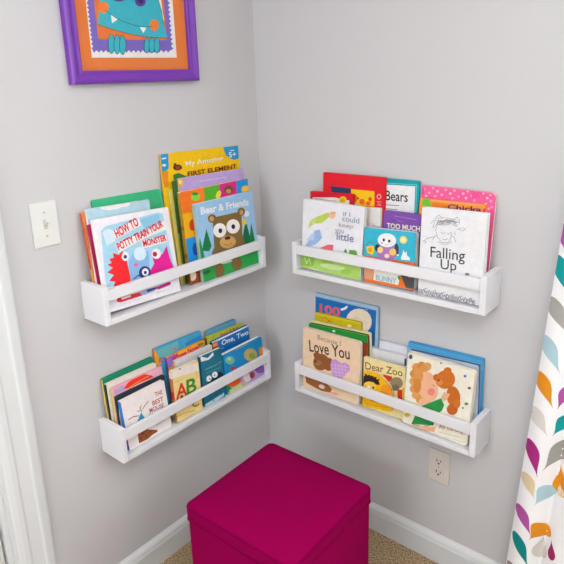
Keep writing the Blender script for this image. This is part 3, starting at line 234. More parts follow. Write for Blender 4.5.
{'shelf':'LL','name':'picture_book','label':'royal blue book with white lettering and a striped left edge','O':[0.053,-0.30702,0.51954],'X':[0.0,1.0,0.0],'Z':[-0.08716,0.0,0.99619],'W':0.1775,'H':0.1835,'T':0.01,'cov':'#1a6eb0','spine':'#20242c','kind':'hard','r':0.004,'pages':'#ece6da','art':[('p','#dfe8ee',[(0.0006,0.1785),(0.0006,0.1829),(0.1769,0.1829),(0.1769,0.1779),(0.0013,0.1771)]),('p','#e87a2e',[(0.0006,0.1786),(0.0006,0.18),(0.0199,0.1804),(0.0224,0.172),(0.0019,0.172)]),('p','#f0a840',[(0.0019,0.172),(0.0233,0.1717),(0.024,0.1639),(0.0034,0.1639)]),('p','#c23a22',[(0.0034,0.1639),(0.0247,0.1625),(0.0254,0.1547),(0.0047,0.1541)]),('p','#2a2428',[(0.0006,0.1776),(0.0018,0.1776),(0.0041,0.1506),(0.0006,0.1507)]),('t','#eef2f8','One, Two',0.0415,0.1526,-0.038,0.1304,0.0201,0.012),('p','#e6eaf2',[(0.0197,0.145),(0.02,0.1438),(0.0336,0.1468),(0.0333,0.148)]),('p','#e6eaf2',[(0.0329,0.148),(0.0326,0.1468),(0.0477,0.1432),(0.048,0.1444)])],'shape':None,'sdots':None},
{'shelf':'LL','name':'board_book','label':'rounded bright blue board book at the right front of the lower left shelf','O':[0.0872,-0.2995,0.51945],'X':[0.0,1.0,0.0],'Z':[-0.05234,0.0,0.99863],'W':0.1883,'H':0.1455,'T':0.015,'cov':'#1b88c0','spine':'#1670a4','kind':'board','r':0.012,'pages':'#ece6da','art':[('p','#a0b060',[(0.057,0.1423),(0.0569,0.1401),(0.0879,0.1391),(0.088,0.1412)]),('p','#a0b060',[(0.0867,0.1412),(0.0867,0.1391),(0.1186,0.14),(0.1186,0.1422)]),('p','#78bda0',[(0.0497,0.1073),(0.0477,0.103),(0.0434,0.1003),(0.0371,0.0994),(0.0297,0.1006),(0.0222,0.1036),(0.0153,0.1081),(0.01,0.1134),(0.0068,0.1191),(0.0062,0.1243),(0.0081,0.1285),(0.0124,0.1313),(0.0185,0.1321),(0.0258,0.1311),(0.0333,0.1282),(0.0402,0.1238),(0.0457,0.1184),(0.049,0.1126)]),('p','#c9d89a',[(0.0326,0.1193),(0.0312,0.1169),(0.0282,0.1158),(0.0243,0.1166),(0.0207,0.1188),(0.0182,0.1219),(0.0176,0.1252),(0.0189,0.1276),(0.022,0.1286),(0.0258,0.128),(0.0295,0.1257),(0.0319,0.1226)]),('p','#c83c3c',[(0.0479,0.0796),(0.0462,0.0773),(0.0422,0.0767),(0.037,0.078),(0.032,0.0808),(0.0286,0.0844),(0.0276,0.0878),(0.0293,0.0901),(0.0333,0.0908),(0.0385,0.0895),(0.0435,0.0867),(0.0469,0.0831)]),('p','#c2ac6c',[(0.1588,0.0857),(0.1558,0.0787),(0.1492,0.0741),(0.1398,0.0724),(0.1288,0.074),(0.1175,0.0784),(0.1073,0.0852),(0.0994,0.0935),(0.0947,0.1023),(0.0937,0.1106),(0.0966,0.1174),(0.1029,0.122),(0.1121,0.1237),(0.1229,0.1225),(0.1342,0.1182),(0.1446,0.1116),(0.1528,0.1032),(0.1577,0.0942)]),('p','#8aa04a',[(0.1491,0.0859),(0.1477,0.0826),(0.1444,0.0805),(0.1398,0.0798),(0.1343,0.0807),(0.1286,0.0829),(0.1234,0.0862),(0.1194,0.0902),(0.117,0.0945),(0.1164,0.0985),(0.1178,0.1017),(0.121,0.1038),(0.1256,0.1045),(0.1311,0.1037),(0.1368,0.1016),(0.142,0.0983),(0.1461,0.0942),(0.1486,0.0899)]),('p','#d88a3a',[(0.169,0.1063),(0.1877,0.106),(0.1877,0.0728),(0.171,0.074)]),('p','#b9a0d0',[(0.0006,0.0006),(0.0006,0.0012),(0.0006,0.0406),(0.1877,0.0366),(0.1877,0.0006)]),('p','#2a8a3a',[(0.0006,0.0394),(0.014,0.0375),(0.0212,0.0106),(0.0006,0.0067)]),('p','#cfd890',[(0.0111,0.015),(0.0674,0.0182),(0.0745,0.0013),(0.0111,0.0014)]),('p','#e0662a',[(0.0686,0.0322),(0.069,0.0267),(0.0655,0.0221),(0.0586,0.019),(0.0492,0.0178),(0.0385,0.0186),(0.0277,0.0212),(0.0183,0.0254),(0.0112,0.0306),(0.0073,0.0362),(0.007,0.0416),(0.0104,0.0461),(0.0171,0.0492),(0.0262,0.0505),(0.0368,0.0499),(0.0476,0.0474),(0.0572,0.0432),(0.0645,0.038)]),('p','#e9e2ea',[(0.1159,0.0173),(0.1142,0.0123),(0.1104,0.0088),(0.1052,0.0072),(0.0991,0.0078),(0.0929,0.0104),(0.0873,0.0148),(0.0831,0.0203),(0.0806,0.0263),(0.0802,0.0322),(0.082,0.0371),(0.0856,0.0406),(0.0908,0.0422),(0.0968,0.0417),(0.103,0.0392),(0.1086,0.0349),(0.1129,0.0294),(0.1155,0.0233)]),('p','#a03a3a',[(0.137,0.017),(0.1357,0.0132),(0.133,0.0105),(0.1293,0.0092),(0.1249,0.0095),(0.1205,0.0114),(0.1165,0.0146),(0.1135,0.0186),(0.1117,0.0232),(0.1115,0.0276),(0.1127,0.0314),(0.1154,0.0341),(0.1191,0.0354),(0.1234,0.0351),(0.1278,0.0333),(0.1318,0.0301),(0.1349,0.0261),(0.1367,0.0215)]),('p','#8a5ab0',[(0.1877,0.0133),(0.1832,0.0107),(0.1763,0.0101),(0.1681,0.0116),(0.1596,0.0151),(0.1519,0.0201),(0.1459,0.026),(0.1422,0.0322),(0.1414,0.0378),(0.1435,0.0423),(0.1482,0.045),(0.155,0.0458),(0.1631,0.0444),(0.1715,0.041),(0.1793,0.036),(0.1855,0.0301),(0.1877,0.0265)]),('p','#e0c090',[(0.099,0.0034),(0.0968,0.0012),(0.0913,0.0012),(0.0841,0.0035),(0.0771,0.0073),(0.0722,0.0117),(0.0707,0.0154),(0.073,0.0176),(0.0784,0.0176),(0.0855,0.0154),(0.0925,0.0116),(0.0975,0.0072)])],'shape':None,'sdots':None},
{'shelf':'RT','name':'picture_book','label':'large red book with a navy label and yellow panel, back left of upper right shelf','O':[0.28984,-0.0365,0.93515],'X':[1.0,0.0,0.0],'Z':[0.0,0.04362,0.99905],'W':0.22,'H':0.3057,'T':0.009,'cov':'#d2202f','spine':'#c21a28','kind':'hard','r':0.004,'pages':'#ece6da','art':[('p','#23395e',[(0.0278,0.2651),(0.101,0.2643),(0.105,0.2598),(0.0977,0.2473),(0.0335,0.2468)]),('p','#efc31f',[(0.1036,0.2619),(0.1852,0.2628),(0.1871,0.2177),(0.109,0.2126)]),('p','#e0662a',[(0.1272,0.2361),(0.1268,0.232),(0.1254,0.2283),(0.1232,0.2254),(0.1203,0.2237),(0.1173,0.2234),(0.1143,0.2245),(0.1119,0.2269),(0.1102,0.2303),(0.1096,0.2343),(0.11,0.2385),(0.1114,0.2422),(0.1137,0.245),(0.1165,0.2467),(0.1196,0.247),(0.1225,0.2459),(0.1249,0.2435),(0.1266,0.2401)]),('p','#e0662a',[(0.1536,0.2291),(0.1525,0.2247),(0.149,0.2212),(0.1441,0.2195),(0.1391,0.2202),(0.1353,0.2229),(0.1338,0.2271),(0.135,0.2315),(0.1385,0.235),(0.1435,0.2366),(0.1484,0.236),(0.1522,0.2332)]),('p','#7a4a1c',[(0.1335,0.2367),(0.133,0.2351),(0.1317,0.2337),(0.1298,0.2331),(0.1279,0.2334),(0.1265,0.2344),(0.126,0.236),(0.1264,0.2376),(0.1278,0.2389),(0.1296,0.2396),(0.1315,0.2393),(0.1329,0.2383)]),('p','#d0502a',[(0.1777,0.239),(0.1771,0.2357),(0.1749,0.2332),(0.1719,0.232),(0.1689,0.2326),(0.1665,0.2347),(0.1656,0.2378),(0.1663,0.241),(0.1684,0.2436),(0.1714,0.2447),(0.1745,0.2441),(0.1768,0.2421)]),('p','#e0662a',[(0.174,0.2259),(0.173,0.2226),(0.17,0.2199),(0.1657,0.2186),(0.1614,0.219),(0.1582,0.221),(0.1569,0.2241),(0.1579,0.2274),(0.161,0.2301),(0.1652,0.2314),(0.1695,0.2309),(0.1727,0.2289)]),('p','#b8d0d0',[(0.11,0.2208),(0.1316,0.2193),(0.1318,0.2128),(0.1103,0.2116)]),('p','#ecb0b8',[(0.2091,0.2494),(0.2082,0.2454),(0.2055,0.2423),(0.2017,0.2408),(0.1978,0.2415),(0.1948,0.2441),(0.1936,0.2479),(0.1945,0.2519),(0.1972,0.255),(0.201,0.2565),(0.2049,0.2558),(0.2079,0.2532)]),('p','#d2202f',[(0.2061,0.2491),(0.2056,0.2465),(0.2039,0.2444),(0.2016,0.2434),(0.1992,0.2439),(0.1974,0.2457),(0.1966,0.2482),(0.1971,0.2509),(0.1988,0.2529),(0.2011,0.2539),(0.2035,0.2534),(0.2054,0.2517)]),('p','#ecb0b8',[(0.1949,0.2245),(0.1948,0.2233),(0.21,0.2227),(0.21,0.2239)]),('p','#ecb0b8',[(0.2095,0.2226),(0.2103,0.2236),(0.1961,0.2342),(0.1954,0.2332)]),('p','#ecb0b8',[(0.1956,0.2341),(0.1957,0.2328),(0.2107,0.2332),(0.2107,0.2345)])],'shape':None,'sdots':None},
{'shelf':'RT','name':'picture_book','label':'smaller red book with a yellow star behind the white fairy book','O':[0.25475,-0.048,0.9352],'X':[0.99952,0.00151,0.03093],'Z':[-0.03097,0.04883,0.99833],'W':0.161,'H':0.2449,'T':0.009,'cov':'#c91c30','spine':'#b01626','kind':'hard','r':0.004,'pages':'#ece6da','art':[('p','#eee6e4',[(0.0086,0.2248),(0.0921,0.2304),(0.1473,0.2247),(0.1474,0.2017),(0.0099,0.1909)]),('p','#d8b8c0',[(0.0138,0.2224),(0.0484,0.2241),(0.0484,0.2214),(0.0138,0.2181)]),('p','#9a9ab0',[(0.0377,0.221),(0.0377,0.2198),(0.069,0.2194),(0.069,0.2206)]),('p','#9a9ab0',[(0.0683,0.2206),(0.0683,0.2194),(0.099,0.2199),(0.099,0.221)]),('p','#e9c51c',[(0.1377,0.2267),(0.1369,0.2231),(0.1346,0.2199),(0.131,0.2173),(0.1265,0.2158),(0.1218,0.2154),(0.1173,0.2163),(0.1137,0.2184),(0.1113,0.2213),(0.1105,0.2248),(0.1113,0.2284),(0.1137,0.2317),(0.1174,0.2342),(0.1218,0.2357),(0.1265,0.2361),(0.131,0.2351),(0.1345,0.2331),(0.1369,0.2301)]),('p','#c9a010',[(0.1326,0.2244),(0.1315,0.2222),(0.1287,0.2204),(0.1248,0.2196),(0.1209,0.2199),(0.1181,0.2213),(0.117,0.2234),(0.1181,0.2256),(0.1209,0.2274),(0.1248,0.2282),(0.1287,0.2279),(0.1315,0.2265)])],'shape':None,'sdots':None},
{'shelf':'RT','name':'picture_book','label':'white book with a fairy in lime green and pale blue','O':[0.24338,-0.08673,0.93954],'X':[0.99985,-0.00121,-0.01725],'Z':[0.0173,0.06975,0.99741],'W':0.2247,'H':0.2223,'T':0.013,'cov':'#e9e9ee','spine':'#e2e2e8','kind':'hard','r':0.003,'pages':'#ece6da','art':[('p','#c9d66a',[(0.022,0.1297),(0.0292,0.1559),(0.0492,0.1694),(0.0964,0.1917),(0.1096,0.1829),(0.0898,0.1684),(0.0745,0.1542),(0.0437,0.1484)]),('p','#d5e08a',[(0.0292,0.1545),(0.0573,0.1719),(0.0423,0.1415)]),('p','#e8bca4',[(0.1235,0.1855),(0.1231,0.1816),(0.1212,0.178),(0.1183,0.1751),(0.1146,0.1733),(0.1105,0.1727),(0.1066,0.1735),(0.1033,0.1756),(0.1011,0.1786),(0.1001,0.1823),(0.1006,0.1862),(0.1025,0.1898),(0.1055,0.1927),(0.1092,0.1945),(0.1133,0.195),(0.1172,0.1942),(0.1204,0.1922),(0.1226,0.1891)]),('p','#e0b088',[(0.1247,0.1928),(0.1235,0.1904),(0.1199,0.1882),(0.1149,0.1869),(0.1098,0.1868),(0.1059,0.188),(0.1044,0.1901),(0.1057,0.1926),(0.1093,0.1947),(0.1143,0.196),(0.1194,0.196),(0.1232,0.1949)]),('p','#9fb9e0',[(0.0121,0.0709),(0.0497,0.127),(0.0675,0.1331),(0.0785,0.1092),(0.06,0.0878),(0.0291,0.071)]),('p','#c2d2ea',[(0.0154,0.0908),(0.0497,0.127),(0.0463,0.0958)]),('p','#d96a74',[(0.0609,0.0695),(0.1021,0.0915),(0.1211,0.0933),(0.1209,0.0692),(0.0628,0.0658)]),('p','#5a8a3a',[(0.1596,0.078),(0.1665,0.0904),(0.1735,0.0771)]),('p','#6aa040',[(0.1804,0.0882),(0.2044,0.0904),(0.2099,0.0758),(0.1784,0.0727)]),('p','#b0d276',[(0.0006,0.0006),(0.0006,0.0431),(0.2241,0.049),(0.2241,0.0006)]),('p','#94c24c',[(0.0006,0.0403),(0.0557,0.0425),(0.0488,0.0134),(0.0006,0.0042)]),('p','#a0c84e',[(0.0806,0.0402),(0.1208,0.0442),(0.1297,0.0289),(0.0815,0.0231)]),('p','#cde3a8',[(0.1683,0.026),(0.1652,0.0231),(0.1569,0.0203),(0.1444,0.0179),(0.129,0.0163),(0.1126,0.0155),(0.0972,0.0158),(0.0846,0.0171),(0.0766,0.0193),(0.0741,0.022),(0.0775,0.025),(0.0862,0.0279),(0.0993,0.0303),(0.115,0.0319),(0.1313,0.0325),(0.1463,0.0321),(0.1584,0.0308),(0.166,0.0287)]),('p','#9cc860',[(0.1931,0.0225),(0.1921,0.0191),(0.1889,0.0157),(0.1838,0.0126),(0.1774,0.0102),(0.1705,0.0088),(0.1639,0.0086),(0.1585,0.0096),(0.1548,0.0117),(0.1534,0.0146),(0.1544,0.0181),(0.1577,0.0216),(0.1629,0.0247),(0.1694,0.027),(0.1762,0.0284),(0.1828,0.0286),(0.1881,0.0275),(0.1917,0.0254)]),('p','#d8ead0',[(0.0741,0.0006),(0.0206,0.0006),(0.0249,0.0015),(0.036,0.0031),(0.0476,0.004),(0.0583,0.0042),(0.0669,0.0036),(0.0724,0.0023)]),('p','#e6f0d8',[(0.0144,0.0357),(0.0127,0.035),(0.0209,0.0144),(0.0226,0.015)]),('p','#e6f0d8',[(0.0205,0.0152),(0.0221,0.0143),(0.0336,0.0348),(0.032,0.0357)]),('p','#e6f0d8',[(0.0333,0.0356),(0.0315,0.035),(0.0379,0.0142),(0.0396,0.0147)]),('p','#e8b0a8',[(0.0963,0.0439),(0.0962,0.0424),(0.1452,0.0405),(0.1452,0.042)]),('p','#e8b0a8',[(0.1442,0.0419),(0.1444,0.0404),(0.1987,0.048),(0.1985,0.0495)]),('t','#8f9cb4','if I',0.1512,0.1873,0.036,0.0257,0.0128,0.006),('t','#8f9cb4','could',0.1492,0.1714,0.014,0.0601,0.0167,0.012),('t','#a89aa8','keep',0.1382,0.149,0.021,0.0503,0.0169,0.006),('t','#9aa2b4','you',0.1254,0.1286,0.035,0.0326,0.0157,0.006),('t','#7c84a4','little',0.1327,0.1112,0.035,0.0613,0.0236,0.012)],'shape':None,'sdots':None},
{'shelf':'RT','name':'picture_book','label':'white book in a teal dotted border with black lettering','O':[0.49517,-0.025,0.93502],'X':[1.0,0.0,0.0],'Z':[0.0,0.04362,0.99905],'W':0.1167,'H':0.3019,'T':0.006,'cov':'#1c9ca6','spine':'#178a94','kind':'hard','r':0.004,'pages':'#ece6da','art':[('p','#eeeef0',[(0.0006,0.2114),(0.0006,0.2831),(0.1041,0.2863),(0.1054,0.2094),(0.0009,0.2047)]),('p','#8ad0d4',[(0.0006,0.2882),(0.0006,0.2868),(0.1089,0.2902),(0.1089,0.2916)]),('p','#8ad0d4',[(0.1092,0.2913),(0.1077,0.2913),(0.1091,0.213),(0.1106,0.2131)]),('t','#26262a','Bears',0.0111,0.2375,0.022,0.0724,0.0291,0.012),('p','#5a5a60',[(0.0127,0.2254),(0.0128,0.2236),(0.0578,0.2254),(0.0577,0.2272)]),('p','#5a5a60',[(0.0133,0.2137),(0.0133,0.2119),(0.052,0.2132),(0.0519,0.215)])],'shape':None,'sdots':None},
{'shelf':'RT','name':'picture_book','label':'cream white book with brown script left of the purple book','O':[0.46338,-0.048,0.93523],'X':[0.99836,0.00299,0.0571],'Z':[-0.05718,0.05225,0.997],'W':0.0526,'H':0.2147,'T':0.009,'cov':'#e7e3df','spine':'#d8d2cc','kind':'hard','r':0.004,'pages':'#ece6da','art':[('p','#6a4a3c',[(0.006,0.1807),(0.005,0.1808),(0.004,0.1697),(0.005,0.1696)]),('p','#6a4a3c',[(0.0048,0.1705),(0.004,0.17),(0.0089,0.1611),(0.0098,0.1616)]),('p','#7a5a4a',[(0.0137,0.1709),(0.0129,0.1708),(0.0136,0.16),(0.0144,0.16)]),('p','#7a5a4a',[(0.0215,0.1698),(0.0208,0.1695),(0.0248,0.1589),(0.0255,0.1592)]),('p','#7a5a4a',[(0.0246,0.1592),(0.0253,0.1589),(0.0296,0.1683),(0.0288,0.1686)]),('p','#7a5a4a',[(0.0294,0.1686),(0.0286,0.1683),(0.0326,0.1584),(0.0334,0.1587)]),('p','#8a3a4a',[(0.052,0.1592),(0.0248,0.1615),(0.0247,0.1605),(0.052,0.1582)])],'shape':None,'sdots':None},
{'shelf':'RT','name':'picture_book','label':'purple book with cream lettering behind the egg faced board book','O':[0.52,-0.055,0.93539],'X':[1.0,0.0,0.0],'Z':[0.0,0.05234,0.99863],'W':0.1173,'H':0.2141,'T':0.012,'cov':'#7c50a2','spine':'#63408a','kind':'hard','r':0.004,'pages':'#ece6da','art':[('t','#f2e8d4','TOO MUCH',0.0106,0.1633,0.032,0.1051,0.0155,0.03),('p','#b49ad0',[(0.0337,0.2023),(0.0337,0.201),(0.1034,0.1984),(0.1034,0.1997)]),('p','#a88ac8',[(0.0419,0.1898),(0.0419,0.1888),(0.0645,0.1878),(0.0646,0.1888)]),('p','#5a3a80',[(0.0231,0.1895),(0.0231,0.1878),(0.039,0.188),(0.039,0.1896)])],'shape':None,'sdots':None},
{'shelf':'RT','name':'board_book','label':'turquoise board book with a white egg faced chick and a lantern','O':[0.47916,-0.087,0.93601],'X':[0.99933,0.00254,0.03639],'Z':[-0.03648,0.06971,0.9969],'W':0.1663,'H':0.1641,'T':0.018,'cov':'#3fb2cb','spine':'#389ab4','kind':'board','r':0.008,'pages':'#ece6da','art':[('p','#d9662a',[(0.0006,0.0801),(0.1657,0.0794),(0.1657,0.0659),(0.0006,0.067)]),('p','#e0742c',[(0.0006,0.0006),(0.0006,0.039),(0.1657,0.0402),(0.1657,0.0006)]),('p','#d8a080',[(0.002,0.0446),(0.0347,0.0443),(0.03,0.0099),(0.0025,0.0106)]),('p','#4a4a4c',[(0.1183,0.0467),(0.1657,0.0456),(0.1657,0.0041),(0.1397,0.0034),(0.129,0.025)]),('p','#eeeae4',[(0.0357,0.0469),(0.1234,0.0451),(0.1153,0.0079),(0.0332,0.0104)]),('p','#3a2a4a',[(0.0536,0.1085),(0.0532,0.1046),(0.0518,0.101),(0.0496,0.0982),(0.0469,0.0965),(0.0439,0.0962),(0.0411,0.0972),(0.0388,0.0995),(0.0373,0.1027),(0.0367,0.1065),(0.0371,0.1104),(0.0385,0.114),(0.0407,0.1168),(0.0435,0.1184),(0.0464,0.1187),(0.0492,0.1177),(0.0515,0.1155),(0.053,0.1123)]),('p','#3c3a58',[(0.1144,0.11),(0.1142,0.1037),(0.1131,0.0981),(0.1113,0.0937),(0.1091,0.0912),(0.1066,0.0909),(0.1043,0.0928),(0.1022,0.0967),(0.1009,0.1021),(0.1003,0.1084),(0.1005,0.1147),(0.1016,0.1204),(0.1034,0.1247),(0.1056,0.1271),(0.1081,0.1274),(0.1104,0.1255),(0.1124,0.1216),(0.1138,0.1163)]),('p','#a878b4',[(0.1076,0.0986),(0.106,0.0902),(0.1007,0.0823),(0.0924,0.0758),(0.0821,0.0716),(0.0709,0.0701),(0.0602,0.0716),(0.0514,0.0759),(0.0456,0.0826),(0.0434,0.0907),(0.0452,0.0994),(0.0507,0.1074),(0.0593,0.1138),(0.0698,0.1179),(0.0809,0.1192),(0.0913,0.1175),(0.0999,0.1131),(0.1055,0.1066)]),('p','#f1f1f2',[(0.1055,0.1342),(0.1033,0.1273),(0.0978,0.121),(0.0896,0.1161),(0.0797,0.1134),(0.0693,0.113),(0.0597,0.1151),(0.0519,0.1194),(0.0471,0.1254),(0.0458,0.1325),(0.0482,0.1396),(0.0539,0.1459),(0.0623,0.1507),(0.0723,0.1533),(0.0826,0.1536),(0.0921,0.1514),(0.0996,0.1471),(0.1042,0.1411)]),('p','#2a3040',[(0.0698,0.1336),(0.0693,0.1312),(0.0678,0.1294),(0.0657,0.1285),(0.0636,0.1289),(0.0621,0.1305),(0.0615,0.1327),(0.062,0.1351),(0.0634,0.137),(0.0655,0.1378),(0.0676,0.1374),(0.0692,0.1359)]),('p','#2a3040',[(0.0874,0.1323),(0.0869,0.1299),(0.0854,0.1281),(0.0834,0.1272),(0.0813,0.1276),(0.0798,0.1291),(0.0791,0.1314),(0.0796,0.1338),(0.0811,0.1356),(0.0831,0.1364),(0.0852,0.136),(0.0867,0.1345)]),('p','#e8a0a0',[(0.0637,0.1246),(0.0632,0.1231),(0.0617,0.1219),(0.0596,0.1213),(0.0575,0.1215),(0.056,0.1223),(0.0554,0.1237),(0.0559,0.1251),(0.0574,0.1263),(0.0595,0.1269),(0.0616,0.1268),(0.0631,0.1259)]),('p','#b05a5a',[(0.0689,0.122),(0.0686,0.1211),(0.0754,0.1188),(0.0757,0.1197)]),('p','#b05a5a',[(0.0749,0.1197),(0.0752,0.1188),(0.0819,0.1216),(0.0815,0.1225)]),('p','#efd08a',[(0.0642,0.1041),(0.0637,0.1008),(0.0622,0.0978),(0.0597,0.0954),(0.0566,0.0939),(0.0533,0.0935),(0.0502,0.0943),(0.0476,0.0961),(0.0459,0.0987),(0.0453,0.1018),(0.0458,0.1051),(0.0474,0.1081),(0.0499,0.1105),(0.0529,0.112),(0.0562,0.1124),(0.0593,0.1116),(0.0619,0.1098),(0.0636,0.1072)]),('p','#efc46a',[(0.1065,0.1031),(0.1059,0.0996),(0.1041,0.0963),(0.1012,0.0936),(0.0975,0.092),(0.0936,0.0915),(0.0899,0.0923),(0.0869,0.0942),(0.0848,0.097),(0.0841,0.1004),(0.0847,0.104),(0.0865,0.1073),(0.0895,0.1099),(0.0931,0.1115),(0.097,0.112),(0.1007,0.1112),(0.1037,0.1093),(0.1057,0.1065)]),('p','#f0d8b0',[(0.0854,0.0889),(0.0844,0.0855),(0.0814,0.0827),(0.0773,0.0813),(0.0731,0.0817),(0.07,0.0837),(0.0688,0.0868),(0.0698,0.0902),(0.0728,0.093),(0.077,0.0944),(0.0811,0.094),(0.0842,0.092)]),('p','#f0c42a',[(0.0086,0.108),(0.0333,0.1132),(0.0348,0.0921),(0.0285,0.0856),(0.0111,0.0892)]),('p','#5a4a4a',[(0.0079,0.1104),(0.0088,0.1098),(0.0177,0.1222),(0.0167,0.1229)]),('p','#5a4a4a',[(0.0167,0.1229),(0.0166,0.1217),(0.0292,0.1201),(0.0293,0.1213)]),('p','#5a4a4a',[(0.0292,0.1213),(0.0282,0.1207),(0.033,0.1131),(0.034,0.1137)]),('p','#d89a2a',[(0.0271,0.0997),(0.0263,0.0963),(0.024,0.0936),(0.0208,0.0923),(0.0176,0.0928),(0.0151,0.0949),(0.0142,0.0982),(0.015,0.1016),(0.0173,0.1043),(0.0206,0.1056),(0.0238,0.1051),(0.0262,0.1029)]),('p','#e6d48a',[(0.1403,0.1412),(0.1398,0.1373),(0.1378,0.1337),(0.1348,0.1308),(0.1309,0.129),(0.1268,0.1286),(0.1229,0.1295),(0.1196,0.1317),(0.1174,0.1349),(0.1166,0.1387),(0.1172,0.1426),(0.1192,0.1462),(0.1223,0.1491),(0.1261,0.1509),(0.1302,0.1513),(0.1341,0.1503),(0.1374,0.1482),(0.1395,0.145)]),('p','#efe6b0',[(0.1354,0.1407),(0.1346,0.1374),(0.1322,0.1348),(0.1287,0.1336),(0.1252,0.1341),(0.1226,0.1361),(0.1216,0.1392),(0.1224,0.1425),(0.1249,0.1451),(0.1283,0.1463),(0.1318,0.1458),(0.1344,0.1437)]),('p','#eef2f4',[(0.1221,0.0889),(0.1267,0.101),(0.1294,0.1127),(0.1337,0.1023),(0.1394,0.1103),(0.1407,0.0981),(0.1498,0.0915),(0.1501,0.0843),(0.1232,0.0835)]),('p','#e6ecf0',[(0.1158,0.095),(0.1153,0.0936),(0.1139,0.0924),(0.1119,0.0918),(0.1099,0.0919),(0.1084,0.0927),(0.1078,0.094),(0.1083,0.0955),(0.1097,0.0967),(0.1117,0.0973),(0.1138,0.0972),(0.1153,0.0963)]),('t','#8ec0cc','BUNNY',0.0418,0.0117,-0.026,0.0683,0.0163,0.03),('p','#c0b8b0',[(0.0424,0.0414),(0.0424,0.04),(0.1138,0.0397),(0.1138,0.0411)]),('p','#4a9a3a',[(0.1126,0.0319),(0.1195,0.0376),(0.1249,0.0267),(0.1169,0.0232)]),('p','#d06a5a',[(0.1594,0.0398),(0.1585,0.0376),(0.1561,0.0357),(0.1527,0.0346),(0.1492,0.0347),(0.1466,0.0358),(0.1456,0.0377),(0.1465,0.0399),(0.149,0.0418),(0.1524,0.0429),(0.1558,0.0428),(0.1584,0.0417)])],'shape':None,'sdots':None},
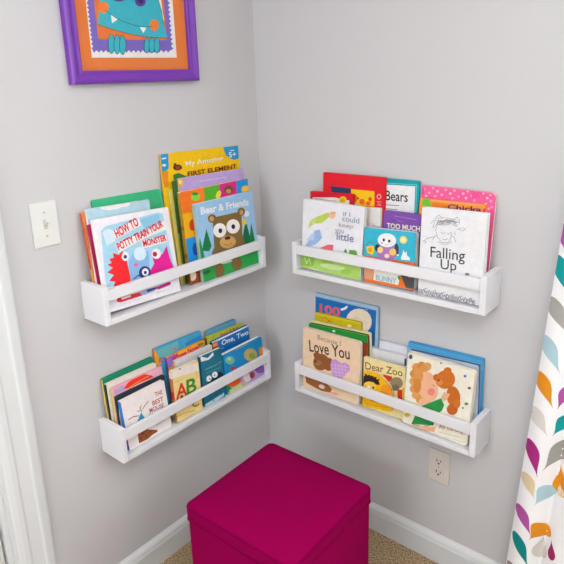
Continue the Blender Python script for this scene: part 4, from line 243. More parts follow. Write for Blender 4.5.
{'shelf':'RT','name':'picture_book','label':'large pink polka dot book against the wall at the right of the upper right shelf','O':[0.61509,-0.02382,0.9398],'X':[0.99975,-0.00086,-0.02245],'Z':[0.02246,0.03838,0.99901],'W':0.2077,'H':0.2876,'T':0.01,'cov':'#e9659b','spine':'#d8558a','kind':'board','r':0.014,'pages':'#ece6da','art':[('p','#f6c9da',[(0.0096,0.2771),(0.0092,0.2754),(0.0078,0.274),(0.0058,0.2733),(0.0038,0.2735),(0.0022,0.2746),(0.0015,0.2762),(0.0019,0.2779),(0.0033,0.2793),(0.0053,0.28),(0.0074,0.2798),(0.009,0.2787)]),('p','#f3a6c6',[(0.0262,0.2685),(0.0258,0.2667),(0.0245,0.2653),(0.0225,0.2647),(0.0204,0.2649),(0.0188,0.2659),(0.0182,0.2675),(0.0186,0.2693),(0.0199,0.2706),(0.0219,0.2713),(0.024,0.2711),(0.0255,0.2701)]),('p','#f3a6c6',[(0.0363,0.2822),(0.0359,0.2804),(0.0345,0.2791),(0.0326,0.2784),(0.0306,0.2786),(0.029,0.2797),(0.0283,0.2813),(0.0287,0.283),(0.0301,0.2844),(0.032,0.285),(0.0341,0.2848),(0.0356,0.2838)]),('p','#f6c9da',[(0.0502,0.2754),(0.0498,0.2737),(0.0485,0.2723),(0.0465,0.2716),(0.0445,0.2719),(0.043,0.2729),(0.0423,0.2745),(0.0427,0.2762),(0.044,0.2776),(0.046,0.2782),(0.048,0.278),(0.0495,0.277)]),('p','#f3a6c6',[(0.0632,0.2673),(0.0629,0.2656),(0.0615,0.2643),(0.0596,0.2636),(0.0576,0.2638),(0.0561,0.2648),(0.0554,0.2664),(0.0558,0.2681),(0.0571,0.2695),(0.059,0.2702),(0.061,0.27),(0.0626,0.2689)]),('p','#f3a6c6',[(0.0737,0.2822),(0.0733,0.2805),(0.072,0.2791),(0.0701,0.2785),(0.0682,0.2787),(0.0666,0.2797),(0.066,0.2813),(0.0663,0.283),(0.0677,0.2844),(0.0696,0.285),(0.0715,0.2848),(0.0731,0.2838)]),('p','#f6c9da',[(0.0875,0.2735),(0.0871,0.2718),(0.0858,0.2704),(0.0839,0.2698),(0.082,0.27),(0.0804,0.271),(0.0798,0.2726),(0.0802,0.2743),(0.0815,0.2756),(0.0833,0.2763),(0.0853,0.2761),(0.0868,0.275)]),('p','#f3a6c6',[(0.0982,0.2829),(0.0978,0.2812),(0.0965,0.2799),(0.0947,0.2792),(0.0927,0.2794),(0.0912,0.2805),(0.0906,0.282),(0.0909,0.2837),(0.0922,0.2851),(0.0941,0.2857),(0.096,0.2855),(0.0975,0.2845)]),('p','#f3a6c6',[(0.1114,0.2681),(0.1111,0.2665),(0.1098,0.2651),(0.108,0.2644),(0.106,0.2646),(0.1045,0.2657),(0.1039,0.2672),(0.1042,0.2689),(0.1055,0.2702),(0.1073,0.2709),(0.1093,0.2707),(0.1108,0.2697)]),('p','#f6c9da',[(0.1231,0.2776),(0.1228,0.276),(0.1215,0.2746),(0.1197,0.274),(0.1178,0.2742),(0.1163,0.2752),(0.1157,0.2768),(0.116,0.2784),(0.1173,0.2798),(0.1191,0.2804),(0.121,0.2802),(0.1225,0.2792)]),('p','#f3a6c6',[(0.1349,0.285),(0.1346,0.2834),(0.1333,0.2821),(0.1315,0.2814),(0.1296,0.2816),(0.1282,0.2827),(0.1275,0.2842),(0.1279,0.2859),(0.129,0.287),(0.1336,0.287),(0.1343,0.2866)]),('p','#f3a6c6',[(0.1475,0.2745),(0.1471,0.2728),(0.1459,0.2715),(0.1441,0.2708),(0.1423,0.271),(0.1408,0.272),(0.1401,0.2736),(0.1405,0.2752),(0.1417,0.2766),(0.1435,0.2772),(0.1454,0.277),(0.1468,0.276)]),('p','#f6c9da',[(0.1568,0.287),(0.1574,0.2856),(0.1571,0.284),(0.1559,0.2827),(0.1541,0.282),(0.1522,0.2823),(0.1508,0.2833),(0.1501,0.2848),(0.1505,0.2864),(0.1511,0.287)]),('p','#f3a6c6',[(0.1686,0.275),(0.1683,0.2733),(0.1671,0.272),(0.1653,0.2714),(0.1635,0.2716),(0.162,0.2726),(0.1614,0.2741),(0.1617,0.2757),(0.1629,0.2771),(0.1647,0.2777),(0.1665,0.2775),(0.1679,0.2765)]),('p','#f3a6c6',[(0.1777,0.284),(0.1774,0.2824),(0.1762,0.2811),(0.1745,0.2804),(0.1726,0.2807),(0.1712,0.2816),(0.1706,0.2832),(0.1709,0.2848),(0.1721,0.2861),(0.1738,0.2867),(0.1757,0.2865),(0.1771,0.2855)]),('p','#f6c9da',[(0.1888,0.2734),(0.1885,0.2718),(0.1873,0.2705),(0.1856,0.2699),(0.1837,0.2701),(0.1823,0.2711),(0.1817,0.2726),(0.182,0.2742),(0.1832,0.2755),(0.1849,0.2761),(0.1867,0.2759),(0.1881,0.2749)]),('p','#f3a6c6',[(0.1958,0.2822),(0.1955,0.2806),(0.1943,0.2793),(0.1926,0.2786),(0.1908,0.2788),(0.1894,0.2798),(0.1887,0.2813),(0.1891,0.2829),(0.1902,0.2842),(0.1919,0.2849),(0.1937,0.2847),(0.1951,0.2837)]),('p','#f3a6c6',[(0.1994,0.2668),(0.1991,0.2652),(0.1979,0.2639),(0.1962,0.2633),(0.1944,0.2635),(0.193,0.2645),(0.1923,0.266),(0.1926,0.2676),(0.1938,0.2689),(0.1955,0.2695),(0.1973,0.2693),(0.1987,0.2683)]),('p','#f6c9da',[(0.1865,0.2573),(0.1861,0.2557),(0.185,0.2543),(0.1832,0.2537),(0.1814,0.2539),(0.18,0.2549),(0.1793,0.2564),(0.1797,0.258),(0.1808,0.2593),(0.1826,0.26),(0.1844,0.2598),(0.1858,0.2588)]),('p','#f3a6c6',[(0.1955,0.2465),(0.1952,0.2449),(0.1941,0.2436),(0.1923,0.2429),(0.1905,0.2431),(0.1891,0.2441),(0.1885,0.2456),(0.1888,0.2472),(0.19,0.2485),(0.1917,0.2492),(0.1935,0.249),(0.1949,0.248)]),('p','#f3a6c6',[(0.2029,0.2515),(0.2026,0.2499),(0.2015,0.2485),(0.1998,0.2479),(0.198,0.2481),(0.1966,0.2491),(0.1959,0.2506),(0.1962,0.2522),(0.1974,0.2535),(0.1991,0.2541),(0.2009,0.254),(0.2023,0.253)]),('p','#f6c9da',[(0.0179,0.259),(0.0175,0.2573),(0.0162,0.2559),(0.0142,0.2552),(0.0121,0.2554),(0.0105,0.2565),(0.0098,0.2581),(0.0102,0.2598),(0.0116,0.2612),(0.0136,0.2619),(0.0157,0.2617),(0.0173,0.2607)]),('p','#f3a6c6',[(0.0448,0.261),(0.0444,0.2593),(0.043,0.2579),(0.0411,0.2572),(0.0391,0.2574),(0.0375,0.2584),(0.0368,0.26),(0.0372,0.2618),(0.0386,0.2632),(0.0405,0.2638),(0.0426,0.2636),(0.0441,0.2626)]),('p','#f3a6c6',[(0.095,0.262),(0.0946,0.2604),(0.0933,0.259),(0.0914,0.2583),(0.0895,0.2585),(0.088,0.2595),(0.0873,0.2611),(0.0877,0.2628),(0.089,0.2642),(0.0908,0.2648),(0.0928,0.2646),(0.0943,0.2636)]),('p','#f6c9da',[(0.1325,0.2666),(0.1322,0.2649),(0.1309,0.2636),(0.1291,0.263),(0.1272,0.2632),(0.1258,0.2642),(0.1251,0.2657),(0.1255,0.2674),(0.1267,0.2687),(0.1285,0.2694),(0.1304,0.2692),(0.1319,0.2682)]),('p','#f3a6c6',[(0.1555,0.2634),(0.1552,0.2617),(0.154,0.2604),(0.1522,0.2598),(0.1503,0.2599),(0.1489,0.2609),(0.1482,0.2625),(0.1486,0.2641),(0.1498,0.2655),(0.1516,0.2661),(0.1534,0.2659),(0.1549,0.2649)]),('p','#e0508c',[(0.0006,0.2807),(0.0079,0.2811),(0.0067,0.262),(0.0006,0.26)]),('p','#e45a94',[(0.1434,0.287),(0.1629,0.287),(0.1678,0.2868),(0.168,0.2689),(0.145,0.2701)])],'shape':None,'sdots':None},
{'shelf':'RT','name':'picture_book','label':'orange topped book with purple lettering behind the pencil drawing book','O':[0.62162,-0.0398,0.93532],'X':[1.0,0.0,0.0],'Z':[0.0,0.05234,0.99863],'W':0.187,'H':0.2574,'T':0.0108,'cov':'#ef9a45','spine':'#c01a5c','kind':'hard','r':0.004,'pages':'#ece6da','art':[('p','#d81f6e',[(0.1818,0.2476),(0.1864,0.2485),(0.1864,0.1923),(0.1806,0.1915)]),('p','#6cc044',[(0.0049,0.2387),(0.0094,0.254),(0.0108,0.2568),(0.0272,0.2568),(0.0333,0.248),(0.0324,0.2353)]),('p','#f2b468',[(0.0354,0.2568),(0.1791,0.2568),(0.1793,0.2544),(0.0357,0.2524)]),('p','#e8862c',[(0.036,0.2483),(0.0842,0.2492),(0.085,0.239),(0.0366,0.2391)]),('t','#6a2462','Chicka',0.0835,0.2351,0.013,0.0933,0.0147,0.03)],'shape':None,'sdots':None},
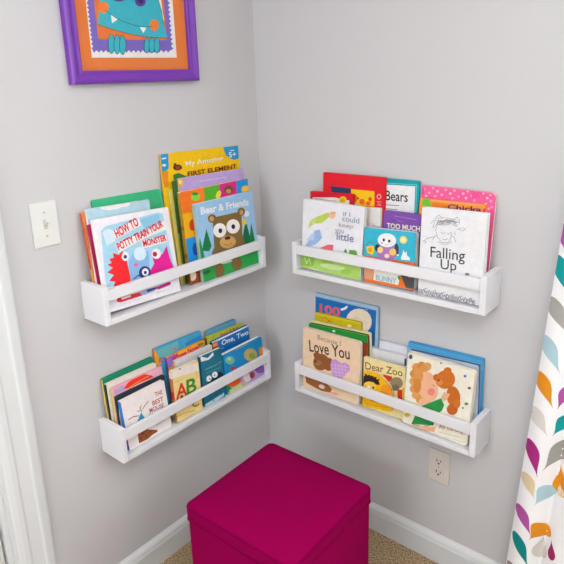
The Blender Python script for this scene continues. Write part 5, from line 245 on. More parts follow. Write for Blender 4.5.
{'shelf':'RT','name':'picture_book','label':'white book with a black pencil drawing of a child and black lettering','O':[0.65688,-0.087,0.9358],'X':[0.99992,0.00065,0.01237],'Z':[-0.01239,0.05233,0.99855],'W':0.1786,'H':0.2431,'T':0.02,'cov':'#eaeaed','spine':'#e2e2e6','kind':'hard','r':0.002,'pages':'#ebe7e6','art':[('p','#c2c2c6',[(0.0906,0.2131),(0.0896,0.2102),(0.086,0.2071),(0.0801,0.2041),(0.0727,0.2017),(0.0646,0.2),(0.0568,0.1994),(0.0503,0.1999),(0.0458,0.2015),(0.044,0.2039),(0.045,0.2069),(0.0487,0.2101),(0.0548,0.2131),(0.0623,0.2155),(0.0704,0.217),(0.0781,0.2176),(0.0844,0.217),(0.0888,0.2155)]),('p','#b2b2b8',[(0.098,0.2126),(0.097,0.2109),(0.0943,0.2093),(0.0902,0.2082),(0.0853,0.2077),(0.0801,0.2078),(0.0752,0.2086),(0.0713,0.2098),(0.0688,0.2115),(0.0681,0.2133),(0.0691,0.2151),(0.0719,0.2166),(0.076,0.2177),(0.081,0.2182),(0.0862,0.2181),(0.091,0.2174),(0.0948,0.2161),(0.0973,0.2144)]),('p','#cacace',[(0.1035,0.2021),(0.1022,0.2009),(0.0999,0.2004),(0.0968,0.2005),(0.0934,0.2014),(0.09,0.2028),(0.0871,0.2047),(0.085,0.2067),(0.0839,0.2087),(0.0841,0.2104),(0.0854,0.2116),(0.0877,0.2122),(0.0908,0.212),(0.0942,0.2112),(0.0976,0.2097),(0.1005,0.2079),(0.1026,0.2058),(0.1036,0.2038)]),('p','#5e5e64',[(0.0339,0.1939),(0.0348,0.1936),(0.0398,0.2095),(0.0389,0.2098)]),('p','#5e5e64',[(0.0389,0.2098),(0.0392,0.2089),(0.055,0.2148),(0.0546,0.2157)]),('p','#5e5e64',[(0.0548,0.2156),(0.054,0.2152),(0.059,0.2045),(0.0599,0.2049)]),('p','#5e5e64',[(0.0588,0.205),(0.0595,0.2045),(0.0676,0.2151),(0.0669,0.2157)]),('p','#5e5e64',[(0.0671,0.2157),(0.0666,0.2149),(0.0772,0.2078),(0.0777,0.2086)]),('p','#5e5e64',[(0.0767,0.2084),(0.0774,0.2078),(0.0868,0.2185),(0.086,0.2191)]),('p','#5e5e64',[(0.0863,0.2191),(0.0857,0.2184),(0.0962,0.2087),(0.0969,0.2093)]),('p','#5e5e64',[(0.0958,0.2093),(0.0965,0.2087),(0.1045,0.2165),(0.1039,0.2171)]),('p','#5e5e64',[(0.0436,0.1991),(0.0445,0.1988),(0.0496,0.2119),(0.0488,0.2123)]),('p','#5e5e64',[(0.0489,0.2123),(0.0487,0.2114),(0.0635,0.2089),(0.0636,0.2098)]),('p','#5e5e64',[(0.0627,0.2095),(0.0634,0.2089),(0.0716,0.2182),(0.0709,0.2188)]),('p','#5e5e64',[(0.071,0.2188),(0.0707,0.2179),(0.0825,0.2137),(0.0828,0.2146)]),('p','#5e5e64',[(0.027,0.2021),(0.0277,0.2015),(0.0415,0.2169),(0.0408,0.2175)]),('p','#5e5e64',[(0.0406,0.2174),(0.0408,0.2165),(0.0622,0.2208),(0.062,0.2218)]),('p','#5e5e64',[(0.0616,0.2217),(0.0616,0.2208),(0.0863,0.2207),(0.0863,0.2217)]),('p','#5e5e64',[(0.0859,0.2217),(0.0856,0.2208),(0.1001,0.2163),(0.1004,0.2172)]),('p','#5e5e64',[(0.0349,0.1894),(0.0356,0.1889),(0.0492,0.2077),(0.0484,0.2083)]),('p','#5e5e64',[(0.0482,0.2082),(0.0485,0.2072),(0.0731,0.2134),(0.0729,0.2143)]),('p','#5e5e64',[(0.0725,0.2143),(0.0724,0.2133),(0.1072,0.2125),(0.1072,0.2135)]),('p','#5e5e64',[(0.0404,0.1811),(0.0412,0.1808),(0.0475,0.1996),(0.0466,0.1999)]),('p','#5e5e64',[(0.0465,0.1999),(0.0469,0.199),(0.0639,0.2058),(0.0636,0.2066)]),('p','#5e5e64',[(0.0403,0.2206),(0.0408,0.2198),(0.0515,0.2265),(0.051,0.2273)]),('p','#5e5e64',[(0.0512,0.2273),(0.0505,0.2266),(0.0598,0.2178),(0.0605,0.2185)]),('p','#5e5e64',[(0.0891,0.2192),(0.0897,0.2184),(0.0998,0.2264),(0.0993,0.2271)]),('p','#5e5e64',[(0.0994,0.2271),(0.0988,0.2264),(0.1078,0.2178),(0.1085,0.2185)]),('p','#5e5e64',[(0.1084,0.2186),(0.1075,0.2187),(0.1055,0.2062),(0.1064,0.206)]),('p','#5e5e64',[(0.1023,0.1944),(0.1027,0.1936),(0.1149,0.2005),(0.1145,0.2013)]),('p','#5e5e64',[(0.1143,0.2013),(0.1141,0.2004),(0.1248,0.1976),(0.1251,0.1985)]),('p','#5e5e64',[(0.1252,0.1979),(0.1246,0.1986),(0.1172,0.1922),(0.1178,0.1915)]),('p','#5e5e64',[(0.1178,0.1915),(0.1181,0.1924),(0.1066,0.1965),(0.1063,0.1956)]),('p','#5e5e64',[(0.0456,0.1808),(0.0447,0.1806),(0.0485,0.1656),(0.0494,0.1659)]),('p','#5e5e64',[(0.049,0.1665),(0.0484,0.1658),(0.0622,0.1537),(0.0628,0.1544)]),('p','#5e5e64',[(0.062,0.1547),(0.0621,0.1538),(0.078,0.1545),(0.0779,0.1555)]),('p','#5e5e64',[(0.0771,0.155),(0.0779,0.1545),(0.0871,0.1682),(0.0864,0.1687)]),('p','#5e5e64',[(0.0861,0.168),(0.087,0.1679),(0.0874,0.1859),(0.0864,0.1859)]),('p','#5e5e64',[(0.0578,0.1812),(0.0575,0.1803),(0.0638,0.1782),(0.0641,0.179)]),('p','#5e5e64',[(0.0632,0.1789),(0.0637,0.1782),(0.0696,0.1818),(0.0691,0.1826)]),('p','#5e5e64',[(0.0746,0.1819),(0.0743,0.1811),(0.0805,0.1789),(0.0808,0.1798)]),('p','#5e5e64',[(0.0798,0.1796),(0.0805,0.1789),(0.0861,0.1839),(0.0855,0.1846)]),('p','#5e5e64',[(0.063,0.1643),(0.0628,0.1634),(0.0704,0.1615),(0.0707,0.1624)]),('p','#5e5e64',[(0.0698,0.1623),(0.0703,0.1615),(0.0788,0.1669),(0.0783,0.1677)]),('p','#5e5e64',[(0.0508,0.156),(0.0505,0.1551),(0.0626,0.1497),(0.063,0.1505)]),('p','#5e5e64',[(0.0623,0.1507),(0.0623,0.1497),(0.0755,0.1501),(0.0754,0.1511)]),('p','#5e5e64',[(0.0747,0.1508),(0.0752,0.15),(0.0903,0.1604),(0.0898,0.1612)]),('p','#5e5e64',[(0.0874,0.1782),(0.0869,0.1774),(0.0959,0.1716),(0.0965,0.1724)]),('p','#5e5e64',[(0.0963,0.1725),(0.0954,0.1722),(0.1005,0.159),(0.1014,0.1594)]),('p','#5e5e64',[(0.0059,0.1482),(0.0066,0.1475),(0.0125,0.1542),(0.0118,0.1549)]),('p','#5e5e64',[(0.0121,0.1549),(0.0114,0.1542),(0.0165,0.1489),(0.0171,0.1496)]),('p','#5e5e64',[(0.0171,0.1492),(0.0166,0.15),(0.0104,0.1462),(0.0109,0.1454)]),('p','#5e5e64',[(0.0143,0.1563),(0.0148,0.1555),(0.0266,0.1628),(0.0261,0.1636)]),('p','#5e5e64',[(0.0257,0.1635),(0.0259,0.1625),(0.0435,0.1662),(0.0433,0.1671)]),('p','#5e5e64',[(0.0476,0.1724),(0.047,0.1731),(0.0384,0.1663),(0.0389,0.1655)]),('p','#5e5e64',[(0.0394,0.1661),(0.0386,0.1665),(0.0345,0.1573),(0.0354,0.1569)]),('p','#5e5e64',[(0.0989,0.1884),(0.098,0.1888),(0.0948,0.1813),(0.0957,0.1809)]),('p','#5e5e64',[(0.0953,0.1819),(0.0949,0.181),(0.0997,0.1787),(0.1001,0.1795)]),('t','#3c3c40','Falling',0.0317,0.1004,0.032,0.0973,0.0385,0.004),('t','#3c3c40','Up',0.0629,0.0721,0.048,0.0448,0.0369,0.004),('p','#74747e',[(0.0006,0.0122),(0.0021,0.0161),(0.0007,0.0166),(0.0006,0.0163)]),('p','#74747e',[(0.0114,0.0095),(0.0101,0.01),(0.0078,0.0039),(0.0091,0.0034)]),('p','#74747e',[(0.0092,0.0034),(0.0089,0.0048),(0.0036,0.0038),(0.0038,0.0024)]),('p','#74747e',[(0.0037,0.0024),(0.005,0.0031),(0.0021,0.0084),(0.0008,0.0078)]),('p','#74747e',[(0.0008,0.0076),(0.0022,0.0071),(0.0045,0.0132),(0.0032,0.0137)]),('p','#74747e',[(0.0031,0.0137),(0.0034,0.0123),(0.0087,0.0132),(0.0085,0.0146)]),('p','#74747e',[(0.0204,0.0094),(0.0191,0.0099),(0.0168,0.0037),(0.0182,0.0032)]),('p','#74747e',[(0.0182,0.0033),(0.0179,0.0047),(0.0126,0.0037),(0.0129,0.0023)]),('p','#74747e',[(0.0127,0.0023),(0.014,0.003),(0.0111,0.0083),(0.0099,0.0076)]),('p','#74747e',[(0.0099,0.0074),(0.0112,0.0069),(0.0136,0.0131),(0.0122,0.0136)]),('p','#74747e',[(0.0122,0.0136),(0.0124,0.0121),(0.0177,0.0131),(0.0175,0.0145)]),('p','#74747e',[(0.029,0.0156),(0.0277,0.0161),(0.0254,0.01),(0.0268,0.0095)]),('p','#74747e',[(0.0268,0.0095),(0.0265,0.0109),(0.0213,0.0099),(0.0215,0.0085)]),('p','#74747e',[(0.0214,0.0086),(0.0227,0.0093),(0.0198,0.0145),(0.0185,0.0139)]),('p','#74747e',[(0.0185,0.0137),(0.0199,0.0132),(0.0222,0.0193),(0.0208,0.0198)]),('p','#74747e',[(0.0208,0.0198),(0.0211,0.0184),(0.0263,0.0193),(0.0261,0.0207)]),('p','#74747e',[(0.0382,0.0091),(0.0369,0.0096),(0.0347,0.0035),(0.036,0.003)]),('p','#74747e',[(0.036,0.003),(0.0358,0.0044),(0.0305,0.0034),(0.0308,0.002)]),('p','#74747e',[(0.0307,0.0021),(0.0319,0.0028),(0.0291,0.008),(0.0278,0.0073)]),('p','#74747e',[(0.0278,0.0072),(0.0292,0.0067),(0.0314,0.0128),(0.0301,0.0133)]),('p','#74747e',[(0.0301,0.0133),(0.0303,0.0118),(0.0356,0.0128),(0.0353,0.0142)]),('p','#74747e',[(0.0471,0.009),(0.0457,0.0095),(0.0435,0.0034),(0.0448,0.0029)]),('p','#74747e',[(0.0449,0.0029),(0.0446,0.0043),(0.0394,0.0033),(0.0397,0.0019)]),('p','#74747e',[(0.0395,0.002),(0.0408,0.0026),(0.0379,0.0079),(0.0367,0.0072)]),('p','#74747e',[(0.0367,0.007),(0.038,0.0065),(0.0403,0.0126),(0.0389,0.0131)]),('p','#74747e',[(0.0389,0.0131),(0.0392,0.0117),(0.0444,0.0126),(0.0441,0.014)]),('p','#74747e',[(0.0554,0.0151),(0.0541,0.0156),(0.0519,0.0095),(0.0533,0.0091)]),('p','#74747e',[(0.0533,0.0091),(0.053,0.0105),(0.0478,0.0095),(0.0481,0.0081)]),('p','#74747e',[(0.048,0.0082),(0.0492,0.0088),(0.0464,0.0141),(0.0451,0.0134)]),('p','#74747e',[(0.0452,0.0132),(0.0465,0.0127),(0.0487,0.0188),(0.0474,0.0193)]),('p','#74747e',[(0.0474,0.0193),(0.0476,0.0178),(0.0528,0.0187),(0.0526,0.0202)]),('p','#74747e',[(0.0645,0.0087),(0.0631,0.0092),(0.061,0.0031),(0.0623,0.0026)]),('p','#74747e',[(0.0624,0.0026),(0.0621,0.0041),(0.0569,0.0031),(0.0572,0.0017)]),('p','#74747e',[(0.0571,0.0017),(0.0583,0.0024),(0.0555,0.0076),(0.0542,0.0069)]),('p','#74747e',[(0.0543,0.0067),(0.0556,0.0063),(0.0578,0.0123),(0.0565,0.0128)]),('p','#74747e',[(0.0565,0.0128),(0.0567,0.0114),(0.0619,0.0123),(0.0616,0.0137)]),('p','#74747e',[(0.0731,0.0086),(0.0718,0.0091),(0.0696,0.003),(0.071,0.0025)]),('p','#74747e',[(0.071,0.0025),(0.0708,0.0039),(0.0656,0.003),(0.0659,0.0015)]),('p','#74747e',[(0.0658,0.0016),(0.067,0.0023),(0.0642,0.0075),(0.0629,0.0068)]),('p','#74747e',[(0.063,0.0066),(0.0643,0.0061),(0.0665,0.0122),(0.0652,0.0127)]),('p','#74747e',[(0.0651,0.0126),(0.0654,0.0112),(0.0705,0.0121),(0.0703,0.0136)]),('p','#74747e',[(0.0813,0.0147),(0.08,0.0151),(0.0779,0.0091),(0.0792,0.0086)]),('p','#74747e',[(0.0793,0.0087),(0.079,0.0101),(0.0739,0.0091),(0.0742,0.0077)]),('p','#74747e',[(0.074,0.0077),(0.0753,0.0084),(0.0725,0.0136),(0.0712,0.0129)]),('p','#74747e',[(0.0712,0.0127),(0.0726,0.0122),(0.0748,0.0183),(0.0734,0.0188)]),('p','#74747e',[(0.0734,0.0187),(0.0736,0.0173),(0.0787,0.0182),(0.0785,0.0196)]),('p','#74747e',[(0.0902,0.0083),(0.0889,0.0088),(0.0868,0.0027),(0.0881,0.0023)]),('p','#74747e',[(0.0882,0.0023),(0.0879,0.0037),(0.0828,0.0027),(0.0831,0.0013)]),('p','#74747e',[(0.083,0.0014),(0.0842,0.0021),(0.0814,0.0072),(0.0802,0.0066)]),('p','#74747e',[(0.0802,0.0064),(0.0815,0.0059),(0.0837,0.0119),(0.0823,0.0124)]),('p','#74747e',[(0.0823,0.0123),(0.0826,0.0109),(0.0876,0.0118),(0.0874,0.0133)]),('p','#74747e',[(0.0987,0.0082),(0.0974,0.0086),(0.0953,0.0026),(0.0966,0.0022)]),('p','#74747e',[(0.0967,0.0022),(0.0964,0.0036),(0.0913,0.0026),(0.0916,0.0012)]),('p','#74747e',[(0.0915,0.0013),(0.0927,0.0019),(0.09,0.0071),(0.0887,0.0064)]),('p','#74747e',[(0.0887,0.0062),(0.0901,0.0057),(0.0922,0.0117),(0.0908,0.0122)]),('p','#74747e',[(0.0908,0.0122),(0.0911,0.0108),(0.0961,0.0117),(0.0959,0.0131)]),('p','#74747e',[(0.1067,0.0142),(0.1054,0.0147),(0.1033,0.0087),(0.1047,0.0082)]),('p','#74747e',[(0.1047,0.0082),(0.1044,0.0097),(0.0994,0.0087),(0.0997,0.0073)]),('p','#74747e',[(0.0995,0.0073),(0.1008,0.008),(0.098,0.0132),(0.0968,0.0125)]),('p','#74747e',[(0.0968,0.0123),(0.0982,0.0118),(0.1003,0.0178),(0.0989,0.0183)]),('p','#74747e',[(0.0989,0.0182),(0.0991,0.0168),(0.1042,0.0177),(0.1039,0.0191)]),('p','#74747e',[(0.1155,0.0079),(0.1141,0.0084),(0.1121,0.0024),(0.1134,0.0019)]),('p','#74747e',[(0.1135,0.0019),(0.1132,0.0034),(0.1082,0.0024),(0.1085,0.001)]),('p','#74747e',[(0.1083,0.001),(0.1096,0.0017),(0.1068,0.0068),(0.1056,0.0062)]),('p','#74747e',[(0.1056,0.006),(0.107,0.0055),(0.109,0.0114),(0.1077,0.0119)]),('p','#74747e',[(0.1077,0.0119),(0.1079,0.0105),(0.1129,0.0114),(0.1127,0.0128)]),('p','#74747e',[(0.1238,0.0078),(0.1224,0.0082),(0.1204,0.0023),(0.1218,0.0018)]),('p','#74747e',[(0.1218,0.0018),(0.1215,0.0032),(0.1166,0.0023),(0.1168,0.0009)]),('p','#74747e',[(0.1167,0.0009),(0.118,0.0016),(0.1152,0.0067),(0.1139,0.006)]),('p','#74747e',[(0.114,0.0058),(0.1153,0.0054),(0.1174,0.0113),(0.116,0.0118)]),('p','#74747e',[(0.116,0.0118),(0.1163,0.0104),(0.1212,0.0113),(0.121,0.0127)]),('p','#74747e',[(0.1316,0.0138),(0.1303,0.0142),(0.1283,0.0083),(0.1296,0.0078)]),('p','#74747e',[(0.1297,0.0078),(0.1294,0.0092),(0.1245,0.0083),(0.1247,0.0069)]),('p','#74747e',[(0.1246,0.0069),(0.1259,0.0076),(0.1231,0.0127),(0.1218,0.012)]),('p','#74747e',[(0.1219,0.0118),(0.1232,0.0114),(0.1253,0.0173),(0.1239,0.0178)]),('p','#74747e',[(0.1239,0.0177),(0.1242,0.0163),(0.1291,0.0172),(0.1288,0.0186)]),('p','#74747e',[(0.1402,0.0075),(0.1389,0.008),(0.1369,0.002),(0.1383,0.0016)]),('p','#74747e',[(0.1383,0.0016),(0.138,0.003),(0.1331,0.002),(0.1334,0.0006)]),('p','#74747e',[(0.1332,0.0007),(0.1345,0.0014),(0.1318,0.0065),(0.1305,0.0058)]),('p','#74747e',[(0.1305,0.0056),(0.1319,0.0051),(0.1339,0.011),(0.1325,0.0115)]),('p','#74747e',[(0.1325,0.0115),(0.1328,0.0101),(0.1377,0.011),(0.1374,0.0124)]),('p','#74747e',[(0.1484,0.0074),(0.147,0.0078),(0.145,0.0019),(0.1464,0.0015)]),('p','#74747e',[(0.142,0.0006),(0.1464,0.0015),(0.1461,0.0029),(0.1413,0.0019),(0.1415,0.0006)]),('p','#74747e',[(0.1414,0.0006),(0.1414,0.0006),(0.1427,0.0013),(0.14,0.0063),(0.1387,0.0057)]),('p','#74747e',[(0.1387,0.0054),(0.1401,0.005),(0.1421,0.0109),(0.1407,0.0114)]),('p','#74747e',[(0.1407,0.0113),(0.141,0.0099),(0.1458,0.0108),(0.1456,0.0122)]),('p','#74747e',[(0.1561,0.0133),(0.1547,0.0138),(0.1527,0.0079),(0.1541,0.0074)]),('p','#74747e',[(0.1541,0.0074),(0.1538,0.0089),(0.149,0.0079),(0.1493,0.0065)]),('p','#74747e',[(0.1491,0.0066),(0.1504,0.0072),(0.1477,0.0123),(0.1464,0.0116)]),('p','#74747e',[(0.1464,0.0114),(0.1478,0.0109),(0.1498,0.0168),(0.1484,0.0173)]),('p','#74747e',[(0.1484,0.0173),(0.1487,0.0158),(0.1535,0.0167),(0.1533,0.0181)]),('p','#74747e',[(0.1645,0.0071),(0.1631,0.0076),(0.1612,0.0017),(0.1626,0.0013)]),('p','#74747e',[(0.1593,0.0006),(0.1626,0.0013),(0.1623,0.0027),(0.1575,0.0017),(0.1577,0.0006)]),('p','#74747e',[(0.1575,0.0006),(0.1581,0.0006),(0.1589,0.001),(0.1562,0.0061),(0.1549,0.0054)]),('p','#74747e',[(0.155,0.0052),(0.1563,0.0047),(0.1583,0.0106),(0.1569,0.0111)]),('p','#74747e',[(0.1569,0.0111),(0.1572,0.0096),(0.162,0.0105),(0.1617,0.012)]),('p','#8a8a94',[(0.0006,0.0136),(0.0006,0.0113),(0.006,0.0046),(0.0071,0.0055)]),('p','#8a8a94',[(0.0055,0.0053),(0.0068,0.0047),(0.0112,0.0149),(0.0098,0.0155)]),('p','#8a8a94',[(0.0117,0.0016),(0.0131,0.0012),(0.0171,0.0157),(0.0157,0.0161)]),('p','#8a8a94',[(0.0166,0.0163),(0.0155,0.0154),(0.024,0.0048),(0.0251,0.0057)]),('p','#8a8a94',[(0.0234,0.0055),(0.0248,0.0049),(0.0291,0.0147),(0.0278,0.0153)]),('p','#8a8a94',[(0.0296,0.0018),(0.031,0.0014),(0.0349,0.0158),(0.0335,0.0162)]),('p','#8a8a94',[(0.0344,0.0164),(0.0333,0.0155),(0.0417,0.0049),(0.0428,0.0058)]),('p','#8a8a94',[(0.0412,0.0056),(0.0425,0.005),(0.0467,0.0145),(0.0454,0.0151)]),('p','#8a8a94',[(0.0473,0.002),(0.0486,0.0016),(0.0525,0.0159),(0.0511,0.0163)]),('p','#8a8a94',[(0.052,0.0165),(0.0508,0.0156),(0.0592,0.0051),(0.0603,0.006)]),('p','#8a8a94',[(0.0587,0.0058),(0.06,0.0052),(0.0642,0.0143),(0.0629,0.0149)]),('p','#8a8a94',[(0.0647,0.0022),(0.0661,0.0018),(0.0698,0.016),(0.0684,0.0164)]),('p','#8a8a94',[(0.0693,0.0166),(0.0682,0.0157),(0.0765,0.0053),(0.0776,0.0062)]),('p','#8a8a94',[(0.0759,0.006),(0.0772,0.0053),(0.0814,0.0142),(0.0801,0.0148)]),('p','#8a8a94',[(0.0819,0.0024),(0.0833,0.002),(0.0869,0.0161),(0.0855,0.0165)]),('p','#8a8a94',[(0.0864,0.0167),(0.0853,0.0158),(0.0935,0.0054),(0.0946,0.0063)]),('p','#8a8a94',[(0.0929,0.0061),(0.0942,0.0055),(0.0984,0.014),(0.0971,0.0146)]),('p','#8a8a94',[(0.0988,0.0025),(0.1002,0.0022),(0.1038,0.0162),(0.1024,0.0166)]),('p','#8a8a94',[(0.1033,0.0167),(0.1022,0.0159),(0.1103,0.0056),(0.1114,0.0065)]),('p','#8a8a94',[(0.1097,0.0063),(0.111,0.0057),(0.1151,0.0138),(0.1138,0.0145)]),('p','#8a8a94',[(0.1156,0.0027),(0.117,0.0024),(0.1205,0.0163),(0.1191,0.0166)]),('p','#8a8a94',[(0.12,0.0168),(0.1188,0.0159),(0.1269,0.0057),(0.128,0.0066)]),('p','#8a8a94',[(0.1263,0.0065),(0.1276,0.0058),(0.1317,0.0136),(0.1304,0.0143)]),('p','#8a8a94',[(0.1321,0.0029),(0.1335,0.0025),(0.1369,0.0164),(0.1355,0.0167)]),('p','#8a8a94',[(0.1364,0.0169),(0.1353,0.016),(0.1432,0.0059),(0.1444,0.0068)]),('p','#8a8a94',[(0.1427,0.0066),(0.144,0.0059),(0.148,0.0135),(0.1467,0.0141)]),('p','#8a8a94',[(0.1484,0.003),(0.1498,0.0027),(0.1531,0.0165),(0.1517,0.0168)]),('p','#8a8a94',[(0.1526,0.017),(0.1515,0.0161),(0.1594,0.006),(0.1605,0.0069)]),('p','#8a8a94',[(0.1589,0.0068),(0.1601,0.0061),(0.1641,0.0133),(0.1628,0.014)]),('p','#8a8a94',[(0.0184,0.0006),(0.0183,0.0007),(0.0182,0.0006)]),('p','#8a8a94',[(0.0088,0.0006),(0.01,0.0006),(0.0112,0.003),(0.0103,0.0035)]),('p','#8a8a94',[(0.0102,0.0035),(0.0104,0.0024),(0.0163,0.0035),(0.0161,0.0045)]),('p','#8a8a94',[(0.0284,0.0006),(0.0296,0.0006),(0.0307,0.0028),(0.0297,0.0033)]),('p','#8a8a94',[(0.0296,0.0032),(0.0298,0.0022),(0.0356,0.0032),(0.0354,0.0043)]),('p','#8a8a94',[(0.0476,0.0006),(0.0489,0.0006),(0.0498,0.0026),(0.0489,0.003)]),('p','#8a8a94',[(0.0488,0.003),(0.049,0.0019),(0.0547,0.003),(0.0545,0.004)]),('p','#8a8a94',[(0.0666,0.0006),(0.0678,0.0006),(0.0687,0.0023),(0.0677,0.0028)]),('p','#8a8a94',[(0.0676,0.0028),(0.0678,0.0017),(0.0735,0.0027),(0.0733,0.0038)]),('p','#8a8a94',[(0.0854,0.0006),(0.0866,0.0006),(0.0873,0.0021),(0.0863,0.0026)]),('p','#8a8a94',[(0.0862,0.0025),(0.0864,0.0015),(0.092,0.0025),(0.0918,0.0036)]),('p','#8a8a94',[(0.1038,0.0006),(0.105,0.0006),(0.1056,0.0019),(0.1046,0.0024)]),('p','#8a8a94',[(0.1046,0.0023),(0.1048,0.0012),(0.1102,0.0023),(0.11,0.0033)]),('p','#8a8a94',[(0.122,0.0006),(0.1232,0.0006),(0.1237,0.0017),(0.1227,0.0021)]),('p','#8a8a94',[(0.1226,0.0021),(0.1228,0.001),(0.1283,0.002),(0.128,0.0031)]),('p','#8a8a94',[(0.1399,0.0006),(0.1411,0.0006),(0.1415,0.0015),(0.1405,0.0019)]),('p','#8a8a94',[(0.1405,0.0019),(0.1407,0.0008),(0.146,0.0018),(0.1458,0.0029)]),('p','#8a8a94',[(0.1576,0.0006),(0.1588,0.0006),(0.1591,0.0012),(0.1581,0.0017)]),('p','#8a8a94',[(0.158,0.0016),(0.1582,0.0006),(0.1583,0.0006),(0.1635,0.0016),(0.1633,0.0027)]),('p','#80808a',[(0.0025,0.0006),(0.0036,0.0006),(0.0053,0.0067),(0.0043,0.007)]),('p','#80808a',[(0.0081,0.0006),(0.0051,0.0071),(0.0041,0.0066),(0.0069,0.0006)]),('p','#80808a',[(0.0227,0.0006),(0.0238,0.0006),(0.0256,0.007),(0.0245,0.0073)]),('p','#80808a',[(0.0284,0.0006),(0.0253,0.0074),(0.0243,0.0069),(0.0273,0.0006)]),('p','#80808a',[(0.0425,0.0006),(0.0437,0.0006),(0.0455,0.0073),(0.0444,0.0076)]),('p','#80808a',[(0.0485,0.0006),(0.0452,0.0077),(0.0442,0.0072),(0.0473,0.0006)]),('p','#80808a',[(0.0621,0.0006),(0.0632,0.0006),(0.0651,0.0076),(0.064,0.0079)]),('p','#80808a',[(0.0682,0.0006),(0.0648,0.0079),(0.0638,0.0075),(0.067,0.0006)]),('p','#80808a',[(0.0814,0.0006),(0.0825,0.0006),(0.0844,0.0079),(0.0833,0.0082)]),('p','#80808a',[(0.0877,0.0006),(0.0841,0.0082),(0.0832,0.0078),(0.0865,0.0006)]),('p','#80808a',[(0.1004,0.0006),(0.1015,0.0006),(0.1034,0.0082),(0.1024,0.0084)]),('p','#80808a',[(0.1068,0.0006),(0.1032,0.0085),(0.1022,0.0081),(0.1056,0.0006)]),('p','#80808a',[(0.1191,0.0006),(0.1202,0.0006),(0.1222,0.0085),(0.1211,0.0087)]),('p','#80808a',[(0.1257,0.0006),(0.1219,0.0088),(0.1209,0.0083),(0.1245,0.0006)]),('p','#80808a',[(0.1375,0.0006),(0.1386,0.0006),(0.1406,0.0087),(0.1396,0.009)]),('p','#80808a',[(0.1443,0.0006),(0.1404,0.0091),(0.1394,0.0086),(0.1431,0.0006)]),('p','#80808a',[(0.1557,0.0006),(0.1568,0.0006),(0.1588,0.009),(0.1578,0.0093)]),('p','#80808a',[(0.1626,0.0006),(0.1586,0.0094),(0.1576,0.0089),(0.1614,0.0006)]),('p','#8a8a92',[(0.1439,0.0805),(0.1432,0.0784),(0.1409,0.0765),(0.1376,0.0754),(0.1342,0.0753),(0.1317,0.0764),(0.1306,0.0782),(0.1314,0.0804),(0.1337,0.0822),(0.137,0.0833),(0.1404,0.0834),(0.1429,0.0823)])],'shape':None,'sdots':None},
{'shelf':'RL','name':'picture_book','label':'blue book with pale border, coral digits and cream moon','O':[0.24678,-0.026,0.51193],'X':[0.99989,0.0007,0.01488],'Z':[-0.0149,0.0471,0.99878],'W':0.2443,'H':0.3166,'T':0.009,'cov':'#a9c4da','spine':'#9fb8d0','kind':'hard','r':0.004,'pages':'#ece6da','art':[('p','#1d6cb0',[(0.0006,0.1792),(0.0014,0.3045),(0.2366,0.3045),(0.2342,0.1858),(0.0006,0.138)]),('p','#4a90c8',[(0.005,0.3025),(0.005,0.3013),(0.2324,0.302),(0.2324,0.3031)]),('p','#e9dcc8',[(0.2208,0.255),(0.2149,0.2395),(0.2041,0.2256),(0.1893,0.2148),(0.1725,0.2086),(0.1555,0.2078),(0.1406,0.2125),(0.1295,0.2223),(0.1238,0.236),(0.1242,0.2517),(0.1306,0.2676),(0.142,0.2816),(0.1572,0.292),(0.174,0.2977),(0.1906,0.298),(0.2049,0.293),(0.2155,0.2834),(0.2209,0.2702)]),('p','#e2d2ba',[(0.1897,0.2428),(0.1862,0.2336),(0.1799,0.2254),(0.1715,0.219),(0.1619,0.2154),(0.1524,0.215),(0.144,0.2178),(0.1379,0.2235),(0.1348,0.2315),(0.1351,0.2407),(0.1387,0.25),(0.1452,0.2583),(0.1537,0.2645),(0.1633,0.2679),(0.1727,0.2682),(0.1809,0.2653),(0.1868,0.2596),(0.1899,0.2518)]),('t','#d8666a','100',0.0189,0.2505,0.015,0.0829,0.0327,0.03),('p','#e8f2f4',[(0.1014,0.2814),(0.1138,0.2873),(0.1297,0.2993),(0.1311,0.2931),(0.1226,0.2837),(0.1077,0.2761)]),('p','#dfeef4',[(0.1969,0.3023),(0.1966,0.3009),(0.2057,0.2993),(0.206,0.3007)])],'shape':None,'sdots':None},
{'shelf':'RL','name':'picture_book','label':'olive yellow book with red marks in front of the coral digits book','O':[0.26017,-0.0385,0.51203],'X':[0.99931,0.00194,0.03706],'Z':[-0.03711,0.0523,0.99794],'W':0.181,'H':0.253,'T':0.01,'cov':'#c6b61c','spine':'#a89a14','kind':'hard','r':0.008,'pages':'#ece6da','art':[('p','#d6ca38',[(0.0006,0.2524),(0.1804,0.2524),(0.1804,0.248),(0.0006,0.2457)]),('p','#c2442a',[(0.0253,0.2375),(0.0261,0.2356),(0.0437,0.2427),(0.043,0.2446)]),('p','#c2442a',[(0.0428,0.2446),(0.0417,0.2428),(0.0589,0.2326),(0.0599,0.2344)]),('p','#c2442a',[(0.0583,0.2349),(0.0582,0.2328),(0.0723,0.2326),(0.0724,0.2347)]),('p','#c2442a',[(0.048,0.2265),(0.0494,0.2252),(0.0632,0.2398),(0.0619,0.2411)]),('p','#e9dca0',[(0.1461,0.2351),(0.1449,0.2322),(0.1418,0.2296),(0.1375,0.2279),(0.1332,0.2278),(0.13,0.2291),(0.1289,0.2316),(0.1301,0.2346),(0.1332,0.2372),(0.1375,0.2388),(0.1418,0.239),(0.1449,0.2376)])],'shape':None,'sdots':None},
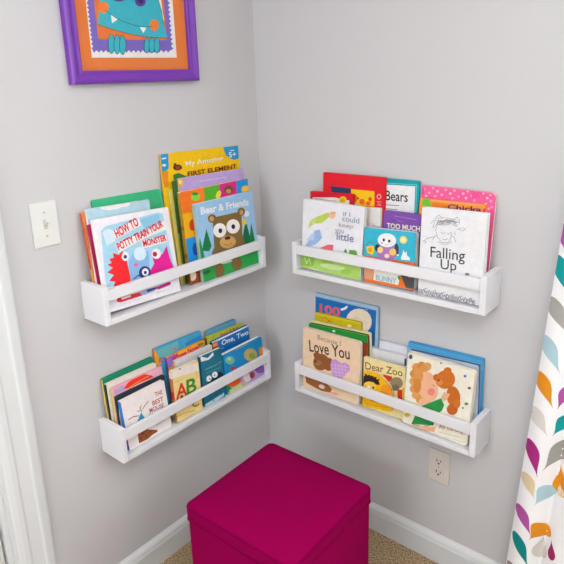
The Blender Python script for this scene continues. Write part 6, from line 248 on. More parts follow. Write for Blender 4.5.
{'shelf':'RL','name':'board_book','label':'pale cream board book with a small blue bird just behind the bright green book','O':[0.25289,-0.0522,0.51198],'X':[0.99823,0.00311,0.05938],'Z':[-0.05946,0.05224,0.99686],'W':0.236,'H':0.2268,'T':0.009,'cov':'#e2d6a6','spine':'#d8caa0','kind':'board','r':0.006,'pages':'#ece6da','art':[('p','#3c86c0',[(0.1596,0.2262),(0.1589,0.225),(0.1608,0.224),(0.162,0.2262)])],'shape':None,'sdots':None},
{'shelf':'RL','name':'board_book','label':'bright green board book directly behind the cream bear and heart book','O':[0.25797,-0.0635,0.51203],'X':[0.99804,0.00328,0.06257],'Z':[-0.06266,0.05223,0.99667],'W':0.2294,'H':0.2224,'T':0.01,'cov':'#2c8c3c','spine':'#2a7a34','kind':'board','r':0.006,'pages':'#7a3a2a','art':[('p','#57b04c',[(0.0027,0.2218),(0.2271,0.2218),(0.2271,0.2199),(0.0026,0.2206)]),('p','#d8ead0',[(0.1075,0.2132),(0.1066,0.2109),(0.1042,0.2089),(0.101,0.2077),(0.0979,0.2077),(0.0956,0.2088),(0.0948,0.2109),(0.0958,0.2132),(0.0981,0.2153),(0.1013,0.2164),(0.1045,0.2164),(0.1067,0.2153)]),('p','#8a3a26',[(0.2031,0.1931),(0.2288,0.1982),(0.2288,0.0981),(0.2011,0.1017)])],'shape':None,'sdots':None},
{'shelf':'RL','name':'board_book','label':'cream board book with a brown bear and a lilac checked heart','O':[0.2415,-0.087,0.51229],'X':[0.99978,0.0011,0.02091],'Z':[-0.02094,0.05232,0.99841],'W':0.224,'H':0.2126,'T':0.015,'cov':'#ecd2b4','spine':'#e2c6aa','kind':'board','r':0.01,'pages':'#ece6da','art':[('t','#9a8678','Because I',0.0606,0.1836,-0.007,0.0911,0.017,0.008),('t','#463a34','Love You',0.0276,0.1333,0.077,0.1605,0.0408,0.012),('p','#8f5a32',[(0.1072,0.1165),(0.1054,0.1059),(0.0999,0.0955),(0.0914,0.0866),(0.0809,0.0801),(0.0696,0.077),(0.0588,0.0776),(0.0501,0.0819),(0.0443,0.0894),(0.0423,0.0991),(0.0443,0.11),(0.0501,0.1205),(0.0588,0.1294),(0.0694,0.1357),(0.0807,0.1386),(0.0912,0.1378),(0.0997,0.1334),(0.1053,0.1261)]),('p','#8f5a32',[(0.0706,0.1317),(0.0698,0.1278),(0.0674,0.1239),(0.0638,0.1205),(0.0594,0.118),(0.0546,0.1168),(0.0501,0.1169),(0.0465,0.1184),(0.0441,0.1211),(0.0433,0.1247),(0.0441,0.1286),(0.0465,0.1326),(0.0502,0.136),(0.0546,0.1384),(0.0594,0.1396),(0.0638,0.1395),(0.0674,0.1379),(0.0698,0.1353)]),('p','#8f5a32',[(0.1248,0.1135),(0.1237,0.1053),(0.1204,0.0974),(0.1153,0.0908),(0.109,0.0863),(0.1023,0.0844),(0.0959,0.0854),(0.0906,0.0892),(0.0872,0.0953),(0.086,0.103),(0.0871,0.1113),(0.0905,0.1193),(0.0957,0.1258),(0.102,0.1303),(0.1087,0.132),(0.1151,0.1309),(0.1202,0.1272),(0.1236,0.1211)]),('p','#a8734a',[(0.077,0.1053),(0.0761,0.1018),(0.0736,0.0983),(0.0697,0.0952),(0.065,0.0928),(0.06,0.0914),(0.0552,0.0912),(0.0513,0.0923),(0.0487,0.0944),(0.0478,0.0975),(0.0487,0.1009),(0.0513,0.1045),(0.0552,0.1076),(0.0599,0.11),(0.065,0.1113),(0.0697,0.1115),(0.0736,0.1104),(0.0761,0.1083)]),('p','#2c1c14',[(0.057,0.1046),(0.0565,0.1025),(0.0552,0.1007),(0.0533,0.0997),(0.0515,0.0998),(0.0502,0.1008),(0.0497,0.1027),(0.0502,0.1048),(0.0515,0.1066),(0.0533,0.1076),(0.0552,0.1076),(0.0565,0.1065)]),('p','#c99ad0',[(0.1126,0.1071),(0.1177,0.1255),(0.1316,0.1338),(0.1437,0.1294),(0.1541,0.126),(0.171,0.1321),(0.1862,0.1256),(0.1881,0.111),(0.1598,0.0755),(0.1392,0.0634),(0.1181,0.0791)]),('p','#e6d0ea',[(0.1183,0.1221),(0.1171,0.122),(0.1228,0.0763),(0.124,0.0764)]),('p','#e6d0ea',[(0.1314,0.1233),(0.1301,0.1231),(0.1359,0.0784),(0.1371,0.0786)]),('p','#e6d0ea',[(0.1444,0.1245),(0.1431,0.1243),(0.1488,0.0806),(0.1501,0.0807)]),('p','#e6d0ea',[(0.1572,0.1257),(0.1559,0.1255),(0.1617,0.0827),(0.163,0.0829)]),('p','#e6d0ea',[(0.17,0.1268),(0.1687,0.1266),(0.1744,0.0848),(0.1757,0.085)]),('p','#e6d0ea',[(0.1156,0.1118),(0.1158,0.1105),(0.1834,0.1181),(0.1833,0.1194)]),('p','#e6d0ea',[(0.1157,0.0994),(0.1159,0.0981),(0.1836,0.1075),(0.1834,0.1088)]),('p','#e6d0ea',[(0.1158,0.087),(0.116,0.0857),(0.1838,0.097),(0.1836,0.0982)]),('p','#e6d0ea',[(0.1158,0.0745),(0.1161,0.0732),(0.1839,0.0863),(0.1837,0.0876)]),('p','#7a5a90',[(0.0311,0.1189),(0.0309,0.118),(0.0369,0.1161),(0.0372,0.117)]),('p','#9a6238',[(0.0085,0.0442),(0.0589,0.0425),(0.0952,0.0411),(0.1202,0.0249),(0.1132,0.0109),(0.0772,0.0055),(0.0496,0.0101),(0.0141,0.0174)]),('p','#ead8c0',[(0.0909,0.0218),(0.0893,0.0192),(0.0864,0.017),(0.0826,0.0154),(0.0783,0.0146),(0.0742,0.0146),(0.0706,0.0156),(0.068,0.0174),(0.0668,0.0197),(0.067,0.0223),(0.0687,0.0249),(0.0716,0.0271),(0.0754,0.0288),(0.0797,0.0296),(0.0838,0.0295),(0.0873,0.0285),(0.0899,0.0267),(0.0911,0.0244)]),('p','#e8b0a0',[(0.148,0.0144),(0.1466,0.0126),(0.1434,0.0108),(0.1386,0.0091),(0.1329,0.0079),(0.1269,0.0072),(0.1214,0.0071),(0.117,0.0077),(0.1143,0.0088),(0.1136,0.0104),(0.115,0.0122),(0.1184,0.0141),(0.1232,0.0157),(0.129,0.0169),(0.1349,0.0176),(0.1404,0.0177),(0.1447,0.0171),(0.1473,0.016)])],'shape':None,'sdots':None},
{'shelf':'RL','name':'picture_book','label':'white edged book against the wall right of the coral digits book','O':[0.497,-0.024,0.51203],'X':[0.99985,0.00091,0.01743],'Z':[-0.01745,0.05233,0.99848],'W':0.0971,'H':0.2117,'T':0.01,'cov':'#dfe2ea','spine':'#cfd4de','kind':'hard','r':0.004,'pages':'#ece6da','art':[('p','#a8b0c8',[(0.0016,0.2036),(0.0015,0.2026),(0.0117,0.202),(0.0118,0.203)]),('p','#b8bccc',[(0.0024,0.2111),(0.0006,0.211),(0.0006,0.2103),(0.0138,0.2111)])],'shape':None,'sdots':None},
{'shelf':'RL','name':'picture_book','label':'plain white book with a dark blue right edge behind the cream zoo book','O':[0.47818,-0.041,0.51213],'X':[0.99841,0.00295,0.05635],'Z':[-0.05643,0.05225,0.99704],'W':0.1307,'H':0.1865,'T':0.012,'cov':'#e4e4e8','spine':'#d2d6de','kind':'hard','r':0.004,'pages':'#ece6da','art':[('p','#2c4a74',[(0.1236,0.178),(0.1301,0.178),(0.1301,0.1548),(0.123,0.1542)])],'shape':None,'sdots':None},
{'shelf':'RL','name':'board_book','label':'cream book with brown lettering and red panels behind the yellow lion book','O':[0.4735,-0.0755,0.51207],'X':[0.99966,0.00155,0.02613],'Z':[-0.02618,0.05929,0.9979],'W':0.145,'H':0.1692,'T':0.0095,'cov':'#e8daa2','spine':'#dccf98','kind':'board','r':0.004,'pages':'#ece6da','art':[('t','#76522e','Dear Zoo',0.0066,0.1282,0.081,0.1301,0.0236,0.008),('p','#c23a2a',[(0.0676,0.1283),(0.101,0.1297),(0.1006,0.1111),(0.083,0.1093)]),('p','#8f8468',[(0.1379,0.119),(0.1368,0.1121),(0.1333,0.1052),(0.1276,0.0993),(0.1205,0.0949),(0.1129,0.0926),(0.1056,0.0928),(0.0995,0.0954),(0.0955,0.1001),(0.0939,0.1064),(0.0951,0.1134),(0.0988,0.1203),(0.1045,0.1262),(0.1117,0.1306),(0.1193,0.1327),(0.1265,0.1324),(0.1324,0.1298),(0.1364,0.1251)]),('p','#75705a',[(0.1261,0.1009),(0.1255,0.0969),(0.1235,0.0929),(0.1202,0.0895),(0.1162,0.087),(0.1119,0.0857),(0.1078,0.0858),(0.1043,0.0873),(0.1021,0.09),(0.1012,0.0935),(0.1018,0.0976),(0.1039,0.1015),(0.1072,0.105),(0.1112,0.1074),(0.1155,0.1087),(0.1196,0.1086),(0.123,0.1071),(0.1252,0.1044)]),('p','#c23a2a',[(0.1196,0.0943),(0.1368,0.0957),(0.1381,0.0581),(0.1227,0.058)]),('p','#e0b83a',[(0.1365,0.1039),(0.1444,0.1044),(0.1444,0.0582),(0.14,0.0587)]),('p','#d8e2b8',[(0.1095,0.0446),(0.1444,0.0512),(0.1444,0.0327),(0.1101,0.0259)])],'shape':None,'sdots':None},
{'shelf':'RL','name':'board_book','label':'yellow die cut board book with a black maned lion face','O':[0.4775,-0.0876,0.51217],'X':[1.0,0.0,0.0],'Z':[0.0,0.06976,0.99756],'W':0.1036,'H':0.1204,'T':0.0095,'cov':'#eeb81c','spine':'#d8a418','kind':'board','r':0.004,'pages':'#ece6da','art':[('p','#2a2018',[(0.0006,0.0738),(0.0006,0.1092),(0.0018,0.1105),(0.0195,0.1178),(0.0398,0.1174),(0.056,0.1064),(0.0595,0.0981),(0.0462,0.0948),(0.0357,0.1),(0.0205,0.0981),(0.0071,0.0882),(0.0038,0.0736)]),('p','#2a2018',[(0.0006,0.1075),(0.0006,0.1099),(0.0029,0.1089)]),('p','#2a2018',[(0.0049,0.1105),(0.0044,0.1198),(0.0076,0.1198),(0.015,0.1154)]),('p','#2a2018',[(0.016,0.1162),(0.017,0.1198),(0.0241,0.1198),(0.0251,0.1181)]),('p','#2a2018',[(0.0261,0.1179),(0.0273,0.1198),(0.0357,0.1198),(0.0363,0.1172)]),('p','#2a2018',[(0.0373,0.1166),(0.0408,0.1198),(0.0469,0.1198),(0.0457,0.1116)]),('p','#2a2018',[(0.0457,0.1116),(0.0583,0.1184),(0.0521,0.1052)]),('p','#2a2018',[(0.0133,0.0796),(0.0129,0.0775),(0.0117,0.0757),(0.0099,0.0746),(0.0081,0.0746),(0.0067,0.0755),(0.0062,0.0773),(0.0065,0.0793),(0.0078,0.0811),(0.0095,0.0822),(0.0113,0.0823),(0.0127,0.0813)]),('p','#8a3a1a',[(0.0172,0.0689),(0.0172,0.0679),(0.0271,0.068),(0.0271,0.0691)]),('p','#8a3a1a',[(0.0263,0.0688),(0.0268,0.0679),(0.0352,0.0727),(0.0347,0.0736)]),('p','#f0c860',[(0.0475,0.0848),(0.045,0.0793),(0.0401,0.0743),(0.0334,0.0703),(0.0256,0.0679),(0.0176,0.0673),(0.0106,0.0687),(0.0052,0.0718),(0.0023,0.0763),(0.0021,0.0817),(0.0046,0.0873),(0.0097,0.0923),(0.0165,0.0962),(0.0243,0.0986),(0.0322,0.0991),(0.0391,0.0977),(0.0443,0.0946),(0.0472,0.0901)]),('p','#e8942c',[(0.103,0.0844),(0.1016,0.0809),(0.0971,0.0758),(0.0909,0.0723),(0.0838,0.0708),(0.0767,0.0714),(0.0705,0.0742),(0.0658,0.0788),(0.0634,0.0846),(0.0634,0.091),(0.066,0.0971),(0.0706,0.1022),(0.0769,0.1056),(0.084,0.1071),(0.091,0.1063),(0.0971,0.1035),(0.1017,0.099),(0.103,0.0957)]),('p','#2a2018',[(0.0412,0.0837),(0.0408,0.0817),(0.0394,0.0798),(0.0375,0.0787),(0.0354,0.0785),(0.0339,0.0794),(0.0332,0.0811),(0.0337,0.0832),(0.0351,0.085),(0.037,0.0862),(0.0391,0.0863),(0.0406,0.0854)]),('p','#f6f0dc',[(0.0276,0.0813),(0.0269,0.0786),(0.0248,0.0762),(0.0218,0.0746),(0.0188,0.0743),(0.0164,0.0753),(0.0155,0.0774),(0.0162,0.08),(0.0183,0.0824),(0.0213,0.084),(0.0244,0.0844),(0.0267,0.0833)]),('p','#3a8a34',[(0.0787,0.1198),(0.0754,0.1198),(0.0955,0.1037),(0.0968,0.1053)]),('p','#3a8a34',[(0.103,0.0941),(0.0962,0.1059),(0.0944,0.1049),(0.103,0.09)]),('p','#cf4526',[(0.0157,0.0442),(0.0638,0.0507),(0.0529,0.0398),(0.0342,0.0359)]),('p','#b98a1c',[(0.0114,0.0225),(0.0115,0.0215),(0.048,0.0241),(0.0479,0.0251)]),('p','#b98a1c',[(0.0472,0.025),(0.0475,0.024),(0.0926,0.0338),(0.0924,0.0348)])],'shape':[(0.0004,0.1252),(0.011,0.1323),(0.0475,0.132),(0.072,0.1217),(0.0937,0.1043),(0.1036,0.0835),(0.1036,0.0497),(0.1036,0.0237),(0.0733,0.0172),(0.0004,0.0077)],'sdots':None},
{'shelf':'RL','name':'picture_book','label':'large sky blue book against the wall at the right of the lower right shelf','O':[0.60172,-0.026,0.51208],'X':[0.9994,0.00182,0.03469],'Z':[-0.03474,0.0523,0.99803],'W':0.2321,'H':0.2346,'T':0.011,'cov':'#57a6d2','spine':'#3d86aa','kind':'hard','r':0.004,'pages':'#8ab8cc','art':[('p','#7cbbe0',[(0.0006,0.2101),(0.0006,0.2147),(0.2315,0.2174),(0.2315,0.1999),(0.001,0.193)]),('p','#3c80b4',[(0.2315,0.2325),(0.0779,0.234),(0.0051,0.234),(0.0051,0.2328),(0.2315,0.2306)])],'shape':None,'sdots':None},
{'shelf':'RL','name':'picture_book','label':'pale grey blue book sandwiched behind the child and teddy book','O':[0.61913,-0.048,0.51234],'X':[0.99858,0.00279,0.05315],'Z':[-0.05323,0.05226,0.99721],'W':0.2147,'H':0.2192,'T':0.016,'cov':'#c3ccd6','spine':'#b0bcc8','kind':'board','r':0.006,'pages':'#3c70a8','art':[],'shape':None,'sdots':None},
{'shelf':'RL','name':'board_book','label':'cream board book with a curly haired child hugging a brown teddy bear','O':[0.62041,-0.0868,0.51577],'X':[0.9999,-0.00099,-0.0142],'Z':[0.01423,0.06975,0.99746],'W':0.2023,'H':0.2259,'T':0.02,'cov':'#eeebdc','spine':'#d8cfa8','kind':'board','r':0.01,'pages':'#e9e6d8','art':[('p','#39506c',[(0.0154,0.2157),(0.0149,0.2119),(0.0129,0.2086),(0.0099,0.2067),(0.0068,0.2068),(0.0043,0.2088),(0.0032,0.2121),(0.0037,0.216),(0.0058,0.2193),(0.0087,0.2211),(0.0118,0.2211),(0.0142,0.2191)]),('p','#d99a58',[(0.0427,0.1913),(0.0423,0.1867),(0.0403,0.182),(0.0371,0.178),(0.0329,0.1751),(0.0282,0.1736),(0.0237,0.1738),(0.0199,0.1756),(0.0172,0.1788),(0.016,0.1831),(0.0165,0.1878),(0.0185,0.1925),(0.0218,0.1965),(0.026,0.1994),(0.0307,0.2008),(0.0351,0.2006),(0.0389,0.1987),(0.0415,0.1955)]),('p','#cf8a48',[(0.0587,0.2009),(0.0583,0.1963),(0.0564,0.1917),(0.0531,0.1877),(0.049,0.1848),(0.0444,0.1834),(0.04,0.1836),(0.0362,0.1854),(0.0336,0.1886),(0.0324,0.1928),(0.0328,0.1975),(0.0348,0.2021),(0.038,0.2061),(0.0422,0.209),(0.0468,0.2103),(0.0512,0.2101),(0.0549,0.2083),(0.0575,0.2051)]),('p','#dca468',[(0.0763,0.2038),(0.076,0.1992),(0.0741,0.1946),(0.0709,0.1907),(0.0668,0.1878),(0.0623,0.1864),(0.0579,0.1866),(0.0542,0.1884),(0.0516,0.1916),(0.0504,0.1957),(0.0508,0.2004),(0.0527,0.205),(0.056,0.2089),(0.0601,0.2117),(0.0646,0.2131),(0.0689,0.2129),(0.0726,0.2111),(0.0752,0.2079)]),('p','#d0904e',[(0.0378,0.1697),(0.0374,0.165),(0.0354,0.1603),(0.0321,0.1562),(0.0279,0.1532),(0.0232,0.1517),(0.0187,0.1519),(0.0148,0.1537),(0.0121,0.1569),(0.0109,0.1612),(0.0114,0.1659),(0.0134,0.1707),(0.0167,0.1747),(0.021,0.1777),(0.0257,0.1791),(0.0302,0.1789),(0.0339,0.1771),(0.0366,0.1739)]),('p','#d99a58',[(0.0494,0.1768),(0.049,0.1721),(0.047,0.1674),(0.0438,0.1634),(0.0396,0.1604),(0.035,0.1589),(0.0305,0.1591),(0.0267,0.1609),(0.024,0.1641),(0.0228,0.1683),(0.0232,0.1731),(0.0252,0.1778),(0.0285,0.1818),(0.0328,0.1847),(0.0374,0.1861),(0.0418,0.1859),(0.0456,0.1841),(0.0482,0.181)]),('p','#dca468',[(0.0384,0.1463),(0.038,0.1416),(0.036,0.1369),(0.0327,0.1327),(0.0285,0.1297),(0.0238,0.1281),(0.0193,0.1282),(0.0154,0.13),(0.0127,0.1332),(0.0115,0.1375),(0.012,0.1423),(0.014,0.1471),(0.0173,0.1512),(0.0216,0.1542),(0.0263,0.1557),(0.0308,0.1556),(0.0346,0.1538),(0.0372,0.1506)]),('p','#cf8a48',[(0.0494,0.1533),(0.049,0.1486),(0.047,0.1439),(0.0438,0.1398),(0.0396,0.1368),(0.0349,0.1352),(0.0304,0.1354),(0.0266,0.1371),(0.0239,0.1403),(0.0227,0.1446),(0.0232,0.1494),(0.0252,0.1541),(0.0285,0.1582),(0.0327,0.1612),(0.0373,0.1626),(0.0418,0.1625),(0.0456,0.1607),(0.0482,0.1575)]),('p','#d99a58',[(0.0417,0.1237),(0.0413,0.1189),(0.0394,0.1142),(0.036,0.11),(0.0318,0.1069),(0.0271,0.1053),(0.0226,0.1054),(0.0187,0.1071),(0.016,0.1104),(0.0148,0.1146),(0.0153,0.1195),(0.0173,0.1243),(0.0206,0.1285),(0.0249,0.1315),(0.0296,0.133),(0.0341,0.1329),(0.0379,0.1312),(0.0406,0.128)]),('p','#d0904e',[(0.0534,0.131),(0.053,0.1263),(0.051,0.1216),(0.0478,0.1174),(0.0436,0.1144),(0.0389,0.1128),(0.0344,0.1129),(0.0306,0.1146),(0.0279,0.1178),(0.0267,0.1221),(0.0272,0.1269),(0.0292,0.1317),(0.0325,0.1358),(0.0367,0.1388),(0.0413,0.1403),(0.0458,0.1402),(0.0496,0.1384),(0.0522,0.1353)]),('p','#dca468',[(0.0501,0.1062),(0.0497,0.1014),(0.0477,0.0966),(0.0444,0.0924),(0.0402,0.0893),(0.0356,0.0877),(0.031,0.0877),(0.0272,0.0894),(0.0245,0.0926),(0.0233,0.0969),(0.0237,0.1018),(0.0257,0.1066),(0.0291,0.1108),(0.0333,0.1139),(0.038,0.1154),(0.0425,0.1154),(0.0463,0.1136),(0.0489,0.1104)]),('p','#d99a58',[(0.0631,0.0971),(0.0627,0.0924),(0.0608,0.0876),(0.0576,0.0834),(0.0534,0.0802),(0.0487,0.0786),(0.0443,0.0786),(0.0404,0.0803),(0.0378,0.0835),(0.0366,0.0878),(0.037,0.0926),(0.039,0.0975),(0.0423,0.1017),(0.0465,0.1047),(0.0511,0.1063),(0.0555,0.1063),(0.0593,0.1045),(0.062,0.1014)]),('p','#cf8a48',[(0.0612,0.1805),(0.0608,0.1758),(0.0588,0.1712),(0.0556,0.1672),(0.0515,0.1643),(0.0469,0.1628),(0.0424,0.1629),(0.0387,0.1647),(0.036,0.1679),(0.0348,0.1721),(0.0353,0.1769),(0.0372,0.1815),(0.0405,0.1855),(0.0447,0.1884),(0.0492,0.1898),(0.0536,0.1896),(0.0574,0.1878),(0.06,0.1847)]),('p','#d99a58',[(0.0661,0.192),(0.0657,0.1874),(0.0638,0.1828),(0.0606,0.1788),(0.0565,0.1759),(0.052,0.1744),(0.0475,0.1746),(0.0438,0.1764),(0.0411,0.1796),(0.04,0.1838),(0.0404,0.1885),(0.0423,0.1931),(0.0456,0.1971),(0.0497,0.2),(0.0543,0.2014),(0.0587,0.2012),(0.0624,0.1993),(0.065,0.1962)]),('p','#ebba98',[(0.1003,0.1567),(0.1032,0.1414),(0.1023,0.1258),(0.0975,0.1119),(0.0895,0.1013),(0.0792,0.0953),(0.0677,0.0947),(0.0566,0.0997),(0.0471,0.1096),(0.0404,0.1233),(0.0375,0.1391),(0.0386,0.1549),(0.0437,0.1689),(0.0519,0.1793),(0.0624,0.1849),(0.0737,0.1851),(0.0847,0.18),(0.0939,0.1701)]),('p','#ebba98',[(0.051,0.0963),(0.0843,0.1012),(0.0763,0.078),(0.0457,0.0773)]),('p','#e58a84',[(0.0935,0.1312),(0.0932,0.1272),(0.0916,0.1233),(0.0889,0.1198),(0.0855,0.1173),(0.0817,0.1159),(0.078,0.116),(0.0748,0.1175),(0.0726,0.1202),(0.0716,0.1237),(0.0719,0.1278),(0.0735,0.1317),(0.0762,0.1352),(0.0797,0.1377),(0.0835,0.139),(0.0872,0.1389),(0.0903,0.1374),(0.0925,0.1348)]),('p','#5a3a2c',[(0.0836,0.1499),(0.0836,0.1487),(0.0922,0.1487),(0.0922,0.1499)]),('p','#b0604c',[(0.093,0.1198),(0.0928,0.1186),(0.0989,0.1176),(0.0991,0.1189)]),('p','#d99a58',[(0.0542,0.1683),(0.054,0.1604),(0.052,0.1529),(0.0486,0.1467),(0.0441,0.1425),(0.039,0.1408),(0.034,0.1419),(0.0297,0.1456),(0.0265,0.1515),(0.025,0.1589),(0.0252,0.1668),(0.0272,0.1743),(0.0307,0.1805),(0.0352,0.1847),(0.0403,0.1863),(0.0453,0.1851),(0.0496,0.1814),(0.0526,0.1755)]),('p','#cf8a48',[(0.0503,0.1354),(0.0502,0.1275),(0.0487,0.1201),(0.046,0.114),(0.0423,0.11),(0.0382,0.1086),(0.034,0.1099),(0.0303,0.1138),(0.0277,0.1199),(0.0263,0.1274),(0.0264,0.1353),(0.0279,0.1428),(0.0307,0.1488),(0.0344,0.1528),(0.0385,0.1541),(0.0427,0.1528),(0.0463,0.1488),(0.0489,0.1428)]),('p','#c06c2a',[(0.1362,0.212),(0.1358,0.2088),(0.1341,0.2056),(0.1314,0.2027),(0.1279,0.2005),(0.124,0.1993),(0.1203,0.1992),(0.1171,0.2002),(0.1149,0.2022),(0.1139,0.2051),(0.1143,0.2083),(0.116,0.2115),(0.1188,0.2144),(0.1224,0.2166),(0.1262,0.2178),(0.1299,0.2179),(0.133,0.2169),(0.1352,0.2148)]),('p','#b8642a',[(0.1047,0.1799),(0.1044,0.1762),(0.1029,0.1726),(0.1005,0.1694),(0.0973,0.1671),(0.0937,0.166),(0.0903,0.1661),(0.0874,0.1675),(0.0853,0.17),(0.0844,0.1733),(0.0847,0.1771),(0.0862,0.1807),(0.0887,0.1839),(0.0919,0.1862),(0.0954,0.1873),(0.0988,0.1871),(0.1017,0.1857),(0.1038,0.1832)]),('p','#c8742e',[(0.1472,0.1973),(0.1496,0.1884),(0.1487,0.1783),(0.1446,0.1683),(0.1377,0.1594),(0.1287,0.1528),(0.1188,0.1493),(0.1092,0.1494),(0.101,0.1531),(0.0953,0.1599),(0.0928,0.1691),(0.0938,0.1794),(0.0982,0.1896),(0.1053,0.1984),(0.1144,0.2048),(0.1242,0.2081),(0.1337,0.2078),(0.1416,0.2041)]),('p','#d89050',[(0.1162,0.1679),(0.1153,0.1637),(0.1124,0.1599),(0.1081,0.1574),(0.1036,0.1569),(0.1001,0.1587),(0.0985,0.1621),(0.0994,0.1663),(0.1023,0.1702),(0.1067,0.1727),(0.1112,0.1731),(0.1146,0.1714)]),('p','#3a2014',[(0.1043,0.1706),(0.1041,0.1689),(0.1033,0.1674),(0.102,0.1666),(0.1007,0.1666),(0.0997,0.1674),(0.0992,0.1689),(0.0994,0.1706),(0.1002,0.1721),(0.1014,0.173),(0.1027,0.1729),(0.1038,0.1721)]),('p','#c06c2a',[(0.168,0.146),(0.1697,0.1355),(0.169,0.125),(0.1659,0.1157),(0.1607,0.1088),(0.1542,0.1052),(0.147,0.1053),(0.14,0.109),(0.1342,0.1161),(0.1301,0.1256),(0.1284,0.1363),(0.1292,0.147),(0.1325,0.1563),(0.1377,0.163),(0.1443,0.1665),(0.1515,0.1663),(0.1583,0.1624),(0.1641,0.1554)]),('p','#b8622a',[(0.1658,0.1025),(0.1654,0.0965),(0.1631,0.0905),(0.1592,0.0852),(0.1542,0.0813),(0.1487,0.0793),(0.1432,0.0793),(0.1386,0.0814),(0.1353,0.0854),(0.1338,0.0908),(0.1342,0.0969),(0.1365,0.1029),(0.1405,0.1082),(0.1455,0.112),(0.1511,0.114),(0.1564,0.1139),(0.161,0.1117),(0.1642,0.1077)]),('p','#c8742e',[(0.1713,0.1221),(0.1712,0.1172),(0.1699,0.1124),(0.1677,0.1084),(0.1647,0.1056),(0.1613,0.1043),(0.158,0.1048),(0.155,0.107),(0.1529,0.1106),(0.1519,0.1152),(0.152,0.1202),(0.1533,0.125),(0.1556,0.129),(0.1586,0.1318),(0.162,0.133),(0.1653,0.1324),(0.1682,0.1302),(0.1703,0.1267)]),('p','#e6b494',[(0.1131,0.118),(0.1201,0.1403),(0.1393,0.1403),(0.1332,0.1237),(0.1228,0.1115)]),('p','#2f8f48',[(0.057,0.0738),(0.0785,0.091),(0.1143,0.1185),(0.1251,0.101),(0.1204,0.0819),(0.1073,0.0677),(0.0699,0.0662)]),('p','#247a3a',[(0.0859,0.0887),(0.0848,0.0882),(0.0935,0.0676),(0.0947,0.0681)]),('p','#247a3a',[(0.103,0.1043),(0.1019,0.1037),(0.112,0.0824),(0.1131,0.083)]),('p','#5a78b0',[(0.1806,0.2083),(0.1802,0.2059),(0.1789,0.2039),(0.1768,0.2026),(0.1747,0.2025),(0.173,0.2036),(0.1723,0.2056),(0.1726,0.2079),(0.174,0.21),(0.176,0.2112),(0.1781,0.2113),(0.1798,0.2102)]),('p','#7a5a4a',[(0.1964,0.1779),(0.196,0.1755),(0.1945,0.1734),(0.1922,0.172),(0.1898,0.1718),(0.1879,0.1728),(0.187,0.1747),(0.1874,0.1771),(0.189,0.1793),(0.1913,0.1806),(0.1937,0.1808),(0.1956,0.1798)]),('p','#5a8a6a',[(0.1935,0.1294),(0.193,0.1269),(0.1912,0.1246),(0.1886,0.1231),(0.1858,0.1227),(0.1837,0.1236),(0.1828,0.1256),(0.1833,0.128),(0.1851,0.1303),(0.1877,0.1319),(0.1904,0.1322),(0.1925,0.1313)]),('p','#6a8a5a',[(0.1828,0.1132),(0.1825,0.1115),(0.1815,0.1099),(0.1801,0.109),(0.1786,0.1089),(0.1773,0.1096),(0.1768,0.111),(0.177,0.1128),(0.178,0.1143),(0.1795,0.1153),(0.181,0.1154),(0.1822,0.1146)]),('p','#5a6a9a',[(0.1082,0.2253),(0.1082,0.2253),(0.1078,0.2236),(0.1066,0.222),(0.1047,0.221),(0.1028,0.2209),(0.1013,0.2216),(0.1007,0.223),(0.101,0.2247),(0.1015,0.2253)]),('p','#2f8f48',[(0.0417,0.0434),(0.1017,0.0412),(0.0978,0.026),(0.0296,0.0053)]),('p','#1f6a32',[(0.0304,0.0065),(0.0306,0.005),(0.0659,0.01),(0.0656,0.0115)]),('p','#1f6a32',[(0.0645,0.0111),(0.0653,0.0098),(0.0996,0.0287),(0.0989,0.03)]),('p','#e6b494',[(0.029,0.0006),(0.0286,0.0007),(0.106,0.0243),(0.1035,0.0076),(0.076,0.0006)]),('p','#e0c24a',[(0.0231,0.0323),(0.0221,0.0285),(0.0188,0.0247),(0.0141,0.0219),(0.0092,0.0211),(0.0054,0.0222),(0.0038,0.0252),(0.0048,0.0291),(0.0082,0.0329),(0.0129,0.0356),(0.0178,0.0364),(0.0215,0.0353)]),('t','#b0806e','All Through',0.1169,0.0211,0.169,0.0793,0.0158,0.01),('p','#c8a8a0',[(0.1184,0.0142),(0.1186,0.013),(0.183,0.0209),(0.1829,0.0221)]),('p','#c2c6c0',[(0.1325,0.0048),(0.1326,0.0036),(0.1966,0.0103),(0.1965,0.0116)])],'shape':None,'sdots':None}]
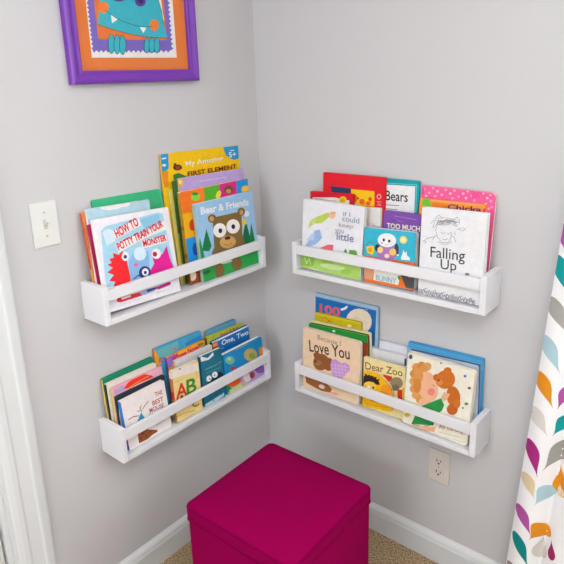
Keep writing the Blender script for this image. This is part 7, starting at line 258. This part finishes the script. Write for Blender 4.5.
def make_book(b):
    X, Z, O = Vector(b['X']), Vector(b['Z']), Vector(b['O']); Y = Z.cross(X)
    W, Hh, T = b['W'], b['H'], b['T']
    O2 = O + X * (W / 2)
    M = Matrix(((X.x, Y.x, Z.x, O2.x), (X.y, Y.y, Z.y, O2.y), (X.z, Y.z, Z.z, O2.z), (0, 0, 0, 1)))
    root = empty(b['name'], None, b['label'], 'book', GROUP[b['shelf']], M)
    kind = b['kind']; tb = {'hard': .0022, 'board': .0014, 'paper': .0006}[kind]
    over = {'hard': .003, 'board': .0004, 'paper': .0003}[kind]
    dx = -W / 2
    rr = b['r']; rl = min(.0025, rr)
    out = b['shape'] or rounded(.0002, W, 0, Hh, rl, rr)
    if area2(out) < 0: out = out[::-1]
    ins = max(1e-4, over)
    if b['shape']:
        cx, cz = W / 2, Hh / 2
        inner = [(cx + (x - cx) * .985, cz + (z - cz) * .985) for x, z in out]
    else: inner = rounded(.0022, W - ins, ins, Hh - ins, max(.0005, rl - ins), max(.0005, rr - ins))
    # cover boards, with the printed front
    bm = bmesh.new(); mats = [ink(b['cov'])]
    extrude_xz(bm, out, 0, tb); extrude_xz(bm, out, T - tb, T); fix(bm)
    add_art(bm, b['art'], mats)
    bmesh.ops.translate(bm, vec=(dx, 0, 0), verts=bm.verts); mesh('cover', bm, mats, root)
    # page block
    bm = bmesh.new(); extrude_xz(bm, inner, tb + .0001, T - tb - .0001); fix(bm)
    bmesh.ops.translate(bm, vec=(dx, 0, 0), verts=bm.verts)
    pm = mat('pages_' + b['pages'][1:], b['pages'], .8, .2, bump=.5, scale=(900 if kind == 'hard' else 400), mottle=.06, mscale=300)
    mesh('pages', bm, pm, root)
    # rounded spine on the left edge with its printed bands
    if not b['shape']:
        bm = bmesh.new(); mats = [ink(b['spine'])]
        bul = .0012 if kind == 'hard' else .0006
        prof = [(.0015, .0001)] + [(-bul * math.sin(math.pi * i / 6) - .0004, T * i / 6) for i in range(7)] + [(.0015, T - .0001)]
        bands = [(0, 1, None)]
        def slab(z0, z1, mi, grow=0):
            a = [bm.verts.new((x - grow, y, z0)) for x, y in prof]; c = [bm.verts.new((x - grow, y, z1)) for x, y in prof]
            n = len(prof); fs = [bm.faces.new(a), bm.faces.new(c[::-1])] + [bm.faces.new((a[i], c[i], c[(i+1) % n], a[(i+1) % n])) for i in range(n)]
            for f in fs: f.material_index = mi
        slab(rl, Hh - rl, 0)
        for z0, z1, c in (b['sdots'] or []):
            mats.append(ink(c)); slab(max(rl + .0003, z0 * Hh), min(Hh - rl - .0003, z1 * Hh), len(mats) - 1, .0003)
        fix(bm); bmesh.ops.translate(bm, vec=(dx, 0, 0), verts=bm.verts); mesh('spine', bm, mats, root)
    return root
for b in BOOKS: make_book(b)

# ------------------------------------------------------------------ magenta storage ottoman
OW, OH = .366, .438
ott = empty('ottoman', (.476, -.497, 0), 'magenta fabric cube ottoman on the carpet in the corner', 'ottoman')
ott.rotation_euler = (0, 0, math.radians(1.3))
def rbox(bm, w, z0, z1, r, n=5, crown=0):
    ring = rounded(-w/2, w/2, -w/2, w/2, r, r, n); e = .006
    levels = [(z0, .004), (z0 + e * .4, .001), (z0 + e, 0), (z1 - e, 0), (z1 - e * .4, .0012), (z1, .0045)]
    rows = []
    for z, i in levels:
        k = (w - 2 * i) / w; rows.append([bm.verts.new((x * k, y * k, z)) for x, y in ring])
    m = len(ring)
    for a, b in zip(rows[:-1], rows[1:]):
        for i in range(m): bm.faces.new((a[i], a[(i+1) % m], b[(i+1) % m], b[i]))
    bm.faces.new(rows[0][::-1])
    prev = rows[-1]                                           # softly crowned top
    for k, dz in ((.9, .0035), (.7, .007), (.4, .0095)):
        row = [bm.verts.new((x * k, y * k, z1 + dz * crown)) for (x, y), v in zip(ring, prev)]
        for i in range(m): bm.faces.new((prev[i], prev[(i+1) % m], row[(i+1) % m], row[i]))
        prev = row
    bm.faces.new(prev)
def piping(w, z, r, rad):
    bm = bmesh.new(); ring = rounded(-w/2, w/2, -w/2, w/2, r, r, 6); m = len(ring); rows = []
    for i, (x, y) in enumerate(ring):
        a, b = Vector(ring[i-1]), Vector(ring[(i+1) % m]); t = (b - a).normalized(); nrm = Vector((t.y, -t.x))
        rows.append([bm.verts.new((x + nrm.x * rad * math.cos(q), y + nrm.y * rad * math.cos(q), z + rad * math.sin(q))) for q in [math.tau * j / 8 for j in range(8)]])
    for i in range(m):
        A, B = rows[i], rows[(i+1) % m]
        for j in range(8): bm.faces.new((A[j], A[(j+1) % 8], B[(j+1) % 8], B[j]))
    return fix(bm)
bm = bmesh.new(); rbox(bm, OW - .006, .018, OH - .0475, .016, crown=0); mesh('body', fix(bm), M_FABRIC, ott, smooth=True)
bm = bmesh.new(); rbox(bm, OW, OH - .045, OH - .003, .018, crown=1); lid = mesh('lid', fix(bm), M_FABRIC, ott, smooth=True)
mesh('piping', piping(OW - .004, OH - .006, .018, .0035), M_PIPING, lid, smooth=True)
mesh('piping', piping(OW - .001, OH - .043, .018, .0022), M_PIPING, lid, smooth=True)
for sx in (-1, 1):
    for sy in (-1, 1):
        bm = bmesh.new(); bmesh.ops.create_cone(bm, cap_ends=True, segments=20, radius1=.016, radius2=.02, depth=.019, matrix=Matrix.Translation((sx * .14, sy * .14, .0095))); mesh('foot', bm, M_FOOT, ott)

# ------------------------------------------------------------------ framed picture on the left wall
FZ0, FY0, FW_, FH_ = 1.5275, -.691, .423, .56
fr = empty('framed_picture', (.0005, FY0, FZ0), 'purple framed picture of a smiling blue cartoon creature above the upper left shelf', 'picture')
PRO = [(0, 0), (0, .018), (.004, .022), (.012, .0235), (.020, .020), (.030, .0175), (.038, .019), (.0435, .016), (.0435, .006), (.0435, 0)]
bm = bmesh.new()
cor = [(0, 0, 1, 1), (FW_, 0, -1, 1), (FW_, FH_, -1, -1), (0, FH_, 1, -1)]
loops = [[bm.verts.new((d, y + sy * w, z + sz * w)) for w, d in [(q * .75, e) for q, e in PRO]] for y, z, sy, sz in cor]
for i in range(4):
    A, B = loops[i], loops[(i+1) % 4]; n = len(PRO)
    for j in range(n): bm.faces.new((A[j], A[(j+1) % n], B[(j+1) % n], B[j]))
mesh('frame', fix(bm), M_FRAME, fr)
IY0, IY1, IZ0, IZ1 = .0328, FW_ - .0328, .0328, FH_ - .0328
bm = bmesh.new(); box(bm, .002, .0085, IY0, IY1, IZ0, IZ1); mesh('mat_board', fix(bm), M_ORANGE, fr)
bm = bmesh.new(); mats = [ink('#e9e6e2')]
add_art(bm, [('p','#e9e6e2',[(0.0351,0.3757),(0.3133,0.4216),(0.3138,0.0355),(0.0333,0.0348)]),('p','#7a68b4',[(0.036,0.0518),(0.0377,0.0518),(0.0419,0.0464),(0.0476,0.0519),(0.0512,0.0519),(0.0555,0.0465),(0.0613,0.0521),(0.065,0.0521),(0.0694,0.0466),(0.0752,0.0522),(0.0789,0.0522),(0.0834,0.0467),(0.0893,0.0524),(0.093,0.0524),(0.0975,0.0469),(0.1035,0.0525),(0.1073,0.0526),(0.1119,0.047),(0.1179,0.0527),(0.1218,0.0527),(0.1265,0.0471),(0.1326,0.0528),(0.1365,0.0529),(0.1412,0.0472),(0.1474,0.053),(0.1513,0.053),(0.1562,0.0473),(0.1624,0.0531),(0.1664,0.0532),(0.1713,0.0475),(0.1776,0.0533),(0.1817,0.0534),(0.1867,0.0476),(0.1931,0.0535),(0.1972,0.0535),(0.2023,0.0477),(0.2087,0.0536),(0.2129,0.0537),(0.2181,0.0478),(0.2246,0.0538),(0.2288,0.0539),(0.2341,0.048),(0.2407,0.054),(0.245,0.054),(0.2503,0.0481),(0.257,0.0542),(0.2614,0.0542),(0.2668,0.0482),(0.2736,0.0543),(0.278,0.0544),(0.2835,0.0484),(0.2904,0.0545),(0.297,0.0561),(0.3037,0.0608),(0.2964,0.0652),(0.2969,0.0683),(0.3037,0.073),(0.2963,0.0774),(0.2969,0.0804),(0.3036,0.0851),(0.2963,0.0894),(0.2969,0.0925),(0.3036,0.0972),(0.2963,0.1015),(0.2969,0.1045),(0.3036,0.1092),(0.2962,0.1135),(0.2968,0.1165),(0.3035,0.1212),(0.2962,0.1254),(0.2968,0.1284),(0.3035,0.1331),(0.2962,0.1373),(0.2968,0.1403),(0.3034,0.145),(0.2962,0.1491),(0.2967,0.1521),(0.3034,0.1569),(0.2961,0.1609),(0.2967,0.1639),(0.3033,0.1687),(0.2961,0.1727),(0.2967,0.1756),(0.3033,0.1804),(0.2961,0.1844),(0.2966,0.1873),(0.3033,0.1922),(0.2961,0.196),(0.2966,0.199),(0.3032,0.2038),(0.296,0.2076),(0.2966,0.2106),(0.3032,0.2154),(0.296,0.2192),(0.2966,0.2221),(0.3031,0.227),(0.296,0.2307),(0.2965,0.2337),(0.3031,0.2385),(0.2959,0.2422),(0.2965,0.2451),(0.303,0.25),(0.2959,0.2537),(0.2965,0.2566),(0.303,0.2615),(0.2959,0.265),(0.2964,0.2679),(0.303,0.2729),(0.2959,0.2764),(0.2964,0.2793),(0.3029,0.2842),(0.2958,0.2877),(0.2964,0.2906),(0.3029,0.2955),(0.2958,0.299),(0.2964,0.3018),(0.3028,0.3068),(0.2958,0.3102),(0.2963,0.313),(0.3028,0.318),(0.2957,0.3214),(0.2963,0.3242),(0.3028,0.3292),(0.2957,0.3325),(0.0401,0.2996),(0.0348,0.2953),(0.039,0.2921),(0.0401,0.2897),(0.0348,0.2853),(0.0391,0.2821),(0.0401,0.2798),(0.0348,0.2754),(0.0391,0.2721),(0.0402,0.2698),(0.0349,0.2654),(0.0391,0.2621),(0.0402,0.2597),(0.0349,0.2554),(0.0391,0.252),(0.0402,0.2496),(0.0349,0.2453),(0.0391,0.2419),(0.0402,0.2395),(0.0349,0.2352),(0.0392,0.2318),(0.0402,0.2294),(0.0349,0.225),(0.0392,0.2216),(0.0403,0.2192),(0.0349,0.2148),(0.0392,0.2114),(0.0403,0.2089),(0.0349,0.2046),(0.0392,0.2011),(0.0403,0.1986),(0.0349,0.1944),(0.0392,0.1908),(0.0403,0.1883),(0.035,0.184),(0.0393,0.1805),(0.0404,0.178),(0.035,0.1737),(0.0393,0.1701),(0.0404,0.1676),(0.035,0.1633),(0.0393,0.1597),(0.0404,0.1571),(0.035,0.1529),(0.0393,0.1492),(0.0404,0.1467),(0.035,0.1424),(0.0393,0.1387),(0.0404,0.1361),(0.035,0.1319),(0.0394,0.1282),(0.0405,0.1256),(0.035,0.1214),(0.0394,0.1176),(0.0405,0.115),(0.035,0.1108),(0.0394,0.107),(0.0405,0.1043),(0.0351,0.1001),(0.0394,0.0963),(0.0405,0.0936),(0.0351,0.0895),(0.0394,0.0856),(0.0406,0.0829),(0.0351,0.0788),(0.0395,0.0748),(0.0406,0.0721),(0.0351,0.068),(0.0395,0.064),(0.0406,0.0613),(0.0351,0.0572),(0.0395,0.0532)]),('p','#d9783e',[(0.058,0.0793),(0.2812,0.0823),(0.2815,0.1425),(0.2812,0.314),(0.0573,0.2868)]),('p','#e9e6e2',[(0.2542,0.2272),(0.2679,0.2283),(0.2776,0.135),(0.2691,0.1302)]),('p','#45aebd',[(0.0753,0.1725),(0.0611,0.1158),(0.0897,0.1081),(0.1278,0.0998),(0.1723,0.0927),(0.2192,0.0882),(0.2848,0.0876),(0.2761,0.1201),(0.272,0.1567),(0.2632,0.1851),(0.2472,0.2336),(0.212,0.2717),(0.1501,0.2784),(0.1034,0.2471)]),('p','#2c3a4a',[(0.0593,0.1164),(0.059,0.1152),(0.0899,0.1074),(0.0902,0.1086)]),('p','#2c3a4a',[(0.0894,0.1088),(0.0892,0.1076),(0.1281,0.0991),(0.1283,0.1003)]),('p','#2c3a4a',[(0.1276,0.1005),(0.1274,0.0992),(0.1726,0.092),(0.1728,0.0932)]),('p','#2c3a4a',[(0.172,0.0933),(0.1719,0.0921),(0.2195,0.0876),(0.2196,0.0888)]),('p','#2c3a4a',[(0.2188,0.0888),(0.2188,0.0876),(0.2852,0.087),(0.2852,0.0883)]),('p','#2c3a4a',[(0.2636,0.1856),(0.2625,0.1853),(0.2715,0.1561),(0.2727,0.1565)]),('p','#2c3a4a',[(0.2726,0.157),(0.2713,0.157),(0.2719,0.124),(0.2731,0.1241)]),('p','#e9823c',[(0.0985,0.1566),(0.0969,0.1517),(0.0937,0.1473),(0.0892,0.1439),(0.084,0.1419),(0.0787,0.1416),(0.0739,0.1431),(0.0703,0.146),(0.0683,0.1501),(0.068,0.1548),(0.0695,0.1597),(0.0727,0.1641),(0.0771,0.1675),(0.0823,0.1694),(0.0876,0.1698),(0.0924,0.1684),(0.0961,0.1655),(0.0982,0.1614)]),('p','#e9823c',[(0.257,0.1201),(0.2555,0.1151),(0.2523,0.1105),(0.2477,0.1071),(0.2423,0.1052),(0.2368,0.105),(0.2319,0.1066),(0.2281,0.1097),(0.2259,0.114),(0.2255,0.1189),(0.227,0.1239),(0.2302,0.1284),(0.2348,0.1318),(0.2401,0.1338),(0.2455,0.134),(0.2505,0.1325),(0.2543,0.1294),(0.2566,0.1251)]),('p','#2c3a4a',[(0.0882,0.15),(0.0876,0.149),(0.1104,0.1349),(0.111,0.1359)]),('p','#2c3a4a',[(0.1103,0.1363),(0.1098,0.1352),(0.14,0.1239),(0.1404,0.125)]),('p','#2c3a4a',[(0.1396,0.1253),(0.1393,0.1241),(0.1755,0.1162),(0.1757,0.1175)]),('p','#2c3a4a',[(0.1749,0.1176),(0.1748,0.1163),(0.2033,0.1138),(0.2034,0.115)]),('p','#2c3a4a',[(0.2026,0.115),(0.2027,0.1138),(0.2343,0.115),(0.2342,0.1162)]),('p','#f0f0f0',[(0.1031,0.1393),(0.1227,0.1293),(0.104,0.1189)]),('p','#f0f0f0',[(0.1916,0.1133),(0.2143,0.1127),(0.2012,0.0986)]),('p','#5a3f92',[(0.1535,0.1846),(0.1518,0.1807),(0.148,0.1772),(0.1424,0.1744),(0.1359,0.1726),(0.1291,0.1722),(0.123,0.1731),(0.1182,0.1752),(0.1153,0.1782),(0.1146,0.1819),(0.1162,0.1857),(0.1199,0.1892),(0.1254,0.192),(0.1318,0.1937),(0.1386,0.1942),(0.1448,0.1934),(0.1497,0.1913),(0.1527,0.1883)]),('p','#5a3f92',[(0.219,0.1793),(0.2174,0.1746),(0.2138,0.1703),(0.2086,0.167),(0.2026,0.1651),(0.1964,0.1647),(0.1908,0.1659),(0.1864,0.1686),(0.1838,0.1725),(0.1833,0.177),(0.1849,0.1816),(0.1885,0.1858),(0.1935,0.1891),(0.1995,0.1911),(0.2057,0.1915),(0.2114,0.1904),(0.2158,0.1877),(0.2185,0.1839)]),('p','#2a2250',[(0.2106,0.1795),(0.209,0.1762),(0.2057,0.1737),(0.2013,0.1725),(0.1972,0.1731),(0.1944,0.1752),(0.1936,0.1783),(0.1951,0.1816),(0.1985,0.1841),(0.2028,0.1852),(0.2069,0.1847),(0.2098,0.1826)]),('p','#23506a',[(0.1067,0.0686),(0.105,0.0602),(0.1021,0.0528),(0.0985,0.0473),(0.0946,0.0444),(0.0908,0.0444),(0.0876,0.0473),(0.0854,0.0527),(0.0845,0.0599),(0.0849,0.0682),(0.0866,0.0765),(0.0895,0.0838),(0.093,0.0893),(0.0969,0.0923),(0.1007,0.0924),(0.1039,0.0896),(0.1061,0.0842),(0.1071,0.077)]),('p','#45aebd',[(0.1049,0.0686),(0.1034,0.0607),(0.1009,0.0537),(0.0978,0.0486),(0.0944,0.0458),(0.0913,0.0458),(0.0886,0.0485),(0.0869,0.0536),(0.0862,0.0604),(0.0867,0.0683),(0.0882,0.0761),(0.0907,0.083),(0.0937,0.0881),(0.0971,0.0909),(0.1002,0.091),(0.1029,0.0884),(0.1047,0.0833),(0.1054,0.0764)]),('p','#23506a',[(0.1243,0.0675),(0.1225,0.0591),(0.1197,0.0516),(0.116,0.0461),(0.112,0.0431),(0.1082,0.0431),(0.1049,0.046),(0.1027,0.0515),(0.1017,0.0588),(0.1021,0.0671),(0.1039,0.0755),(0.1067,0.0829),(0.1103,0.0884),(0.1143,0.0914),(0.1181,0.0915),(0.1213,0.0887),(0.1236,0.0833),(0.1246,0.0759)]),('p','#45aebd',[(0.1225,0.0675),(0.1209,0.0595),(0.1184,0.0525),(0.1153,0.0473),(0.1119,0.0445),(0.1086,0.0445),(0.106,0.0472),(0.1042,0.0524),(0.1034,0.0593),(0.1039,0.0672),(0.1054,0.0751),(0.1079,0.082),(0.111,0.0872),(0.1144,0.09),(0.1176,0.0901),(0.1203,0.0874),(0.1221,0.0824),(0.1229,0.0754)]),('p','#23506a',[(0.1412,0.0665),(0.1395,0.058),(0.1366,0.0505),(0.1329,0.0449),(0.1288,0.0419),(0.1249,0.0419),(0.1216,0.0448),(0.1194,0.0503),(0.1184,0.0577),(0.1187,0.0661),(0.1205,0.0745),(0.1233,0.082),(0.127,0.0875),(0.131,0.0905),(0.1349,0.0906),(0.1382,0.0878),(0.1405,0.0824),(0.1416,0.075)]),('p','#45aebd',[(0.1394,0.0665),(0.1378,0.0584),(0.1353,0.0514),(0.1321,0.0461),(0.1287,0.0433),(0.1254,0.0433),(0.1227,0.046),(0.1208,0.0512),(0.1201,0.0582),(0.1205,0.0661),(0.1221,0.0741),(0.1246,0.0811),(0.1277,0.0863),(0.1311,0.0891),(0.1344,0.0892),(0.1371,0.0866),(0.139,0.0814),(0.1398,0.0744)]),('p','#23506a',[(0.2206,0.067),(0.2192,0.06),(0.2166,0.0537),(0.2132,0.0491),(0.2095,0.0466),(0.2058,0.0466),(0.2026,0.049),(0.2003,0.0536),(0.1992,0.0597),(0.1994,0.0667),(0.2008,0.0737),(0.2034,0.0798),(0.2067,0.0844),(0.2104,0.0869),(0.2141,0.087),(0.2173,0.0847),(0.2196,0.0802),(0.2208,0.074)]),('p','#45aebd',[(0.2187,0.067),(0.2174,0.0604),(0.2152,0.0547),(0.2124,0.0504),(0.2093,0.0481),(0.2063,0.048),(0.2037,0.0503),(0.2019,0.0545),(0.2011,0.0602),(0.2013,0.0667),(0.2026,0.0732),(0.2047,0.0789),(0.2075,0.0832),(0.2106,0.0855),(0.2136,0.0856),(0.2162,0.0834),(0.218,0.0792),(0.2189,0.0735)]),('p','#23506a',[(0.2373,0.0673),(0.2359,0.0602),(0.2333,0.0539),(0.2299,0.0492),(0.2261,0.0467),(0.2223,0.0467),(0.2191,0.0491),(0.2168,0.0537),(0.2156,0.0599),(0.2158,0.0669),(0.2172,0.074),(0.2198,0.0802),(0.2231,0.0848),(0.2269,0.0874),(0.2306,0.0875),(0.2339,0.0851),(0.2363,0.0806),(0.2375,0.0744)]),('p','#45aebd',[(0.2353,0.0673),(0.2341,0.0607),(0.2319,0.0548),(0.229,0.0505),(0.2259,0.0482),(0.2228,0.0482),(0.2202,0.0504),(0.2184,0.0547),(0.2175,0.0604),(0.2177,0.067),(0.219,0.0735),(0.2211,0.0793),(0.224,0.0836),(0.2271,0.0859),(0.2301,0.086),(0.2328,0.0838),(0.2346,0.0796),(0.2355,0.0738)]),('p','#23506a',[(0.2553,0.0676),(0.2538,0.0604),(0.2512,0.0541),(0.2478,0.0494),(0.2439,0.0469),(0.2401,0.0468),(0.2368,0.0493),(0.2344,0.0539),(0.2332,0.0601),(0.2334,0.0672),(0.2348,0.0743),(0.2374,0.0806),(0.2408,0.0853),(0.2446,0.0878),(0.2484,0.0879),(0.2517,0.0855),(0.2542,0.081),(0.2554,0.0747)]),('p','#45aebd',[(0.2533,0.0676),(0.252,0.0609),(0.2498,0.055),(0.2469,0.0507),(0.2437,0.0483),(0.2406,0.0483),(0.2379,0.0506),(0.236,0.0549),(0.2351,0.0607),(0.2353,0.0673),(0.2366,0.0739),(0.2388,0.0797),(0.2417,0.084),(0.2448,0.0864),(0.2479,0.0864),(0.2506,0.0842),(0.2525,0.08),(0.2534,0.0742)])], mats)
# art is drawn in (y, z) of the wall from its own lower left corner: turn it onto the left wall
lim = FZ0 + FH_ - .075
for v in bm.verts:
    x, y, z = v.co
    v.co = (.0089 - y, x - .656 - FY0, min(z + 1.557, lim) - FZ0)
bmesh.ops.recalc_face_normals(bm, faces=bm.faces)
for f in bm.faces:
    if f.normal.x < 0: f.normal_flip()
mesh('print', bm, mats, fr)

# ------------------------------------------------------------------ light switch and power outlet
E_ = {'outlet': (0.6712, 0.293), 'switch': (-0.8415, 1.1392)}
sy0, sz0 = E_['switch']
sw = empty('light_switch', (0, sy0 + .035, sz0 + .057), 'ivory toggle light switch on the left wall beside the upper shelf', 'light switch')
bm = bmesh.new(); box(bm, .0003, .0058, -.035, .035, -.057, .057); mesh('plate', fix(bm), M_PLATE, sw, bevel=.0022, seg=3)
bm = bmesh.new(); box(bm, .0059, .0066, -.0052, .0052, -.012, .012); mesh('toggle_slot', fix(bm), M_SCREW, sw)
bm = bmesh.new(); prism(bm, [Vector((.0067, -.0038, -.004)), Vector((.0067, -.0038, .008)), Vector((.017, -.0034, .013)), Vector((.018, -.0034, .0075))], Vector((0, .0074, 0))); mesh('toggle', fix(bm), M_PLATE, sw, bevel=.0008)
for z in (-.030, .030):
    bm = bmesh.new(); bmesh.ops.create_cone(bm, cap_ends=True, segments=16, radius1=.0032, radius2=.0026, depth=.0012, matrix=Matrix.Translation((.0066, 0, z)) @ Matrix.Rotation(math.pi/2, 4, 'Y')); mesh('screw', bm, M_SCREW, sw)
ox0, oz0 = E_['outlet']
ou = empty('power_outlet', (ox0 + .035, 0, oz0 + .057), 'beige double power outlet on the right wall under the lower shelf', 'power outlet')
bm = bmesh.new(); box(bm, -.035, .035, -.0058, -.0003, -.057, .057); mesh('plate', fix(bm), M_OUT, ou, bevel=.0022, seg=3)
for z in (-.0195, .0195):
    bm = bmesh.new(); ring = [(.0172 * math.cos(t), max(-.0125, min(.0125, .0172 * math.sin(t)))) for t in [math.tau * i / 32 for i in range(32)]]
    extrude_xz(bm, [(x, y + z) for x, y in ring], -.0076, -.0059); rc = mesh('receptacle', fix(bm), M_OUT, ou)
    bm = bmesh.new(); box(bm, -.0078, -.0052, -.0081, -.0077, z - .001, z + .0075); box(bm, .0052, .0078, -.0081, -.0077, z, z + .0065)
    bmesh.ops.create_cone(bm, cap_ends=True, segments=14, radius1=.003, radius2=.003, depth=.0004, matrix=Matrix.Translation((0, -.0079, z - .0068)) @ Matrix.Rotation(math.pi/2, 4, 'X')); mesh('slots', fix(bm), M_SLOT, rc)
bm = bmesh.new(); bmesh.ops.create_cone(bm, cap_ends=True, segments=16, radius1=.0032, radius2=.0026, depth=.0012, matrix=Matrix.Translation((0, -.0066, 0)) @ Matrix.Rotation(math.pi/2, 4, 'X')); mesh('screw', bm, M_SCREW, ou)

# ------------------------------------------------------------------ curtain with its printed petals
CT = 2.26
def cx0(z): return .937 + .0605 * z
def fold(s, z):
    a = .018 + .012 * max(0, 1 - z / 2.2)
    return .042 + a * abs(math.sin(math.pi * (s + .012) / .098)) ** .8 + .006 * math.sin(s * 23 + z * 1.3)
def cpt(x, z, off=0):
    s = x - cx0(z); return Vector((x, -fold(s, z) - off, z))
bm = bmesh.new(); NX, NZ = 110, 60; grid = []
for i in range(NX + 1):
    grid.append([bm.verts.new(cpt(cx0(z) + .44 * i / NX, z)) for z in [.015 + (CT - .015) * j / NZ for j in range(NZ + 1)]])
for i in range(NX):
    for j in range(NZ): bm.faces.new((grid[i][j], grid[i+1][j], grid[i+1][j+1], grid[i][j+1]))
mats = [M_CLOTH]; ci = {}
def petal(c, hx, hz, tx, tz, w):
    if c not in ci: ci[c] = len(mats); mats.append(mat('dye_' + c[1:], c, .88, .15, bump=.25, scale=700))
    d = Vector((tx - hx, tz - hz)); L = d.length; d /= L; n = Vector((-d.y, d.x)); rows = []
    K = 20
    for k in range(K + 1):
        t = (k / K) ** 1.5
        ww = w / 2 * (math.sqrt(max(0, 1 - ((t - .3) / .3) ** 2)) if t < .3 else .5 + .5 * math.cos(math.pi * ((t - .3) / .7) ** .9)) + .0003
        bend = .03 * L * math.sin(math.pi * t) * (1 if d.x > 0 else -1)
        row = []
        for m in (-1, -.5, 0, .5, 1):
            x = hx + d.x * L * t + n.x * (ww * m + bend); z = hz + d.y * L * t + n.y * (ww * m + bend)
            row.append(bm.verts.new(cpt(max(x, cx0(z) + .0005), z, .0010)))
        rows.append(row)
    for a, b in zip(rows[:-1], rows[1:]):
        for i in range(4):
            f = bm.faces.new((a[i], a[i+1], b[i+1], b[i])); f.material_index = ci[c]
for q in [('#b05aa8',0.9984,1.1769,1.0316,1.094,0.0338),('#159a98',0.9966,1.0981,1.0406,1.0005,0.0416),('#a3a09c',0.9924,0.9903,1.0475,0.9039,0.0416),('#a9c8d2',0.9871,0.8881,1.0389,0.7992,0.0416),('#dc8d22',0.9836,0.7877,1.0312,0.7015,0.0416),('#d6d3ce',0.9747,0.6843,1.0264,0.6185,0.0442),('#a52c7c',0.9785,0.5906,1.0118,0.4917,0.039),('#d8c8a4',0.9751,0.4876,1.0105,0.4222,0.039),('#ae52a0',0.9661,0.3812,1.0097,0.3054,0.0364),('#138886',0.9648,0.2913,1.0104,0.1984,0.0364),('#9a8f8c',0.9574,0.1846,0.9984,0.1078,0.0364),('#ae52a0',1.0616,0.768,1.041,0.6993,0.026),('#159a98',1.0721,0.6822,1.0359,0.6223,0.0364),('#9b9894',1.0767,0.6095,1.023,0.5151,0.0442),('#a9c8d2',1.0458,0.4702,1.012,0.4038,0.039),('#dc8d22',1.0444,0.3434,1.0069,0.2906,0.052),('#dc8d22',1.0699,0.4509,1.0583,0.5367,0.0468),('#e8dcc0',1.0675,0.4497,1.0631,0.4845,0.0234),('#9c2a5c',1.0642,0.25,1.0589,0.3093,0.0208),('#cfccc6',1.0331,0.232,1.0384,0.3078,0.0364),('#b05aa8',1.0642,0.929,1.0487,0.8671,0.0312),('#a3a09c',1.0606,1.0547,1.0464,0.9865,0.0312)]: petal(*q)
rnd = random.Random(7); cols = ['#159a98', '#a3a09c', '#a9c8d2', '#dc8d22', '#a52c7c', '#d8c8a4', '#ae52a0', '#d6d3ce']
for k in range(40):                                            # the same print carries on outside the view
    z = .1 + (k % 10) * .215; x = cx0(z) + .25 + (k // 10) * .062
    sg = 1 if (k // 10) % 2 else -1
    petal(rnd.choice(cols), x, z + .05, x + .03 * sg, z - .05, .045)
for k in range(7):
    z = 1.22 + k * .15; x = cx0(z) + .035
    petal(cols[(k * 3) % 8], x - .012, z + .05, x + .022, z - .05, .045); petal(cols[(k * 3 + 4) % 8], x + .09, z + .02, x + .05, z - .07, .045)
cu = mesh('curtain', bm, mats, smooth=True)
cu['label'] = 'white curtain printed with colourful teardrop petals beside the right wall shelves'; cu['category'] = 'curtain'

# ------------------------------------------------------------------ light: daylight through the window, added fill bounced off the ceiling
w = bpy.data.worlds.new('daylight'); SC.world = w; w.use_nodes = True
bg = w.node_tree.nodes['Background']; bg.inputs['Color'].default_value = (.86, .93, 1, 1); bg.inputs['Strength'].default_value = 1.0
def area(name, loc, rot, sx, sy, power, col):
    l = bpy.data.lights.new(name, 'AREA'); l.shape = 'RECTANGLE'; l.size = sx; l.size_y = sy; l.energy = power; l.color = col
    o = bpy.data.objects.new(name, l); COL.objects.link(o); o.location = loc; o.rotation_euler = rot; return o
area('window_daylight', ((WX0 + WX1) / 2, .11, (WZ0 + WZ1) / 2), (math.radians(-90), 0, 0), WX1 - WX0, WZ1 - WZ0, 48, (.94, .98, 1))
area('rear_window_daylight', ((VX0 + VX1) / 2, RY - .11, (VZ0 + VZ1) / 2), (math.radians(90), 0, 0), VX1 - VX0, VZ1 - VZ0, 24, (.95, .98, 1))
area('ceiling_bounce_fill', (1.75, -1.75, RZ - .40), (math.pi, 0, 0), .4, .4, 34, (.99, 1, 1))  # added fill with no fixture, aimed up so the ceiling brightens the walls

# ------------------------------------------------------------------ camera
C = {'cam': [1.39344, -1.54217, 1.52442], 'R': [[0.760097, 0.64892, -0.033988], [-0.154719, 0.231531, 0.960446], [-0.631121, 0.724774, -0.276386]], 'lens': 38.4698, 'shx': 0.01574, 'shy': -0.0524}
cam = bpy.data.cameras.new('camera'); co = bpy.data.objects.new('camera', cam); COL.objects.link(co)
r, u, f = (Vector(v) for v in C['R'])
co.matrix_world = Matrix(((r.x, u.x, -f.x, C['cam'][0]), (r.y, u.y, -f.y, C['cam'][1]), (r.z, u.z, -f.z, C['cam'][2]), (0, 0, 0, 1)))
cam.sensor_width = 36; cam.sensor_fit = 'HORIZONTAL'; cam.lens = C['lens']; cam.shift_x = C['shx']; cam.shift_y = C['shy']; cam.clip_start = .02
SC.camera = co
vs = SC.view_settings; SC.display_settings.display_device = 'sRGB'
vs.view_transform = 'Standard'; vs.look = 'None'; vs.gamma = 1; vs.exposure = .55; vs.use_curve_mapping = False
